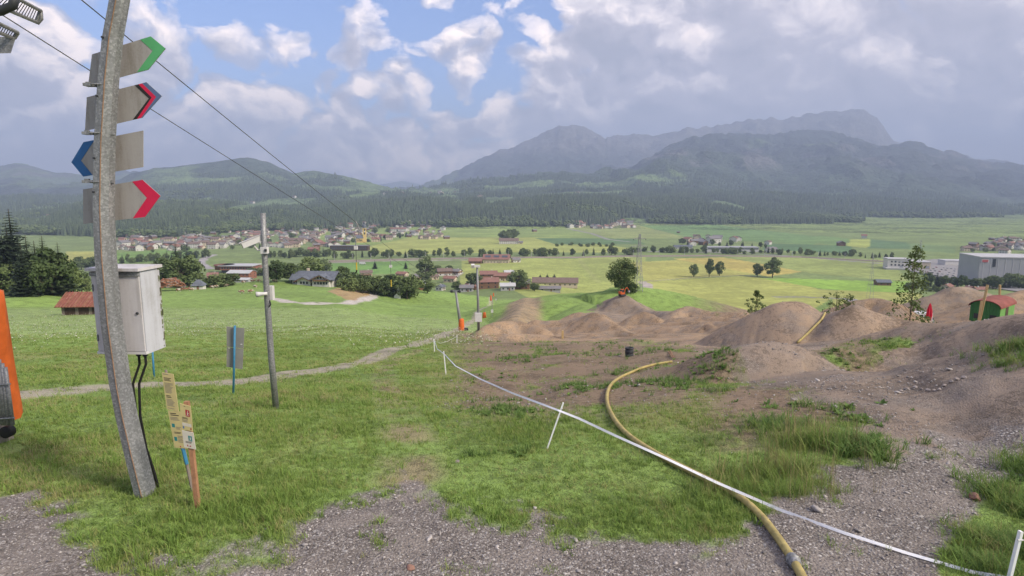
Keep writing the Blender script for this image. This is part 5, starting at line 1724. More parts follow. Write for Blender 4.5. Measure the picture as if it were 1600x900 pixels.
def gable(w, l, h, rh, over=0.6, th=0.25, ridge='x'):
    """roof over a w (x) by l (y) footprint, ridge along x; two slabs with thickness"""
    b = MB()
    a = math.atan2(rh, l / 2); ln = math.hypot(rh, l / 2) + over
    for s_ in (-1, 1):
        c = Vector((0, s_ * (math.cos(a) * (ln / 2)), h + rh - math.sin(a) * ln / 2 + th / 2))
        b.box(c, (w + 2 * over, ln, th), Matrix.Rotation(-s_ * a, 3, 'X'))
    return b


def walls(w, l, h, rh):
    b = MB()
    p = [(-l / 2, -1.5), (l / 2, -1.5), (l / 2, h), (0, h + rh - 0.02), (-l / 2, h)]
    vs = [(-w / 2, y, z) for y, z in p] + [(w / 2, y, z) for y, z in p]
    b.add(vs, [(0, 1, 2, 3, 4)[::-1], (5, 6, 7, 8, 9), (0, 5, 6, 1)[::-1], (1, 6, 7, 2)[::-1], (2, 7, 8, 3)[::-1], (3, 8, 9, 4)[::-1], (4, 9, 5, 0)[::-1]])
    return b


def windows(parent, w, l, h, storeys, nx, ny, mat='window_dark', size=(1.1, 1.2), side=-1, frame='plaster_white'):
    """single windows on the side facing the camera (-y) and on the gable (+x and -x)"""
    for s_ in range(storeys):
        z = 1.5 + s_ * 2.8
        if z > h - 0.4: continue
        for k in range(nx):
            x = -w / 2 + w * (k + 0.5) / nx
            b = MB(); b.box((x, -l / 2 - 0.03, z), (size[0], 0.08, size[1])); wi = b.build('window', mat, parent)
        for k in range(ny):
            y = -l / 2 + l * (k + 0.5) / ny
            for sx in (-1, 1):
                b = MB(); b.box((sx * (w / 2 + 0.03), y, z), (0.08, size[0], size[1])); b.build('window', mat, parent)


def house(px, py, w, l, h, rh, rz, wall, roof, label, cat='house', name='house', storeys=1, nx=3, ny=2, upper=None, chimney=True, over=0.8, dist=None, balcony=False, group=None, lift=0.0):
    g = ground(px, py) if dist is None else Vector((ray(px, py)[0] * dist, dist, 0))
    if dist is not None: g.z = hz(g.x, g.y)
    g = g + Vector((0, l * 0.4, lift))
    t = thing(name, label, cat, g, R(rz), group)
    walls(w, l, h, rh).build('wall', wall, t)
    r = gable(w, l, h, rh, over).build('roof', roof, t)
    if chimney:
        b = MB(); b.box((w * 0.2, l * 0.1, h + rh), (0.8, 0.8, 1.6)); b.build('chimney', 'plaster_white', r)
    if upper:
        b = MB(); b.box((0, 0, h * 0.72), (w + 0.12, l + 0.12, h * 0.5)); b.build('upper_timber', upper, t)
    windows(t, w, l, h, storeys, nx, ny)
    if balcony:
        b = MB(); b.box((0, -l / 2 - 0.6, h * 0.52), (w * 0.9, 1.2, 0.9)); b.build('balcony', 'timber_brown', t)
    b = MB(); b.box((w * 0.12, -l / 2 - 0.04, 1.0), (1.0, 0.1, 2.0)); b.build('door', 'timber_brown', t)
    return t


# ------------------------------------------------------------------ far village houses: small single meshes, shared data
def tiny_house(w, l, h, rh, wall, roof):
    b = walls(w, l, h, rh); n = len(b.f)
    g_ = gable(w, l, h, rh, 0.9, 0.35); g_.mi = [1] * len(g_.mi)
    b.m(1); b.add(g_.v, g_.f)
    b.m(2)
    for x in (-w * 0.3, 0, w * 0.3):
        for z in (1.6, 4.2):
            if z < h - 0.5: b.box((x, -l / 2 - 0.02, z), (1.2, 0.1, 1.2))
    for y in (-l * 0.25, l * 0.25): b.box((w / 2 + 0.02, y, 1.8), (0.1, 1.2, 1.2)); b.box((-w / 2 - 0.02, y, 1.8), (0.1, 1.2, 1.2))
    TINYMB.append((b, [wall, roof, 'window_dark']))
    return b.mesh('house', [wall, roof, 'window_dark'])


TINYMB = []
TINY = [tiny_house(12, 10, 5.5, 2.6, 'plaster_white', 'tiles_brown'), tiny_house(11, 11, 6, 2.8, 'plaster_white', 'tiles_red'), tiny_house(14, 11, 5.5, 2.6, 'plaster_cream', 'tiles_brown'),
        tiny_house(13, 10, 5.0, 2.5, 'timber_brown', 'tiles_grey'), tiny_house(18, 12, 7.5, 3.0, 'plaster_white', 'tiles_grey'), tiny_house(16, 12, 6, 2.8, 'plaster_cream', 'tiles_red')]
TINYMIX = [0, 0, 1, 2, 2, 3, 3, 4, 5]
TINYWORD = ['white house with brown roof', 'white house with red roof', 'cream house with brown roof', 'timber house with grey roof', 'large white house with grey roof', 'cream house with red roof']


def village(region, n, label, group, smin=0.8, smax=1.15, mindist=15, mix=TINYMIX, seed=1):
    """houses spread over an outlined part of the valley side"""
    rg = random.Random(seed); got = []
    xs = [p[0] for p in region]; ys = [p[1] for p in region]
    pa = np.array(region, float); tries = 0
    while len(got) < n and tries < n * 30:
        tries += 1
        px, py = rg.uniform(min(xs), max(xs)), rg.uniform(min(ys), max(ys))
        if not inpoly(np.array([px]), np.array([py]), region)[0]: continue
        g = ground(px, py, 300)
        if any((g - q).length < mindist for q in got): continue
        got.append(g)
        o = bpy.data.objects.new('house', TINY[rg.choice(mix)])
        o.location = g; o.rotation_euler = (0, 0, R(rg.choice([0, 90, 15, -20, 75, -60]) + rg.uniform(-12, 12))); s_ = rg.uniform(smin, smax); o.scale = (s_, s_, s_ * rg.uniform(0.9, 1.15))
        link(o); tag(o, TINYWORD[TINY.index(o.data)] + ' ' + label, 'house', group)


village([(186, 392), (188, 378), (215, 362), (255, 366), (290, 360), (330, 352), (405, 350), (410, 380), (350, 388), (270, 392)], 112, 'in the spread-out village below the wooded hill', 'houses of the hillside village', 0.8, 1.15, 12, seed=3)
village([(410, 352), (470, 356), (560, 348), (690, 349), (695, 362), (620, 374), (520, 386), (412, 388)], 128, 'in the dense village around the yellow church', 'houses around the yellow church', 0.8, 1.15, 12, seed=5)
village([(640, 371), (712, 367), (712, 373), (645, 376)], 7, 'in the short row at the church village edge', 'houses in the row at the field edge', seed=6, mindist=22)
village([(889, 356), (893, 350), (930, 345), (985, 348), (990, 356), (940, 358)], 32, 'in the compact hamlet at the forest foot', 'houses of the forest-foot hamlet', 0.95, 1.3, 12, [0, 1, 1, 2, 5, 4], 7)
village([(1060, 375), (1110, 370), (1155, 374), (1155, 383), (1080, 384)], 11, 'among trees behind the long flat hall', 'houses behind the long flat hall', 1.0, 1.4, 24, seed=8)
village([(1498, 388), (1560, 372), (1640, 380), (1640, 398), (1520, 396)], 30, 'in the far village beyond the factory', 'houses beyond the factory', seed=9, mindist=25)
village([(570, 300), (600, 305), (800, 299), (900, 302), (1000, 301)], 8, 'on the high meadows above the forest', 'farms on the high meadows', 1.0, 1.6, 80, seed=10)
def far_houses(regions):
    """the many further roofs between the houses built singly: one mass"""
    tm = []; mats = []
    for k, (b_, ms) in enumerate(TINYMB):
        c = MB(); c.v = list(b_.v); c.f = list(b_.f); c.mi = [m + 3 * k for m in b_.mi]; tm.append(c); mats += ms
    P = []
    rg = random.Random(77)
    for region, n in regions:
        xs = [p[0] for p in region]; ys = [p[1] for p in region]; k = 0
        while k < n:
            px, py = rg.uniform(min(xs), max(xs)), rg.uniform(min(ys), max(ys))
            if inpoly(np.array([px]), np.array([py]), region)[0]: P.append(tuple(ground(px, py, 300))); k += 1
    n = len(P); s_ = RNG.uniform(0.65, 0.95, n); rz = np.zeros((n, 3)); rz[:, 2] = np.radians(RNG.choice([0, 90, 15, 75, -20], n) + RNG.uniform(-10, 10, n))
    scatter('distant_houses', 'the many further small roofs packed between the village houses', tm, mats, np.array(P), rz, np.stack([s_, s_, s_], -1), RNG.integers(0, len(tm), n))


far_houses([([(186, 392), (188, 378), (215, 360), (255, 362), (290, 358), (330, 350), (405, 346), (410, 380), (350, 388), (270, 392)], 90), ([(410, 350), (470, 354), (560, 346), (690, 347), (695, 362), (620, 372), (520, 384), (412, 388)], 110), ([(890, 355), (930, 344), (985, 347), (990, 356), (940, 358)], 16), ([(1500, 390), (1560, 372), (1640, 378), (1640, 400)], 24)])
TREEWORD = {'round': 'rounded leafy tree', 'pale': 'slim pale leafy tree', 'shrub': 'low broad bush', 'spruce': 'dark pointed conifer'}


def village_trees(region, n, label, group, seed):
    rg = random.Random(seed); xs = [p[0] for p in region]; ys = [p[1] for p in region]; k = 0
    while k < n:
        px, py = rg.uniform(min(xs), max(xs)), rg.uniform(min(ys), max(ys))
        if not inpoly(np.array([px]), np.array([py]), region)[0]: continue
        kk = rg.choice(['round', 'spruce', 'round', 'shrub'])
        tree(kk, px, py, rg.uniform(4.5, 10), TREEWORD[kk] + ' ' + label, group, wide=rg.uniform(1.0, 1.5), dmin=300); k += 1


for px, py, s_, lab in [(245, 335, 1.3, 'lone cream house in the forest above the village'), (395, 318, 1.5, 'farmhouse beside the clearing on the wooded hill'), (460, 309, 1.5, 'pale farmhouse at the top of the bright clearing'), (536, 318, 1.7, 'large farmhouse in the gap of the forest ridge'),
                        (690, 303, 1.6, 'farmhouse on the shelf above the ridge'), (750, 309, 1.8, 'farm among trees at the head of the ridge clearing'), (207, 368, 1.5, 'pink-walled house at the upper edge of the hillside village'), (78, 340, 1.4, 'white house on the small meadow by the quarry'),
                        (835, 362, 0.9, 'lone dark hay barn on the far field'), (1314, 384, 1.2, 'lone brown hay barn on the striped fields'), (1060, 364, 0.6, 'tiny hut by the hedge on the far field'), (1350, 372, 1.0, 'tiny white farmhouse above the yellow field'), (1200, 382, 1.0, 'single house at the end of the long flat hall')]:
    o = bpy.data.objects.new('house', TINY[3] if 'dark' in lab or 'barn' in lab or 'hut' in lab else TINY[(len(lab)) % 3]); g = ground(px, py, 300); o.location = g; o.scale = (s_,) * 3; o.rotation_euler = (0, 0, R(len(lab) * 37)); link(o); tag(o, lab, 'house')

# ------------------------------------------------------------------ named buildings, nearer first
# rusty-roofed barn in the meadow
g = ground(138, 490)
t = thing('field_barn', 'low dark timber barn with rusty corrugated roof in the meadow', 'barn', g, R(4))
mp = m_per_px(g); bw, bl, bh = 62 * mp, 5.5, 17 * mp
b = MB(); b.box((bw * 0.1, 0, bh / 2 - 0.3), (bw * 0.98, bl, bh + 0.6)); b.build('wall', 'dark_timber', t)
rf = MB()
a = math.atan2(2.0, bl / 2 + 0.6)
for s_ in (-1, 1):
    rf.box((bw * 0.08, s_ * (bl / 4 + 0.35), bh + 0.95 - 0.05), (bw * 1.15, (bl / 2 + 0.7) / math.cos(a), 0.08), Matrix.Rotation(-s_ * a, 3, 'X'))
rfo = rf.build('roof', 'rusty_sheet', t)
nr = 16
for k in range(nr):
    x = bw * 0.08 - bw * 1.15 / 2 + bw * 1.15 * (k + 0.5) / nr
    r = MB(); r.box((x, -(bl / 4 + 0.35), bh + 0.99), (bw * 1.15 / nr * 0.35, (bl / 2 + 0.7) / math.cos(a), 0.09), Matrix.Rotation(a, 3, 'X')); r.build('corrugation', 'roof_red' if k % 3 else 'rusty_sheet', rfo)
for k in range(12):
    x = -bw * 0.39 + bw * 0.98 * (k + 0.5) / 12
    r = MB(); r.box((x, -bl / 2 - 0.03, bh / 2 - 0.25), (bw * 0.98 / 12 * 0.86, 0.06, bh)); r.build('board', 'dark_timber' if k % 4 else 'weathered_wood', t)

# log pile, little white hut
g = ground(267, 454)
mp = m_per_px(g)
b = MB(); b.smooth = False
rg = random.Random(4)
for k in range(330):
    u = rg.gauss(0, 0.34); v = rg.uniform(-1, 1); top = max(0.0, 1 - u * u * 1.3)
    if abs(u) > 0.98: continue
    z = rg.uniform(0.2, 1.0) ** 0.5 * top * 19 * mp; x = u * 28 * mp; y = v * 3.5 * (1 - 0.4 * z / (19 * mp)) - 1
    aa = rg.gauss(0, 0.5); ll = rg.uniform(1.2, 2.6); dx, dy, dz = math.cos(aa) * ll / 2, math.sin(aa) * ll / 2, rg.uniform(-0.35, 0.35)
    b.m(rg.choice([0, 0, 1, 2])); b.tube([(x - dx, y - dy, z - dz), (x + dx, y + dy, z + dz)], rg.uniform(0.14, 0.3), 6)
o = b.build('log_pile', ['log_bark', 'timber_red', 'weathered_wood']); o.location = g
tag(o, 'big rounded heap of reddish logs at the meadow edge', 'log pile', kind='stuff')
g = ground(311, 452); mp = m_per_px(g); w_ = 16 * mp
t = thing('hut', 'little white hut with steep dark roof beside the log heap', 'hut', g, R(10))
b = MB(); b.box((0, 0, 3.0 * mp), (w_, w_, 8 * mp)); b.build('wall', 'plaster_white', t)
b = MB(); z0 = 6.5 * mp; hw = w_ * 0.62
b.add([(-hw, -hw, z0), (hw, -hw, z0), (hw, hw, z0), (-hw, hw, z0), (-hw * 0.25, 0, z0 + 9 * mp), (hw * 0.25, 0, z0 + 9 * mp)], [(0, 1, 5, 4), (1, 2, 5), (2, 3, 4, 5), (3, 0, 4), (3, 2, 1, 0)]); b.build('roof', 'tiles_slate', t)
b = MB(); b.box((0.2, -w_ / 2 - 0.02, 1.0), (0.8, 0.06, 1.8)); b.build('door', 'timber_brown', t)


# cows
def cow_mesh(name, mats):
    b = MB(); b.smooth = True
    b.tube([(-0.95, 0, 0.98), (-0.9, 0, 1.0), (-0.6, 0, 1.02), (0.0, 0, 0.98), (0.5, 0, 1.03), (0.75, 0, 1.08), (0.95, 0, 1.12), (1.15, 0, 1.08), (1.32, 0, 0.95), (1.45, 0, 0.82), (1.5, 0, 0.78)], 0.3, 10,
           rads=[0.12, 0.34, 0.46, 0.50, 0.47, 0.40, 0.28, 0.2, 0.18, 0.13, 0.07])
    b.m(1)
    for x, y in ((-0.72, 0.2), (-0.72, -0.2), (0.6, 0.18), (0.6, -0.18)):
        b.tube([(x, y, 0.95), (x - 0.04, y, 0.5), (x + 0.02, y, 0.45), (x, y, 0.0)], 0.08, 6, rads=[0.15, 0.08, 0.07, 0.055])
    b.tube([(0.15, 0, 0.72), (-0.35, 0, 0.66)], 0.2, 8)
    b.tube([(1.28, 0, 0.88), (1.5, 0, 0.76)], 0.13, 8)
    b.m(0); b.tube([(-0.95, 0, 1.05), (-1.05, 0, 0.8), (-1.05, 0, 0.45)], 0.03, 5)
    b.tube([(1.18, -0.28, 1.12), (1.2, 0, 1.16), (1.18, 0.28, 1.12)], 0.05, 5)
    return b.mesh(name, mats)


COW = cow_mesh('cow', ['cow_brown', 'cow_white'])
for k, (px, py, rz, lab) in enumerate([(279, 456, 20, 'brown and white cow in front of the log heap'), (299, 455, 200, 'brown and white cow between log heap and white hut'), (337, 450, 15, 'brown and white cow to the side of the white hut'), (331, 451, 170, 'brown and white cow just behind another near the hut'),
                                      (353, 448, 10, 'brown and white cow at the start of the farm track'), (378, 459, 190, 'brown and white cow standing on the farm track'), (391, 458, 30, 'brown and white cow just past the farm track'), (380, 443, 0, 'brown and white cow on top of the knoll, first of the line'),
                                      (399, 450, 160, 'brown and white cow halfway down the knoll'), (395, 441, 15, 'brown and white cow on top of the knoll, beside the steel pole'), (375, 441, 175, 'brown and white cow on the far side of the knoll'), (404, 441, 5, 'brown and white cow on the knoll behind the steel pole'), (429, 441, 190, 'brown and white cow on the knoll toward the chalet')]):
    o = bpy.data.objects.new('cow', COW); o.location = ground(px, py); o.rotation_euler = (0, 0, R(rz)); s_ = 0.8; o.scale = (s_, s_, s_); link(o); tag(o, lab, 'cow', 'grazing cows')

# big chalet on the shoulder
g = ground(488, 447) + Vector((0, 6, 0)); mp = m_per_px(g)
t = thing('chalet', 'large white farmhouse chalet with grey crossed gables on the shoulder', 'house', g, R(-6))
w_ = 64 * mp; hh = 10 * mp
walls(w_, 9, hh, 2.6).build('wall', 'plaster_white', t)
rm = gable(w_, 9, hh, 2.6, 1.2, 0.3).build('roof', 'tiles_slate', t)
b = MB(); b.box((-w_ * 0.26, -4.6, hh * 0.72), (w_ * 0.40, 0.3, hh * 0.42)); b.build('timber_cladding', 'timber_brown', t)


def cross_gable(cx, gw, gh, proj, parent):
    """gable wing facing the viewer with its own roof slabs"""
    p = [(-gw / 2, -1.0), (gw / 2, -1.0), (gw / 2, gh), (0, gh + gw * 0.23), (-gw / 2, gh)]
    M = Matrix.Translation((cx, 0, 0))
    b = MB(); b.prism(p, -4.5 - proj, 3.0, M); b.build('gable_wall', 'plaster_white', parent)
    a = math.atan2(gw * 0.23, gw / 2); ln = math.hypot(gw * 0.23, gw / 2) + 1.1
    b = MB()
    for s_ in (-1, 1):
        b.box((cx + s_ * math.cos(a) * ln / 2, -0.8 - proj / 2 - 0.6, gh + gw * 0.23 - math.sin(a) * ln / 2 + 0.2), (ln, 8.6 + proj, 0.3), Matrix.Rotation(s_ * a, 3, 'Y'))
    r = b.build('gable_roof', 'tiles_slate', parent)
    b = MB()
    for s_ in (-1, 1):
        b.box((cx + s_ * math.cos(a) * ln / 2, -5.2 - proj - 0.42, gh + gw * 0.23 - math.sin(a) * ln / 2 + 0.1), (ln, 0.12, 0.45), Matrix.Rotation(s_ * a, 3, 'Y'))
    b.build('bargeboard', 'timber_red', parent)


cross_gable(-w_ * 0.18, w_ * 0.34, hh * 0.85, 1.2, t)
cross_gable(w_ * 0.26, w_ * 0.42, hh * 1.1, 2.0, t)
for x in (-0.46, -0.38, -0.25, -0.18, -0.1, 0.12, 0.2, 0.27, 0.34, 0.41):
    for z in ((1.3,) if x < 0 else (1.3, 3.6)):
        yy = -4.55 - (1.2 if -0.33 < x < -0.04 else (2.0 if 0.06 < x < 0.46 else 0))
        b = MB(); b.box((x * w_, yy, z), (0.75, 0.14, 0.95)); b.build('window', 'window_dark', t)
b = MB(); b.box((w_ * 0.26, -7.0, 2.45), (w_ * 0.34, 0.9, 0.55)); b.build('balcony', 'timber_brown', t)
b = MB(); b.box((-w_ * 0.22, 0.5, hh + 3.0), (0.9, 0.9, 1.8)); b.build('chimney', 'plaster_cream', rm)
g2 = ground(522, 446) + Vector((0, 4, 0))
house(525, 446.5, 6.5, 5, 2.4, 1.2, -6, 'timber_red', 'tiles_brown', 'small reddish timber shed at the end of the big chalet', 'shed', 'shed', nx=2, ny=1, chimney=False, over=0.4)
# white concrete sculpture-like wall
g = ground(622, 466); mp = m_per_px(g)
t = thing('stepped_wall', 'tall white stepped wall standing among trees below the meadow', 'wall', g, R(0))
b = MB(); b.prism([(-6 * mp, -0.5), (4 * mp, -0.5), (4 * mp, 19 * mp), (1 * mp, 19 * mp), (-1 * mp, 12 * mp), (-1.5 * mp, 8 * mp), (-6 * mp, 4 * mp)], -0.4, 0.4); b.build('wall', 'sculpture_white', t)
# hamlet below the meadow: (px, py base, width px, label, wall, roof, rz)
HAM = [(652, 437, 17, 'house with grey roof half hidden behind the pale tall tree', 'plaster_white', 'tiles_grey', 20), (640, 441, 16, 'dark timber house beside the tall pale tree', 'timber_brown', 'tiles_grey', -10),
       (694, 431, 22, 'white house with grey-brown roof by the curved lane', 'plaster_white', 'tiles_brown', 12), (712, 429, 16, 'white house with red chimney beside the curved lane', 'plaster_white', 'tiles_grey', -25),
       (676, 437, 15, 'cream house with pale roof in the hamlet centre', 'plaster_cream', 'tiles_brown', 30), (703, 441, 18, 'tall cream house with pinkish roof below the lane', 'plaster_cream', 'tiles_red', -15),
       (688, 454, 14, 'white narrow house with slate roof at the meadow edge', 'plaster_white', 'tiles_slate', 70), (652, 453, 18, 'pale-roofed barn at the meadow edge among trees', 'timber_brown', 'sheet_pale', 15),
       (763, 437, 26, 'long house with pale pinkish roof behind the inn', 'plaster_white', 'tiles_red', 5), (785, 439, 24, 'red-roofed cream house next to the round tree', 'plaster_cream', 'tiles_red', -5),
       (762, 451, 32, 'inn with broad reddish roof at the foot of the lift', 'timber_brown', 'tiles_red', 8), (737, 453, 18, 'small reddish-roofed shed before the inn', 'timber_red', 'tiles_red', -5),
       (795, 430, 14, 'modern white house above the round tree', 'plaster_white', 'sheet_pale', 10), (813, 452, 30, 'dark green-grey roofed barn at the end of the dirt ramp', 'timber_brown', 'tiles_grey', -4),
       (793, 454, 22, 'low white shed roof next to the dark barn', 'plaster_grey', 'sheet_pale', 4), (729, 456, 20, 'low pale carport at the hamlet edge', 'plaster_grey', 'tiles_grey', 0),
       (571, 432, 18, 'pale-roofed house behind the grove near the chalet', 'plaster_cream', 'tiles_brown', 15), (628, 433, 16, 'pink-roofed house left of the tall pale tree', 'plaster_cream', 'tiles_red', -20)]
for px, py, wp, lab, wl, rf_, rz in HAM:
    g = ground(px, py, 200); w_ = wp * m_per_px(g)
    house(px, py, w_, w_ * 0.75, max(3.0, w_ * 0.34), w_ * 0.17, rz, wl, rf_, lab, storeys=2, nx=3, ny=2, upper=('timber_brown' if len(lab) % 3 == 0 else None), balcony=(len(lab) % 2 == 0))
# long stable behind the shoulder
g = ground(872, 447, 200); w_ = 70 * m_per_px(g)
house(868, 447, w_, 11, 3.2, 3.4, -6, 'plaster_cream', 'tiles_brown', 'long low stable with grey-brown roof behind the green shoulder', 'stable', 'stable', nx=9, ny=2, chimney=False)
house(857, 455, 38 * m_per_px(ground(857, 455, 200)), 8, 2.0, 1.4, -3, 'plaster_grey', 'tiles_grey', 'low grey shed in front of the long stable', 'shed', 'shed', nx=2, ny=1, chimney=False)
# red-roofed farm with solar panels
g = ground(776, 411, 300); w_ = 40 * m_per_px(g)
t = house(776, 411, w_, 20, 5.0, 5.0, -4, 'plaster_cream', 'tiles_red', 'big farm building with red roof and dark solar panels', 'farm', 'farm_building', nx=8, ny=2, chimney=False, over=1.2)
for k in (-0.33, 0, 0.33):
    b = MB(); a = math.atan2(5.0, 10.0); b.box((k * w_, -5.0, 5.0 + 2.5 + 0.55), (w_ * 0.22, 4.0, 0.12), Matrix.Rotation(a, 3, 'X')); b.build('solar_panel', 'glass_panel', t)
house(743, 412, 20 * m_per_px(g), 14, 3.2, 3.2, -4, 'timber_brown', 'tiles_red', 'lower red-brown barn adjoining the farm with solar panels', 'barn', 'barn', nx=3, ny=1, chimney=False)
house(806, 410, 12 * m_per_px(g), 8, 3.2, 2.0, 20, 'plaster_white', 'tiles_grey', 'small white outbuilding beside the solar farm', 'shed', 'shed', nx=2, ny=1, chimney=False)
# farm with group of trees on the far field
g = ground(795, 381, 300); w_ = 30 * m_per_px(g)
house(795, 381, w_, 22, 6, 4.5, 0, 'plaster_white', 'tiles_brown', 'long white farmhouse with two roofs before a clump of trees', 'farm', 'farm_building', nx=9, ny=2, storeys=2, chimney=False)
house(812, 381, 10 * m_per_px(g), 12, 3, 2, 0, 'plaster_cream', 'tiles_grey', 'low annex at the end of the long white farmhouse', 'shed', 'shed', nx=2, ny=1, chimney=False)
# dark flat school-like block below the church
g = ground(540, 392, 300); mp = m_per_px(g)
t = thing('long_block', 'long dark flat-roofed block below the church', 'building', g + Vector((0, 8, 0)), R(-2))
b = MB(); b.box((5 * mp, 0, 3.6), (60 * mp, 14, 9.2)); b.build('wall', 'dark_timber', t)
b = MB(); b.box((5 * mp, 0, 8.4), (61 * mp, 15, 0.5)); b.build('roof', 'tiles_grey', t)
for k in range(16):
    b = MB(); b.box((5 * mp - 28 * mp + 56 * mp * (k + 0.5) / 16, -7.05, 4.5), (1.6 * mp, 0.2, 3.6)); b.build('window', 'glass_panel', t)
house(489, 393, 16 * mp, 12, 4, 3, 0, 'timber_brown', 'tiles_red', 'red-roofed annex joining the long dark block', 'house', 'house', nx=3, ny=1)
# yellow church
g = ground(566, 379, 300); mp = m_per_px(g)
t = thing('church', 'yellow church with tower in the village', 'church', g + Vector((0, 6, 0)), R(12))
tw = 5.6 * mp; th = 31 * mp
b = MB(); b.box((3 * mp, 0, th * 0.36), (tw, tw, th * 0.72)); tb = b.build('tower', 'plaster_yellow', t)
b = MB(); b.box((3 * mp, 0, th * 0.72 + 0.4), (tw * 1.12, tw * 1.12, 0.7)); b.build('cornice', 'plaster_white', tb)
b = MB(); b.lathe([(tw * 0.52, th * 0.725), (tw * 0.62, th * 0.79), (tw * 0.55, th * 0.85), (tw * 0.22, th * 0.90), (tw * 0.2, th * 0.94), (tw * 0.24, th * 0.96), (0.06, th * 1.06)], 10, (3 * mp, 0, 0)); b.build('onion_dome', 'tiles_slate', tb)
for z in (0.62, 0.45):
    b = MB(); b.box((3 * mp, -tw / 2 - 0.05, th * z), (tw * 0.34, 0.2, tw * 0.5)); b.build('window', 'window_dark', tb)
b = MB(); b.tube([(3 * mp, -tw / 2 - 0.02, th * 0.54), (3 * mp, -tw / 2 - 0.2, th * 0.54)], tw * 0.2, 14); b.build('clock_face', 'plaster_white', tb)
walls(10 * mp, 13, 9, 6).build('nave', 'plaster_yellow', t).location = (-4.5 * mp, 0, 0)
r = gable(10 * mp, 13, 9, 6, 0.7).build('roof', 'tiles_slate', t); r.location = (-4.5 * mp, 0, 0)
for k in range(4):
    b = MB(); b.box((-4.5 * mp - 4 * mp + 8 * mp * (k + 0.5) / 4, -6.55, 4.5), (1.4, 0.15, 4.0)); b.build('window', 'window_dark', t)
# hotel-like white houses on the village slope
for k, (px, py, wp, lab) in enumerate([(303, 388, 18, 'white apartment house with brown roof at the lower village edge, first of three'), (331, 389, 14, 'white apartment house at the lower village edge, second of three'), (345, 386, 15, 'white apartment house at the lower village edge, third of three'), (464, 381, 22, 'broad cream house with many windows in the church village'), (447, 381, 14, 'white gabled house beside the broad cream house'), (485, 374, 16, 'tall white gabled house in the church village'), (622, 362, 26, 'large red-roofed hotel in the church village'), (540, 354, 22, 'large red-roofed hotel above the church')]):
    g = ground(px, py, 300); w_ = wp * m_per_px(g)
    house(px, py, w_, 13, 8, 3.4, [4, -3, 6, 2, 80, 75, -4, 3][k], 'plaster_white' if k != 3 else 'plaster_cream', 'tiles_brown' if k < 6 else 'tiles_red', lab, storeys=3, nx=5, ny=3)
# modern timber complex below the village
g = ground(360, 428, 300); mp = m_per_px(g)
t = thing('timber_complex', 'modern round-ended timber building with pale roof below the village', 'building', g + Vector((0, 12, 0)), R(-3))
b = MB(); b.box((4 * mp, 6, 5.2), (52 * mp, 20, 4.4)); b.build('upper_floor', 'timber_red', t)
b = MB(); b.box((2 * mp, 6, 1.4), (46 * mp, 16, 4.6)); b.build('ground_floor', 'window_dark', t)
b = MB(); b.box((4 * mp, 6, 7.8), (56 * mp, 23, 0.8)); b.build('roof', 'sheet_pale', t)
b = MB(); b.smooth = True; b.lathe([(10, 3.0), (10, 7.4), (11, 7.4), (11, 8.2), (0.1, 8.2)], 18, (-22 * mp, 6, 0)); b.build('round_end', 'timber_red', t)
for k in range(11):
    b = MB(); b.box((4 * mp - 24 * mp + 48 * mp * (k + 0.5) / 11, -4.1, 5.3), (2.4 * mp, 0.2, 1.8)); b.build('window', 'window_dark', t)
g = ground(372, 437, 300)
t = house(374, 436, 36 * m_per_px(g), 16, 6.0, 2.2, -4, 'timber_red', 'sheet_pale', 'reddish timber hall with pale roof before the round-ended building', 'hall', 'hall', storeys=2, nx=6, ny=2, chimney=False)
house(378, 441, 22 * m_per_px(g), 9, 2.4, 1.4, -4, 'plaster_grey', 'sheet_pale', 'low white shed before the reddish timber hall', 'shed', 'shed', nx=2, ny=1, chimney=False)
house(400, 425, 16 * m_per_px(g), 10, 4.5, 2.5, 10, 'plaster_white', 'tiles_red', 'white house beside the round-ended timber building', storeys=2)
house(330, 436, 15 * m_per_px(g), 10, 3.5, 2.5, 20, 'timber_red', 'tiles_red', 'red-brown house at the road bend below the village', storeys=1)
# long flat hall on the far side and neighbours
g = ground(1146, 394, 300); mp = m_per_px(g)
t = thing('flat_hall', 'very long pale flat-roofed hall across the far fields', 'hall', g + Vector((0, 12, 0)), R(-2.2))
b = MB(); b.box((0, 0, 3), (80 * mp, 22, 8.5)); b.build('wall', 'sheet_pale', t)
b = MB(); b.box((0, 0, 7.6), (81 * mp, 23, 0.8)); b.build('roof', 'hall_grey', t)
b = MB(); b.box((0, -11.1, 5.3), (78 * mp, 0.2, 1.4)); b.build('window_band', 'window_dark', t)
house(1207, 394, 14 * mp, 12, 5, 3, 5, 'plaster_white', 'tiles_grey', 'white house beside the end of the long flat hall', storeys=2)
house(1090, 380, 24 * mp, 14, 5, 3, 0, 'timber_brown', 'tiles_grey', 'long dark-roofed farm building before the far green field', 'barn', 'barn', nx=4, chimney=False)
house(1068, 389, 30 * mp, 14, 4, 2.2, 0, 'plaster_grey', 'tiles_slate', 'low workshop with dark roof among trees on the far fields', 'workshop', 'workshop', nx=5, chimney=False)
# small barn below on the bright field
house(1382, 446, 20 * m_per_px(ground(1382, 446, 200)), 9, 3, 2, -8, 'timber_brown', 'tiles_slate', 'timber barn with slate roof on the bright field', 'barn', 'barn', nx=2, ny=1, chimney=False)
for px, py, lab in [(1483, 452, 'red-roofed house partly hidden behind the earth heap'), (1520, 456, 'red-roofed house behind the green caravan'), (1533, 457, 'red-roofed house farther behind the green caravan')]:
    g = ground(px, py, 220); house(px, py, 15 * m_per_px(g), 6.5, 2.6, 1.8, len(lab) * 11, 'plaster_cream', 'tiles_red', lab, dist=g.y)

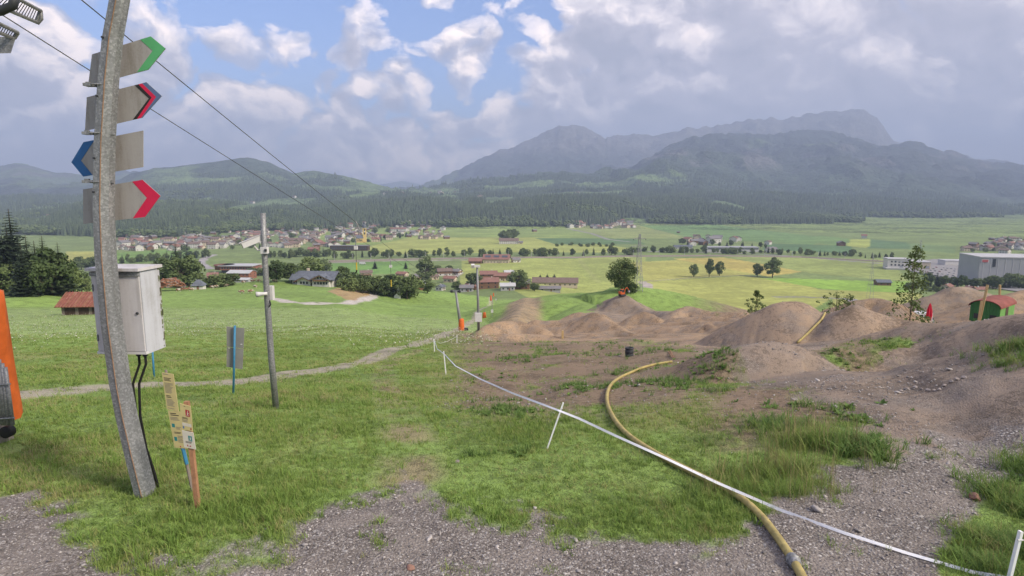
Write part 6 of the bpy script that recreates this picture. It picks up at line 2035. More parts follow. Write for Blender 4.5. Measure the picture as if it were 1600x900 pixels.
# ------------------------------------------------------------------ factory
g = ground(1420, 432, 300); mp = m_per_px(g)
yard = MB()
yp = [ground(px, py, 300) for px, py in [(1385, 414), (1460, 405), (1530, 408), (1640, 425), (1660, 465), (1560, 452), (1470, 436)]]
yard.add([p + Vector((0, 0, 0.5)) for p in yp], [tuple(range(len(yp)))[::-1]])
o = yard.build('factory_yard', 'asphalt_pale'); tag(o, 'pale asphalt yard around the factory', kind='structure')
f0 = ground(1405, 421, 300); mp = m_per_px(f0)
t = thing('factory_office', 'white factory block with square windows', 'factory', f0 + Vector((0, 10, 0)), R(-16))
b = MB(); b.box((3 * mp, 0, 7 * mp), (32 * mp, 18, 18 * mp)); b.build('wall', 'plaster_white', t)
b = MB(); b.box((3 * mp, 0, 16.2 * mp), (33 * mp, 19, 0.8)); b.build('roof', 'sheet_pale', t)
for zr in (12 * mp, 7 * mp):
    for k in range(5):
        b = MB(); b.box((3 * mp - 13 * mp + 26 * mp * (k + 0.5) / 5, -9.1, zr), (2.4 * mp, 0.2, 2.4 * mp)); b.build('window', 'window_dark', t)
b = MB(); b.box((3 * mp, -12, 1.2 * mp), (40 * mp, 8, 3.0 * mp)); b.build('loading_dock', 'plaster_grey', t)
f1 = ground(1440, 424, 300)
t = thing('factory_hall', 'long pinkish white factory hall behind the office block', 'factory', f1 + Vector((8, 34, 0)), R(-16))
b = MB(); b.box((0, 0, 5 * mp), (44 * mp, 30, 13 * mp)); b.build('wall', 'plaster_cream', t)
b = MB(); b.box((0, 0, 11.8 * mp), (45 * mp, 31, 0.8)); b.build('roof', 'sheet_pale', t)
for k in range(4):
    b = MB(); b.box((-18 * mp + 12 * mp * k, -15.1, 4 * mp), (5 * mp, 0.2, 4 * mp)); b.build('gate', 'hall_grey', t)
f2 = ground(1570, 444, 300); mp = m_per_px(f2)
t = thing('grey_hall', 'huge grey factory hall with red and white sign', 'factory', f2 + Vector((10, 20, 0)), R(-12))
b = MB(); b.box((0, 0, 20 * mp), (92 * mp, 40, 43 * mp)); b.build('wall', 'hall_grey', t)
b = MB(); b.box((0, 0, 41.8 * mp), (93 * mp, 41, 1.0)); b.build('roof_edge', 'sheet_pale', t)
for k in range(9):
    b = MB(); b.box((-46 * mp + 92 * mp * (k + 0.5) / 9, -20.06, 20 * mp), (0.5, 0.16, 41 * mp)); b.build('panel_joint', 'sheet_pale', t)
b = MB(); b.box((-39 * mp, -20.2, 36 * mp), (10 * mp, 0.3, 5 * mp)); sg = b.build('sign_panel', 'plastic_white', t)
for dz in (1.0, -1.2):
    b = MB(); b.box((-39 * mp, -20.4, (36 + dz) * mp), (8.5 * mp, 0.15, 1.5 * mp)); b.build('red_lettering', 'sign_red', sg)
b = MB(); b.box((-26 * mp, -20.2, 33 * mp), (4 * mp, 0.3, 12 * mp)); b.build('window_strip', 'window_dark', t)
b = MB(); b.box((30 * mp, -26, 9 * mp), (14 * mp, 12, 20 * mp)); b.build('stair_tower', 'plaster_white', t)
for k in range(3):
    b = MB(); b.box((14 * mp + 8 * mp * k, -23, 6 * mp), (1.2 * mp, 5, 14 * mp)); b.build('buttress', 'steel_grey', t)
f3 = ground(1497, 416, 300); mp = m_per_px(f3)
t = thing('factory_shed', 'white low factory shed behind the parking yard', 'factory', f3 + Vector((0, 12, 0)), R(-8))
b = MB(); b.box((0, 0, 3 * mp), (30 * mp, 18, 10 * mp)); b.build('wall', 'plaster_white', t)
b = MB(); b.box((0, 0, 8.2 * mp), (31 * mp, 19, 0.7)); b.build('roof', 'sheet_pale', t)
b = MB(); b.box((14 * mp, -9.1, 4 * mp), (16 * mp, 0.2, 2.5 * mp)); b.build('window_band', 'window_dark', t)


# parked cars (a few pixels each)
def car_mesh(mat):
    b = MB(); b.box((0, 0, 0.65), (4.3, 1.75, 0.7)); b.m(1)
    b.prism([(-1.5, 1.0), (1.1, 1.0), (0.6, 1.5), (-1.1, 1.5)], -0.78, 0.78); b.m(2)
    for x in (-1.35, 1.35):
        for y in (-0.8, 0.8): b.tube([(x, y - 0.1, 0.32), (x, y + 0.1, 0.32)], 0.32, 8)
    b.m(0); b.box((-0.25, 0, 1.52), (1.6, 1.45, 0.06))
    return b.mesh('parked_car', [mat, 'window_dark', 'black_rubber'])


CARS = [car_mesh(m) for m in ('car_white', 'car_dark', 'car_red', 'car_silver')]
rg = random.Random(12)
A, B_, C_, D_ = [ground(px, py, 300) for px, py in [(1440, 429), (1555, 447), (1530, 424), (1462, 418)]]
for r_ in range(5):
    for k in range(12):
        if rg.random() < 0.25: continue
        u, v = (k + 0.5) / 12, r_ / 4.5
        p = (A.lerp(B_, u)).lerp(D_.lerp(C_, u), v); p.z = hz(p.x, p.y) + 0.5
        o = bpy.data.objects.new('parked_car', CARS[rg.choice([0, 1, 1, 2, 3, 3])]); o.location = p; o.rotation_euler = (0, 0, R(70 + rg.uniform(-3, 3))); link(o)
        tag(o, 'small parked car in the rows of the factory yard', 'car', 'cars parked in the factory yard')


# ------------------------------------------------------------------ pylons, railway, catenary posts
def pylon(px, py0, py1, label, arms=2):
    g = ground(px, py0, 150); h = (py0 - py1) * m_per_px(g); wd = h * 0.10
    t = thing('power_pylon', label, 'pylon', g, R(10), 'lattice power pylons')
    b = MB(); tk = max(0.07, 0.13 * m_per_px(g))
    top = [(-0.15, -0.15), (0.15, -0.15), (0.15, 0.15), (-0.15, 0.15)]
    lv = 9
    def cor(k, i):
        f = k / lv; s_ = wd / 2 * (1 - f) + 0.15
        q = [(-1, -1), (1, -1), (1, 1), (-1, 1)][i]
        return Vector((q[0] * s_, q[1] * s_, h * f))
    for i in range(4): b.tube([cor(0, i), cor(lv, i)], tk, 4)
    b.build('leg_frame', 'steel_grey', t)
    b = MB()
    for k in range(lv):
        for i in range(4):
            b.tube([cor(k, i), cor(k + 1, (i + 1) % 4)], tk * 0.55, 3, cap=False)
    b.build('bracing', 'steel_grey', t)
    for a_ in range(arms):
        z = h * (0.92 - 0.13 * a_); ww = wd * (1.1 + 0.35 * a_)
        b = MB(); b.tube([(-ww, 0, z), (0, 0, z + wd * 0.22), (ww, 0, z)], tk * 0.7, 4); b.tube([(-ww, 0, z), (ww, 0, z)], tk * 0.7, 4); b.build('crossarm', 'steel_grey', t)
        for sx in (-1, 1):
            b = MB(); b.tube([(sx * ww, 0, z), (sx * ww, 0, z - wd * 0.25)], tk * 0.8, 4); b.build('insulator', 'plastic_dark', t)


pylon(997, 456, 365, 'tall lattice pylon beside the big leafy tree on the shoulder')
pylon(1359, 466, 400, 'lattice pylon standing on the bright field')
pylon(1436, 408, 375, 'lattice pylon behind the white factory block')
pylon(1503, 434, 397, 'lattice pylon in the factory parking yard')
pylon(1519, 408, 392, 'small lattice pylon behind the factory shed')
rail = []
for px, py in [(500, 409), (600, 406.5), (700, 404.5), (820, 403), (960, 401), (1100, 400), (1250, 402), (1400, 410)]:
    rail.append(ground(px, py, 300))
rl = []
for a, c in zip(rail[:-1], rail[1:]):
    for k in range(14): p = a.lerp(c, k / 14); rl.append(p)
b = MB(); vs = []
for p in rl:
    z = hz(p.x, p.y); vs += [(p.x, p.y - 6, z - 0.5), (p.x, p.y - 2.6, z + 1.4), (p.x, p.y + 2.6, z + 1.4), (p.x, p.y + 6, z - 0.5)]
b.add(vs, [(4 * i + k, 4 * i + 4 + k, 4 * i + 5 + k, 4 * i + 1 + k) for i in range(len(rl) - 1) for k in range(3)]); me_o = b.build('railway', 'ballast')
for p_ in me_o.data.polygons: pass
me_o.data.flip_normals(); tag(me_o, 'railway embankment crossing the valley', kind='structure')
b = MB(); b.tube([(0, 0, 0), (0, 0, 8.5)], 0.22, 5); b.tube([(0, 0, 7.4), (0, -3.2, 7.7)], 0.1, 4); b.tube([(0, 0, 8.3), (0, -3.0, 7.7)], 0.07, 4); POST = b.mesh('catenary_post', ['sheet_pale'])
for k in range(3, len(rl), 4):
    p = rl[k]; o = bpy.data.objects.new('catenary_post', POST); o.location = (p.x, p.y + 3.5, hz(p.x, p.y) + 1.0); link(o); tag(o, 'thin grey catenary post along the valley railway', 'post', 'catenary posts along the railway')
g = ground(566, 413, 300); mp = m_per_px(g)
t = thing('parked_van', 'white van on the road below the railway', 'van', g, R(5)); b = MB(); b.box((0, 0, 1.6), (6.5, 2.2, 2.4)); b.prism([(3.2, 0.4), (4.4, 0.4), (4.3, 1.5), (3.7, 2.4), (3.2, 2.6)], -1.0, 1.0); b.build('body', 'car_white', t)
b = MB(); b.box((3.9, 0, 1.9), (0.5, 2.05, 0.6)); b.build('windscreen', 'window_dark', t)
for x in (-2, 3):
    for y in (-1.0, 1.0): b = MB(); b.tube([(x, y - 0.12, 0.4), (x, y + 0.12, 0.4)], 0.4, 10); b.build('wheel', 'black_rubber', t)

# ------------------------------------------------------------------ things at the bike track
DV = 64.0


def place(px, d): x = ray(px, 500)[0] * d; return Vector((x, d, hz(x, d)))


g = place(1537, 62)
t = thing('site_caravan', 'green timber site caravan with rusty arched roof above the berm', 'caravan', g, R(-52))
W, Ln, Hh = 2.5, 5.0, 2.2
arc = [(-W / 2, 0.75), (W / 2, 0.75)] + [(W / 2 * math.cos(a), 0.75 + Hh * 0.72 + Hh * 0.30 * math.sin(a)) for a in [i * math.pi / 10 for i in range(11)]]
b = MB(); b.prism(arc, 0, Ln); b.build('body', 'caravan_green', t)
for k in range(9):
    x = -W / 2 + W * (k + 0.5) / 9; zt = 0.75 + Hh * 0.72 + Hh * 0.30 * math.sqrt(max(0, 1 - (x / (W / 2)) ** 2)) - 0.08
    b = MB(); b.box((x, -0.02, (0.8 + zt) / 2), (W / 9 * 0.88, 0.04, zt - 0.8)); b.build('board', 'caravan_green', t)
for k in range(10):
    y = Ln * (k + 0.5) / 10
    b = MB(); b.box((W / 2 + 0.02, y, 0.75 + Hh * 0.37), (0.04, Ln / 10 * 0.9, Hh * 0.72)); b.build('side_board', 'caravan_green_sunlit', t)
ro = [((W / 2 + 0.15) * math.cos(a), 0.75 + Hh * 0.72 + (Hh * 0.30 + 0.08) * math.sin(a)) for a in [i * math.pi / 12 for i in range(13)]]
ri = [((W / 2 + 0.10) * math.cos(a), 0.75 + Hh * 0.72 + (Hh * 0.30 + 0.02) * math.sin(a)) for a in [i * math.pi / 12 for i in range(12, -1, -1)]]
b = MB()
for i in range(12):
    b.prism([ro[i], ro[i + 1], ri[11 - i], ri[12 - i]], -0.25, Ln + 0.25)
b.build('roof', 'roof_red', t)
b = MB(); b.box((W / 2 + 0.05, Ln * 0.45, 1.5), (0.04, 0.9, 1.5)); b.build('door', 'dark_timber', t)
for x in (-0.6, 0.75): b = MB(); b.box((x, -0.05, 1.35), (0.55, 0.05, 0.5)); b.build('window', 'window_dark', t)
for y in (0.9, Ln - 0.9):
    for sx in (-1, 1):
        b = MB(); b.tube([(sx * W / 2 * 0.85, y, 0.42), (sx * W / 2 * 0.98, y, 0.42)], 0.42, 14); b.build('wheel', 'black_rubber', t)
b = MB(); b.tube([(0, 0, 0.6), (0, -1.2, 0.5)], 0.06, 6); b.build('drawbar', 'steel_grey', t)


def plank(pa, da, pb, db, w, label):
    A, B_ = at(*pa, da), at(*pb, db); A.z = max(A.z, hz(A.x, A.y)) if False else A.z
    d = B_ - A; t = thing('timber_plank', label, 'plank', A, 0, 'timber planks at the caravan')
    b = MB(); b.box(d / 2, (w, w * 0.35, d.length), d.to_track_quat('Z', 'Y').to_matrix()); b.build('plank', 'plank_yellow', t)


plank((1529, 508), 60.6, (1543, 445), 61.3, 0.22, 'long pale plank leaning against the front of the green caravan')
plank((1528, 508), 60.4, (1534, 470), 60.9, 0.2, 'short pale plank leaning beside the long one on the caravan')
plank((1560, 512), 68.5, (1562.5, 445), 68.5, 0.26, 'upright yellow timber behind the caravan roof')
g = place(1451, 60)
t = thing('parasol', 'closed red parasol standing by the bike track', 'parasol', g)
zt = at(1453, 474, 60).z - g.z
b = MB(); b.lathe([(0.03, -0.1), (0.03, zt)], 8); b.build('pole', 'steel_grey', t)
b = MB(); n = 14; vs = []
prof = [(0.30, zt - 1.75), (0.26, zt - 1.6), (0.34, zt - 1.2), (0.28, zt - 0.7), (0.14, zt - 0.2), (0.03, zt + 0.02)]
for i, (r, z) in enumerate(prof):
    for k in range(n): w = 2 * math.pi * k / n; rr = r * (1.15 if k % 2 else 0.72) * 0.72; vs.append((rr * math.cos(w), rr * math.sin(w), z))
b.add(vs, [(i * n + k, i * n + (k + 1) % n, (i + 1) * n + (k + 1) % n, (i + 1) * n + k) for i in range(len(prof) - 1) for k in range(n)]); b.add(vs[:n], [tuple(range(n))[::-1]]); b.build('canopy', 'parasol_red', t)
b = MB(); b.lathe([(0.4, -0.05), (0.4, 0.08), (0.1, 0.12)], 14); b.build('base', 'boulder', t)
g = place(1430, 76); zt = at(1430, 489, 76).z - g.z
t = thing('minibus', 'old white minibus half hidden behind the gravel berm', 'van', g, R(6))
zt = min(2.4, max(1.9, zt))
b = MB(); b.box((-0.3, 0, zt * 0.36), (4.3, 1.8, zt * 0.42)); b.build('body', 'car_silver', t)
b = MB(); b.prism([(-2.4, zt * 0.56), (1.9, zt * 0.56), (1.4, zt * 0.93), (-2.35, zt * 0.93)], -0.82, 0.82); b.build('window_band', 'window_dark', t)
b = MB(); b.box((-0.45, 0, zt * 0.965), (4.05, 1.75, zt * 0.08)); b.build('roof', 'car_white', t)
for x in (-2.3, -1.0, 0.4, 1.55): b = MB(); b.box((x, -0.83, zt * 0.74), (0.12, 0.06, zt * 0.38)); b.build('pillar', 'car_white', t)
for x in (-1.7, 1.1):
    for y in (-0.8, 0.8): b = MB(); b.tube([(x, y - 0.1, 0.32), (x, y + 0.1, 0.32)], 0.33, 12); b.build('wheel', 'black_rubber', t)
# digger on the spoil heap
xg = at(972, 470, 119); g = Vector((xg.x, xg.y, hz(xg.x, xg.y)))
t = thing('excavator', 'small orange excavator standing on the dark spoil heap', 'excavator', g, R(25), None, 0.52)
for sy in (-0.7, 0.7): b = MB(); b.box((0, sy, 0.3), (2.2, 0.4, 0.6)); b.build('track', 'plastic_dark', t)
b = MB(); b.box((-0.2, 0, 0.95), (1.8, 1.6, 0.6)); b.build('chassis', 'digger_orange', t)
b = MB(); b.box((0.1, 0.25, 1.75), (1.1, 0.95, 1.15)); cb2 = b.build('cab', 'window_dark', t)
b = MB(); b.box((0.1, 0.25, 2.36), (1.2, 1.05, 0.1)); b.build('cab_roof', 'digger_orange', cb2)
b = MB(); b.box((-0.95, 0, 1.35), (0.7, 1.55, 0.7)); b.build('counterweight', 'digger_orange', t)
b = MB(); b.tube([(0.7, -0.35, 1.2), (1.1, -0.35, 2.6), (1.9, -0.35, 3.1)], 0.16, 6); b.tube([(1.9, -0.35, 3.1), (2.7, -0.35, 1.9)], 0.13, 6); bo = b.build('boom', 'digger_orange', t)
b = MB(); b.prism([(2.4, 1.2), (3.0, 1.2), (3.05, 1.8), (2.6, 2.0)], -0.7, 0.0); b.build('bucket', 'steel_grey', bo)


# ------------------------------------------------------------------ trees
def leaf_quads(b, c, r, n, size, rg, flat=0.8):
    for _ in range(n):
        while True:
            d = Vector((rg.uniform(-1, 1), rg.uniform(-1, 1), rg.uniform(-1, 1)))
            if 0.05 < d.length <= 1: break
        d = d.normalized() * (d.length ** 0.45)
        p = c + Vector((d.x * r, d.y * r, d.z * r * flat))
        nrm = (d + Vector((rg.gauss(0, 0.6), rg.gauss(0, 0.6), rg.gauss(0, 0.6) + 0.4))).normalized()
        t1 = nrm.orthogonal().normalized(); t2 = nrm.cross(t1); a = rg.uniform(0, 6.28)
        u = (t1 * math.cos(a) + t2 * math.sin(a)) * size * rg.uniform(0.6, 1.3); v = (t2 * math.cos(a) - t1 * math.sin(a)) * size * rg.uniform(0.4, 0.9)
        b.add([p - u, p - v * 0.8, p + u, p + v], [(0, 1, 2, 3)])


def broad_tree(seed, clumps=16, leaves=60, shape=(0.36, 0.36, 0.38), cz=0.62, leaf=0.035, open_=0.0, trunk=0.025):
    """unit-height tree: returns crown mesh, trunk mesh"""
    rg = random.Random(seed); cr = MB(); tr = MB()
    tops = []
    for k in range(clumps):
        while True:
            d = Vector((rg.uniform(-1, 1), rg.uniform(-1, 1), rg.uniform(-1, 1)))
            if d.length <= 1: break
        d = d.normalized() * (0.35 + 0.62 * d.length)
        sq = 1.0 if d.z < 0 else (1 - 0.25 * d.z)
        c = Vector((d.x * shape[0] * sq, d.y * shape[1] * sq, cz + d.z * shape[2]))
        r = rg.uniform(0.10, 0.17) * (shape[0] / 0.36) * (1 - open_)
        leaf_quads(cr, c, r, leaves, leaf, rg); tops.append(c)
    tr.tube([(0, 0, -0.03), (0.005, 0, 0.12), (-0.008, 0.006, 0.3), (0.0, 0, cz)], trunk, 7, rads=[trunk * 1.25, trunk, trunk * 0.8, trunk * 0.4])
    for c in tops[::2]:
        z0 = rg.uniform(0.2, 0.5); m = Vector((c.x * 0.45, c.y * 0.45, lerp(z0, c.z, 0.6)))
        tr.tube([(0, 0, z0), m, c], trunk * 0.3, 5, rads=[trunk * 0.5, trunk * 0.32, trunk * 0.12])
    return cr, tr


def spruce(seed, whorls=34, leafn=1.0):
    rg = random.Random(seed); cr = MB(); tr = MB()
    tr.tube([(0, 0, -0.03), (0, 0, 0.5), (0, 0, 0.99)], 0.014, 6, rads=[0.017, 0.010, 0.002])
    for k in range(whorls):
        f = k / (whorls - 1); z = 0.05 + 0.93 * f; L_ = (0.19 * (1 - f) ** 0.8 + 0.012) * rg.uniform(0.75, 1.15)
        nb = 13 if f < 0.7 else 8
        for j in range(nb):
            a = 2 * math.pi * (j + rg.random() * 0.7) / nb + k; ll = L_ * rg.uniform(0.6, 1.15)
            ca, sa = math.cos(a), math.sin(a); droop = rg.uniform(0.25, 0.55)
            for m in range(3):
                t0, t1 = m / 3, (m + 1) / 3; w = ll * (0.42 - 0.20 * t0)
                z0 = z - ll * droop * t0 + 0.2 * ll * t0 * t0; z1 = z - ll * droop * t1 + 0.2 * ll * t1 * t1
                jx, jy = rg.gauss(0, ll * 0.05), rg.gauss(0, ll * 0.05)
                p0 = Vector((ca * ll * t0, sa * ll * t0, z0)); p1 = Vector((ca * ll * t1 + jx, sa * ll * t1 + jy, z1)); sd = Vector((-sa, ca, 0)) * w
                sag = Vector((0, 0, -w * rg.uniform(0.2, 0.9)))
                cr.add([p0, p0.lerp(p1, 0.6) + sd + sag, p1, p0.lerp(p1, 0.6) - sd + sag], [(0, 1, 2), (0, 2, 3)])
    return cr, tr


def mesh_pair(pair, leafmat): return pair[0].mesh('crown', leafmat), pair[1].mesh('trunk', 'bark')


TREES = {
    'round': [mesh_pair(broad_tree(s_, 42, 44, (0.36, 0.36, 0.40), 0.55, 0.045), 'broad_leaves') for s_ in (1, 2, 3)],
    'pale': [mesh_pair(broad_tree(s_, 40, 40, (0.25, 0.25, 0.44), 0.52, 0.042), 'pale_leaves') for s_ in (4, 5)],
    'shrub': [mesh_pair(broad_tree(s_, 34, 36, (0.46, 0.46, 0.42), 0.44, 0.06), 'broad_leaves') for s_ in (6, 7)],
    'spruce': [mesh_pair(spruce(s_), 'spruce_needles') for s_ in (8, 9, 10)],
    'big': [mesh_pair(broad_tree(11, 80, 70, (0.42, 0.42, 0.42), 0.54, 0.026), 'broad_leaves')],
}
_tc = 0


def tree(kind, px, py, hpx, label, group=None, name=None, wide=1.0, dmin=0.0, d=None):
    global _tc
    _tc += 1
    g = ground(px, py, dmin) if d is None else place(px, d)
    h = hpx * m_per_px(g)
    cm, tm = TREES[kind][_tc % len(TREES[kind])]
    t = thing(name or {'spruce': 'spruce_tree', 'shrub': 'shrub'}.get(kind, 'leafy_tree'), label, 'shrub' if kind == 'shrub' else 'tree', g, _tc * 1.7, group)
    t.scale = (h * wide, h * wide, h)
    for nm, me in (('crown', cm), ('trunk', tm)):
        o = bpy.data.objects.new(nm, me); link(o, t)
    return t


# dark grove at the left edge of the meadow
GROVE = [('spruce', 2, 462, 128, 'tall dark spruce cut by the picture edge'), ('spruce', 29, 462, 138, 'tallest dark spruce of the grove at the meadow edge'), ('spruce', 14, 461, 96, 'dark spruce between the two tallest of the grove'), ('spruce', 50, 461, 96, 'slender dark spruce beside the tallest of the grove'), ('spruce', 75, 460, 94, 'pointed spruce in the middle of the grove'),
         ('spruce', 41, 463, 84, 'small spruce at the front of the grove'), ('spruce', 62, 460, 86, 'narrow spruce behind the rounded tree of the grove'), ('spruce', 88, 460, 74, 'narrow spruce among the leafy trees of the grove'), ('spruce', 22, 460, 112, 'narrow spruce pressed between the tall ones of the grove'), ('round', 60, 463, 60, 'rounded dark tree at the front of the grove'), ('round', 82, 462, 78, 'tall leafy tree standing out of the grove'), ('spruce', 98, 461, 84, 'spruce at the end of the grove, tallest there'), ('round', 12, 463, 56, 'dense dark leafy tree at the foot of the tall spruces'),
         ('round', 112, 459, 44, 'round leafy tree just past the end of the grove'), ('round', 128, 458, 36, 'low round leafy tree behind the rusty-roofed barn'), ('pale', 136, 459, 26, 'small light green tree above the rusty roof'), ('spruce', -16, 462, 140, 'spruce mostly outside the picture edge')]
for k_, px, py, h, lab in GROVE: tree(k_, px, py, h, lab, 'trees of the dark grove', wide=1.35 if k_ == 'spruce' else 0.95)
# grove by the white hut and around the chalet
for k_, px, py, h, lab, wd in [('spruce', 279, 447, 72, 'pointed spruce rising behind the log heap', 1.5), ('round', 262, 448, 48, 'dark round tree behind the log heap', 1.1), ('round', 296, 449, 52, 'broad dark tree above the white hut', 1.1), ('round', 281, 450, 50, 'dense dark tree between log heap and hut', 1.2), ('shrub', 345, 448, 24, 'low bushes spreading beside the white hut', 1.6), ('shrub', 328, 449, 20, 'low bush touching the white hut', 1.3), ('shrub', 362, 446, 22, 'low bush nearest the knoll with cows', 1.3),
                               ('round', 432, 441, 36, 'round leafy tree behind the knoll with cows', 1.3), ('round', 456, 440, 30, 'bushy tree directly behind the chalet roof', 1.5), ('round', 484, 438, 38, 'big leafy tree behind the middle of the chalet', 1.5), ('round', 504, 437, 34, 'leafy tree behind the gable of the chalet', 1.2), ('round', 536, 441, 26, 'round tree just past the chalet shed', 1.2)]:
    tree(k_, px, py, h, lab, 'trees around chalet and hut', wide=wd)
rg = random.Random(31)
for k in range(16):
    px = lerp(540, 640, k / 15) + rg.uniform(-3, 3); py = 452 + k * 0.9 + rg.uniform(-3, 3)
    tree(rg.choice(['round', 'round', 'shrub']), px, py, rg.uniform(24, 40), 'bushy green tree in the dense grove between chalet and hamlet', 'grove between chalet and hamlet', wide=1.15, dmin=230)
for k_, px, py, h, lab, wd in [('pale', 666, 443, 46, 'tall pale poplar-like tree in the hamlet', 1.15), ('round', 684, 430, 16, 'small round tree above the hamlet lane', 1.2), ('round', 702, 424, 10, 'low round bush on the field above the hamlet', 1.5), ('round', 740, 452, 28, 'dark leafy tree before the inn', 1.3), ('spruce', 764, 434, 12, 'small conifer behind the inn roof', 1.6), ('round', 812, 452, 32, 'large round tree beside the red-roofed house', 1.5), ('round', 835, 455, 14, 'round bush beside the dark barn', 1.5), ('spruce', 844, 438, 10, 'small conifer first behind the long stable', 2.2), ('spruce', 855, 438, 11, 'small conifer second behind the long stable', 2.2), ('spruce', 866, 438, 11, 'small conifer third behind the long stable', 2.2),
                               ('round', 715, 456, 18, 'round tree at the meadow edge beside the lift', 1.3), ('round', 668, 458, 22, 'bushy tree at the meadow edge below the poplar', 1.3), ('round', 640, 461, 30, 'dark tree beside the white stepped wall', 0.9), ('round', 608, 462, 26, 'dense tree left of the white stepped wall', 1.1), ('spruce', 586, 420, 14, 'small dark conifer above the grove', 1.6), ('spruce', 634, 420, 12, 'dark conifer beside the pale poplar', 1.6)]:
    tree(k_, px, py, h, lab, 'trees of the hamlet', wide=wd, dmin=200)
tree('big', 972, 455, 52, 'large dark leafy tree alone on the green shoulder', wide=1.0, dmin=100)
tree('shrub', 986, 457, 18, 'low dark bush under the large lone tree', wide=1.3, dmin=100)
for px, py, h, wd, lab in [(1084, 433, 22, 0.85, 'leafy field tree standing apart from the pair'), (1108, 433, 30, 0.6, 'slim tall field tree of the pair'), (1124, 431, 24, 0.8, 'rounder field tree of the pair'), (1183, 432, 22, 0.9, 'smaller of the two trees on the yellow field'), (1207, 434, 33, 0.95, 'larger of the two trees on the yellow field')]:
    tree('round', px, py, h, lab, 'single trees on the bright fields', wide=wd, dmin=200)
# tree rows along railway and stream
def row(x0, x1, y0, y1, n, hmin, hmax, label, group, kinds=('round', 'pale', 'shrub', 'pale', 'spruce'), seed=1, dmin=300):
    rg = random.Random(seed)
    for k in range(n):
        f = (k + rg.random() * 0.9) / n
        kk = rg.choice(kinds)
        tree(kk, lerp(x0, x1, f), lerp(y0, y1, f) + rg.uniform(-1.2, 1.2), rg.uniform(hmin, hmax), TREEWORD[kk] + ' ' + label, group, wide=rg.uniform(0.9, 1.4), dmin=dmin)


row(520, 760, 404, 400, 24, 8, 16, 'in the railway row on the church side', 'railway trees on the church side', seed=41)
row(760, 990, 400, 398, 24, 8, 17, 'in the railway row on the field side', 'railway trees on the field side', seed=42)
row(870, 960, 384, 385, 12, 4, 7, 'in the short hedge before the dark green field', 'hedge before the dark green field', ('shrub', 'round'), 43)
row(970, 1220, 394, 397, 34, 6, 13, 'along the far road by the long flat hall', 'trees by the long flat hall', seed=44)
row(1220, 1395, 396, 404, 22, 6, 12, 'along the stream before the factory', 'trees before the factory', seed=45)
row(1440, 1600, 447, 452, 24, 12, 24, 'in the belt behind the earth heaps', 'belt of trees behind the earth heaps', ('round', 'spruce', 'round'), 46, 200)
row(1570, 1640, 447, 452, 6, 16, 26, 'in the belt behind the green caravan', 'trees behind the caravan', ('round',), 47, 200)
row(410, 520, 404, 400, 18, 8, 15, 'between the chalet and the church village', 'trees below the church village', seed=48)
row(180, 330, 412, 402, 26, 8, 16, 'below the hillside village', 'trees below the hillside village', seed=49)
row(100, 160, 425, 415, 10, 12, 22, 'in the hollow behind the grove', 'trees in the hollow', ('round', 'spruce'), seed=50, dmin=260)
row(370, 440, 434, 428, 10, 9, 16, 'around the reddish timber hall', 'trees around the timber hall', seed=51, dmin=300)
village_trees([(186, 394), (188, 378), (215, 362), (330, 352), (405, 350), (410, 390), (270, 398)], 70, 'between houses of the hillside village', 'garden trees of the hillside village', 52)
village_trees([(410, 354), (560, 350), (690, 351), (695, 364), (620, 378), (520, 388), (412, 396)], 70, 'between houses around the yellow church', 'garden trees around the church', 56)
village_trees([(1500, 392), (1560, 376), (1640, 384), (1640, 402)], 24, 'in the far village beyond the factory', 'trees of the far village', 57)
row(1060, 1200, 382, 388, 14, 6, 12, 'between the houses behind the long flat hall', 'trees behind the long flat hall', ('round', 'spruce'), 53)
row(783, 805, 374, 374, 7, 11, 17, 'in the clump behind the long white farmhouse', 'clump behind the farmhouse', ('round',), 54)
row(1420, 1480, 452, 458, 8, 7, 14, 'on the slope behind the sapling', 'bushes behind the sapling', ('shrub', 'pale'), 55, 140)


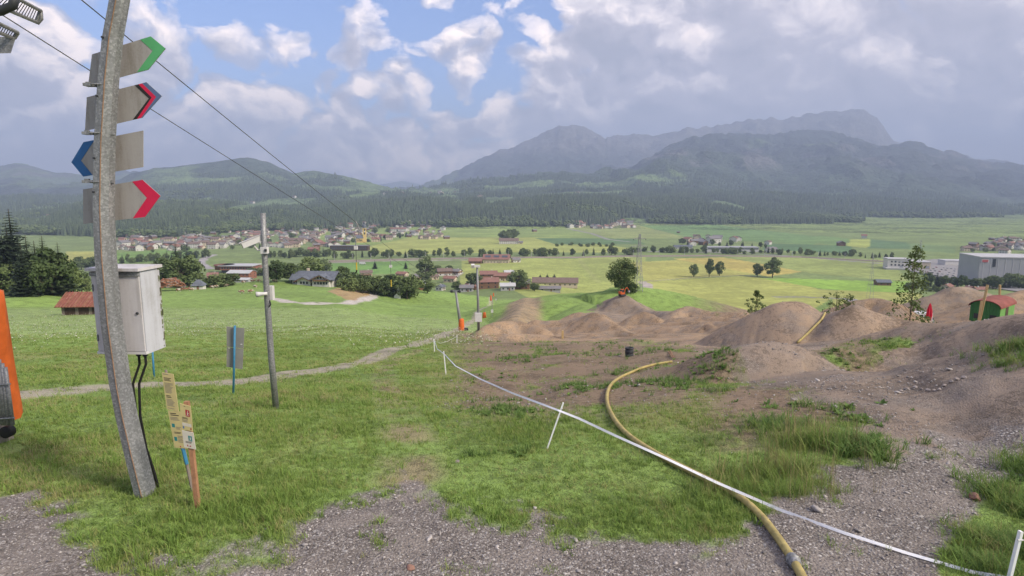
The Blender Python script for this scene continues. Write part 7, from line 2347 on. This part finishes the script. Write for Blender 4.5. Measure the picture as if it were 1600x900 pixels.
# saplings and shrubs on the bike track
def sapling(px, d, hpx, label, seed, shape, clumps, leaves, leaf, name='sapling'):
    g = place(px, d); h = hpx * d / F
    rg = random.Random(seed); cr = MB(); tr = MB()
    tr.tube([(0, 0, -0.1), (0.02, 0, h * 0.4), (0, 0.01, h * 0.97)], 0.03, 6, rads=[0.035, 0.022, 0.006])
    for k in range(clumps):
        f = rg.random(); z = h * lerp(0.12, 0.98, f); rad = shape(f) * h; a = rg.uniform(0, 6.28); rr = rad * rg.uniform(0.25, 1.0)
        c = Vector((math.cos(a) * rr, math.sin(a) * rr, z))
        tr.tube([(0, 0, z - rr * 0.9), c], 0.006, 4, rads=[0.009, 0.003])
        leaf_quads(cr, c, h * 0.045, leaves, leaf * h, rg, 0.9)
    t = thing(name, label, 'tree' if name == 'sapling' else 'shrub', g)
    cr.build('crown', 'sapling_leaves', t); tr.build('trunk', 'bark', t)


sapling(1421, 31.0, 148, 'slender young tree rising behind the gravel berm', 61, lambda f: 0.20 * (1 - f) ** 0.8 + 0.03, 95, 12, 0.016)
sapling(1305, 46.0, 66, 'small open-branched young tree behind the tall mound', 62, lambda f: 0.14 + 0.28 * math.sin(f * 2.6), 46, 10, 0.024)
sapling(1325, 50.0, 60, 'taller dark young tree close behind the open-branched one', 64, lambda f: 0.22 * math.sin(f * 3.0) + 0.05, 60, 12, 0.024)
sapling(1180, 52.0, 56, 'round leafy shrub beside the tall mound', 63, lambda f: 0.36 * math.sin(min(3.0, f * 2.9 + 0.25)), 80, 14, 0.026, 'shrub')
sapling(1228, 36.0, 26, 'low leafy shoots on top of the tall mound', 65, lambda f: 0.65 * math.sin(f * 2.4 + 0.3), 26, 10, 0.05, 'shrub')

# ------------------------------------------------------------------ the hazy valley air
def box_obj(name, lo, hi, mat):
    me = bpy.data.meshes.new(name)
    v = [(x, y, z) for x in (lo[0], hi[0]) for y in (lo[1], hi[1]) for z in (lo[2], hi[2])]
    f = [(0, 1, 3, 2), (4, 6, 7, 5), (0, 4, 5, 1), (2, 3, 7, 6), (0, 2, 6, 4), (1, 5, 7, 3)]
    me.from_pydata(v, [], f); me.materials.append(mat)
    o = bpy.data.objects.new(name, me); link(o)
    return o


hm = bpy.data.materials.new('valley_haze'); hm.use_nodes = True
nt = hm.node_tree; nt.nodes.clear()
ho = nt.nodes.new('ShaderNodeOutputMaterial'); hv = nt.nodes.new('ShaderNodeVolumePrincipled')
hv.inputs['Color'].default_value = (0.56, 0.70, 1.0, 1); hv.inputs['Density'].default_value = HAZE
hv.inputs['Anisotropy'].default_value = 0.0
nt.links.new(hv.outputs[0], ho.inputs['Volume'])
haze = box_obj('haze', (-17700, -17700, -160), (17700, 17700, 1750), hm)
haze['kind'] = 'stuff'; haze['label'] = 'thin bluish haze filling the valley air'
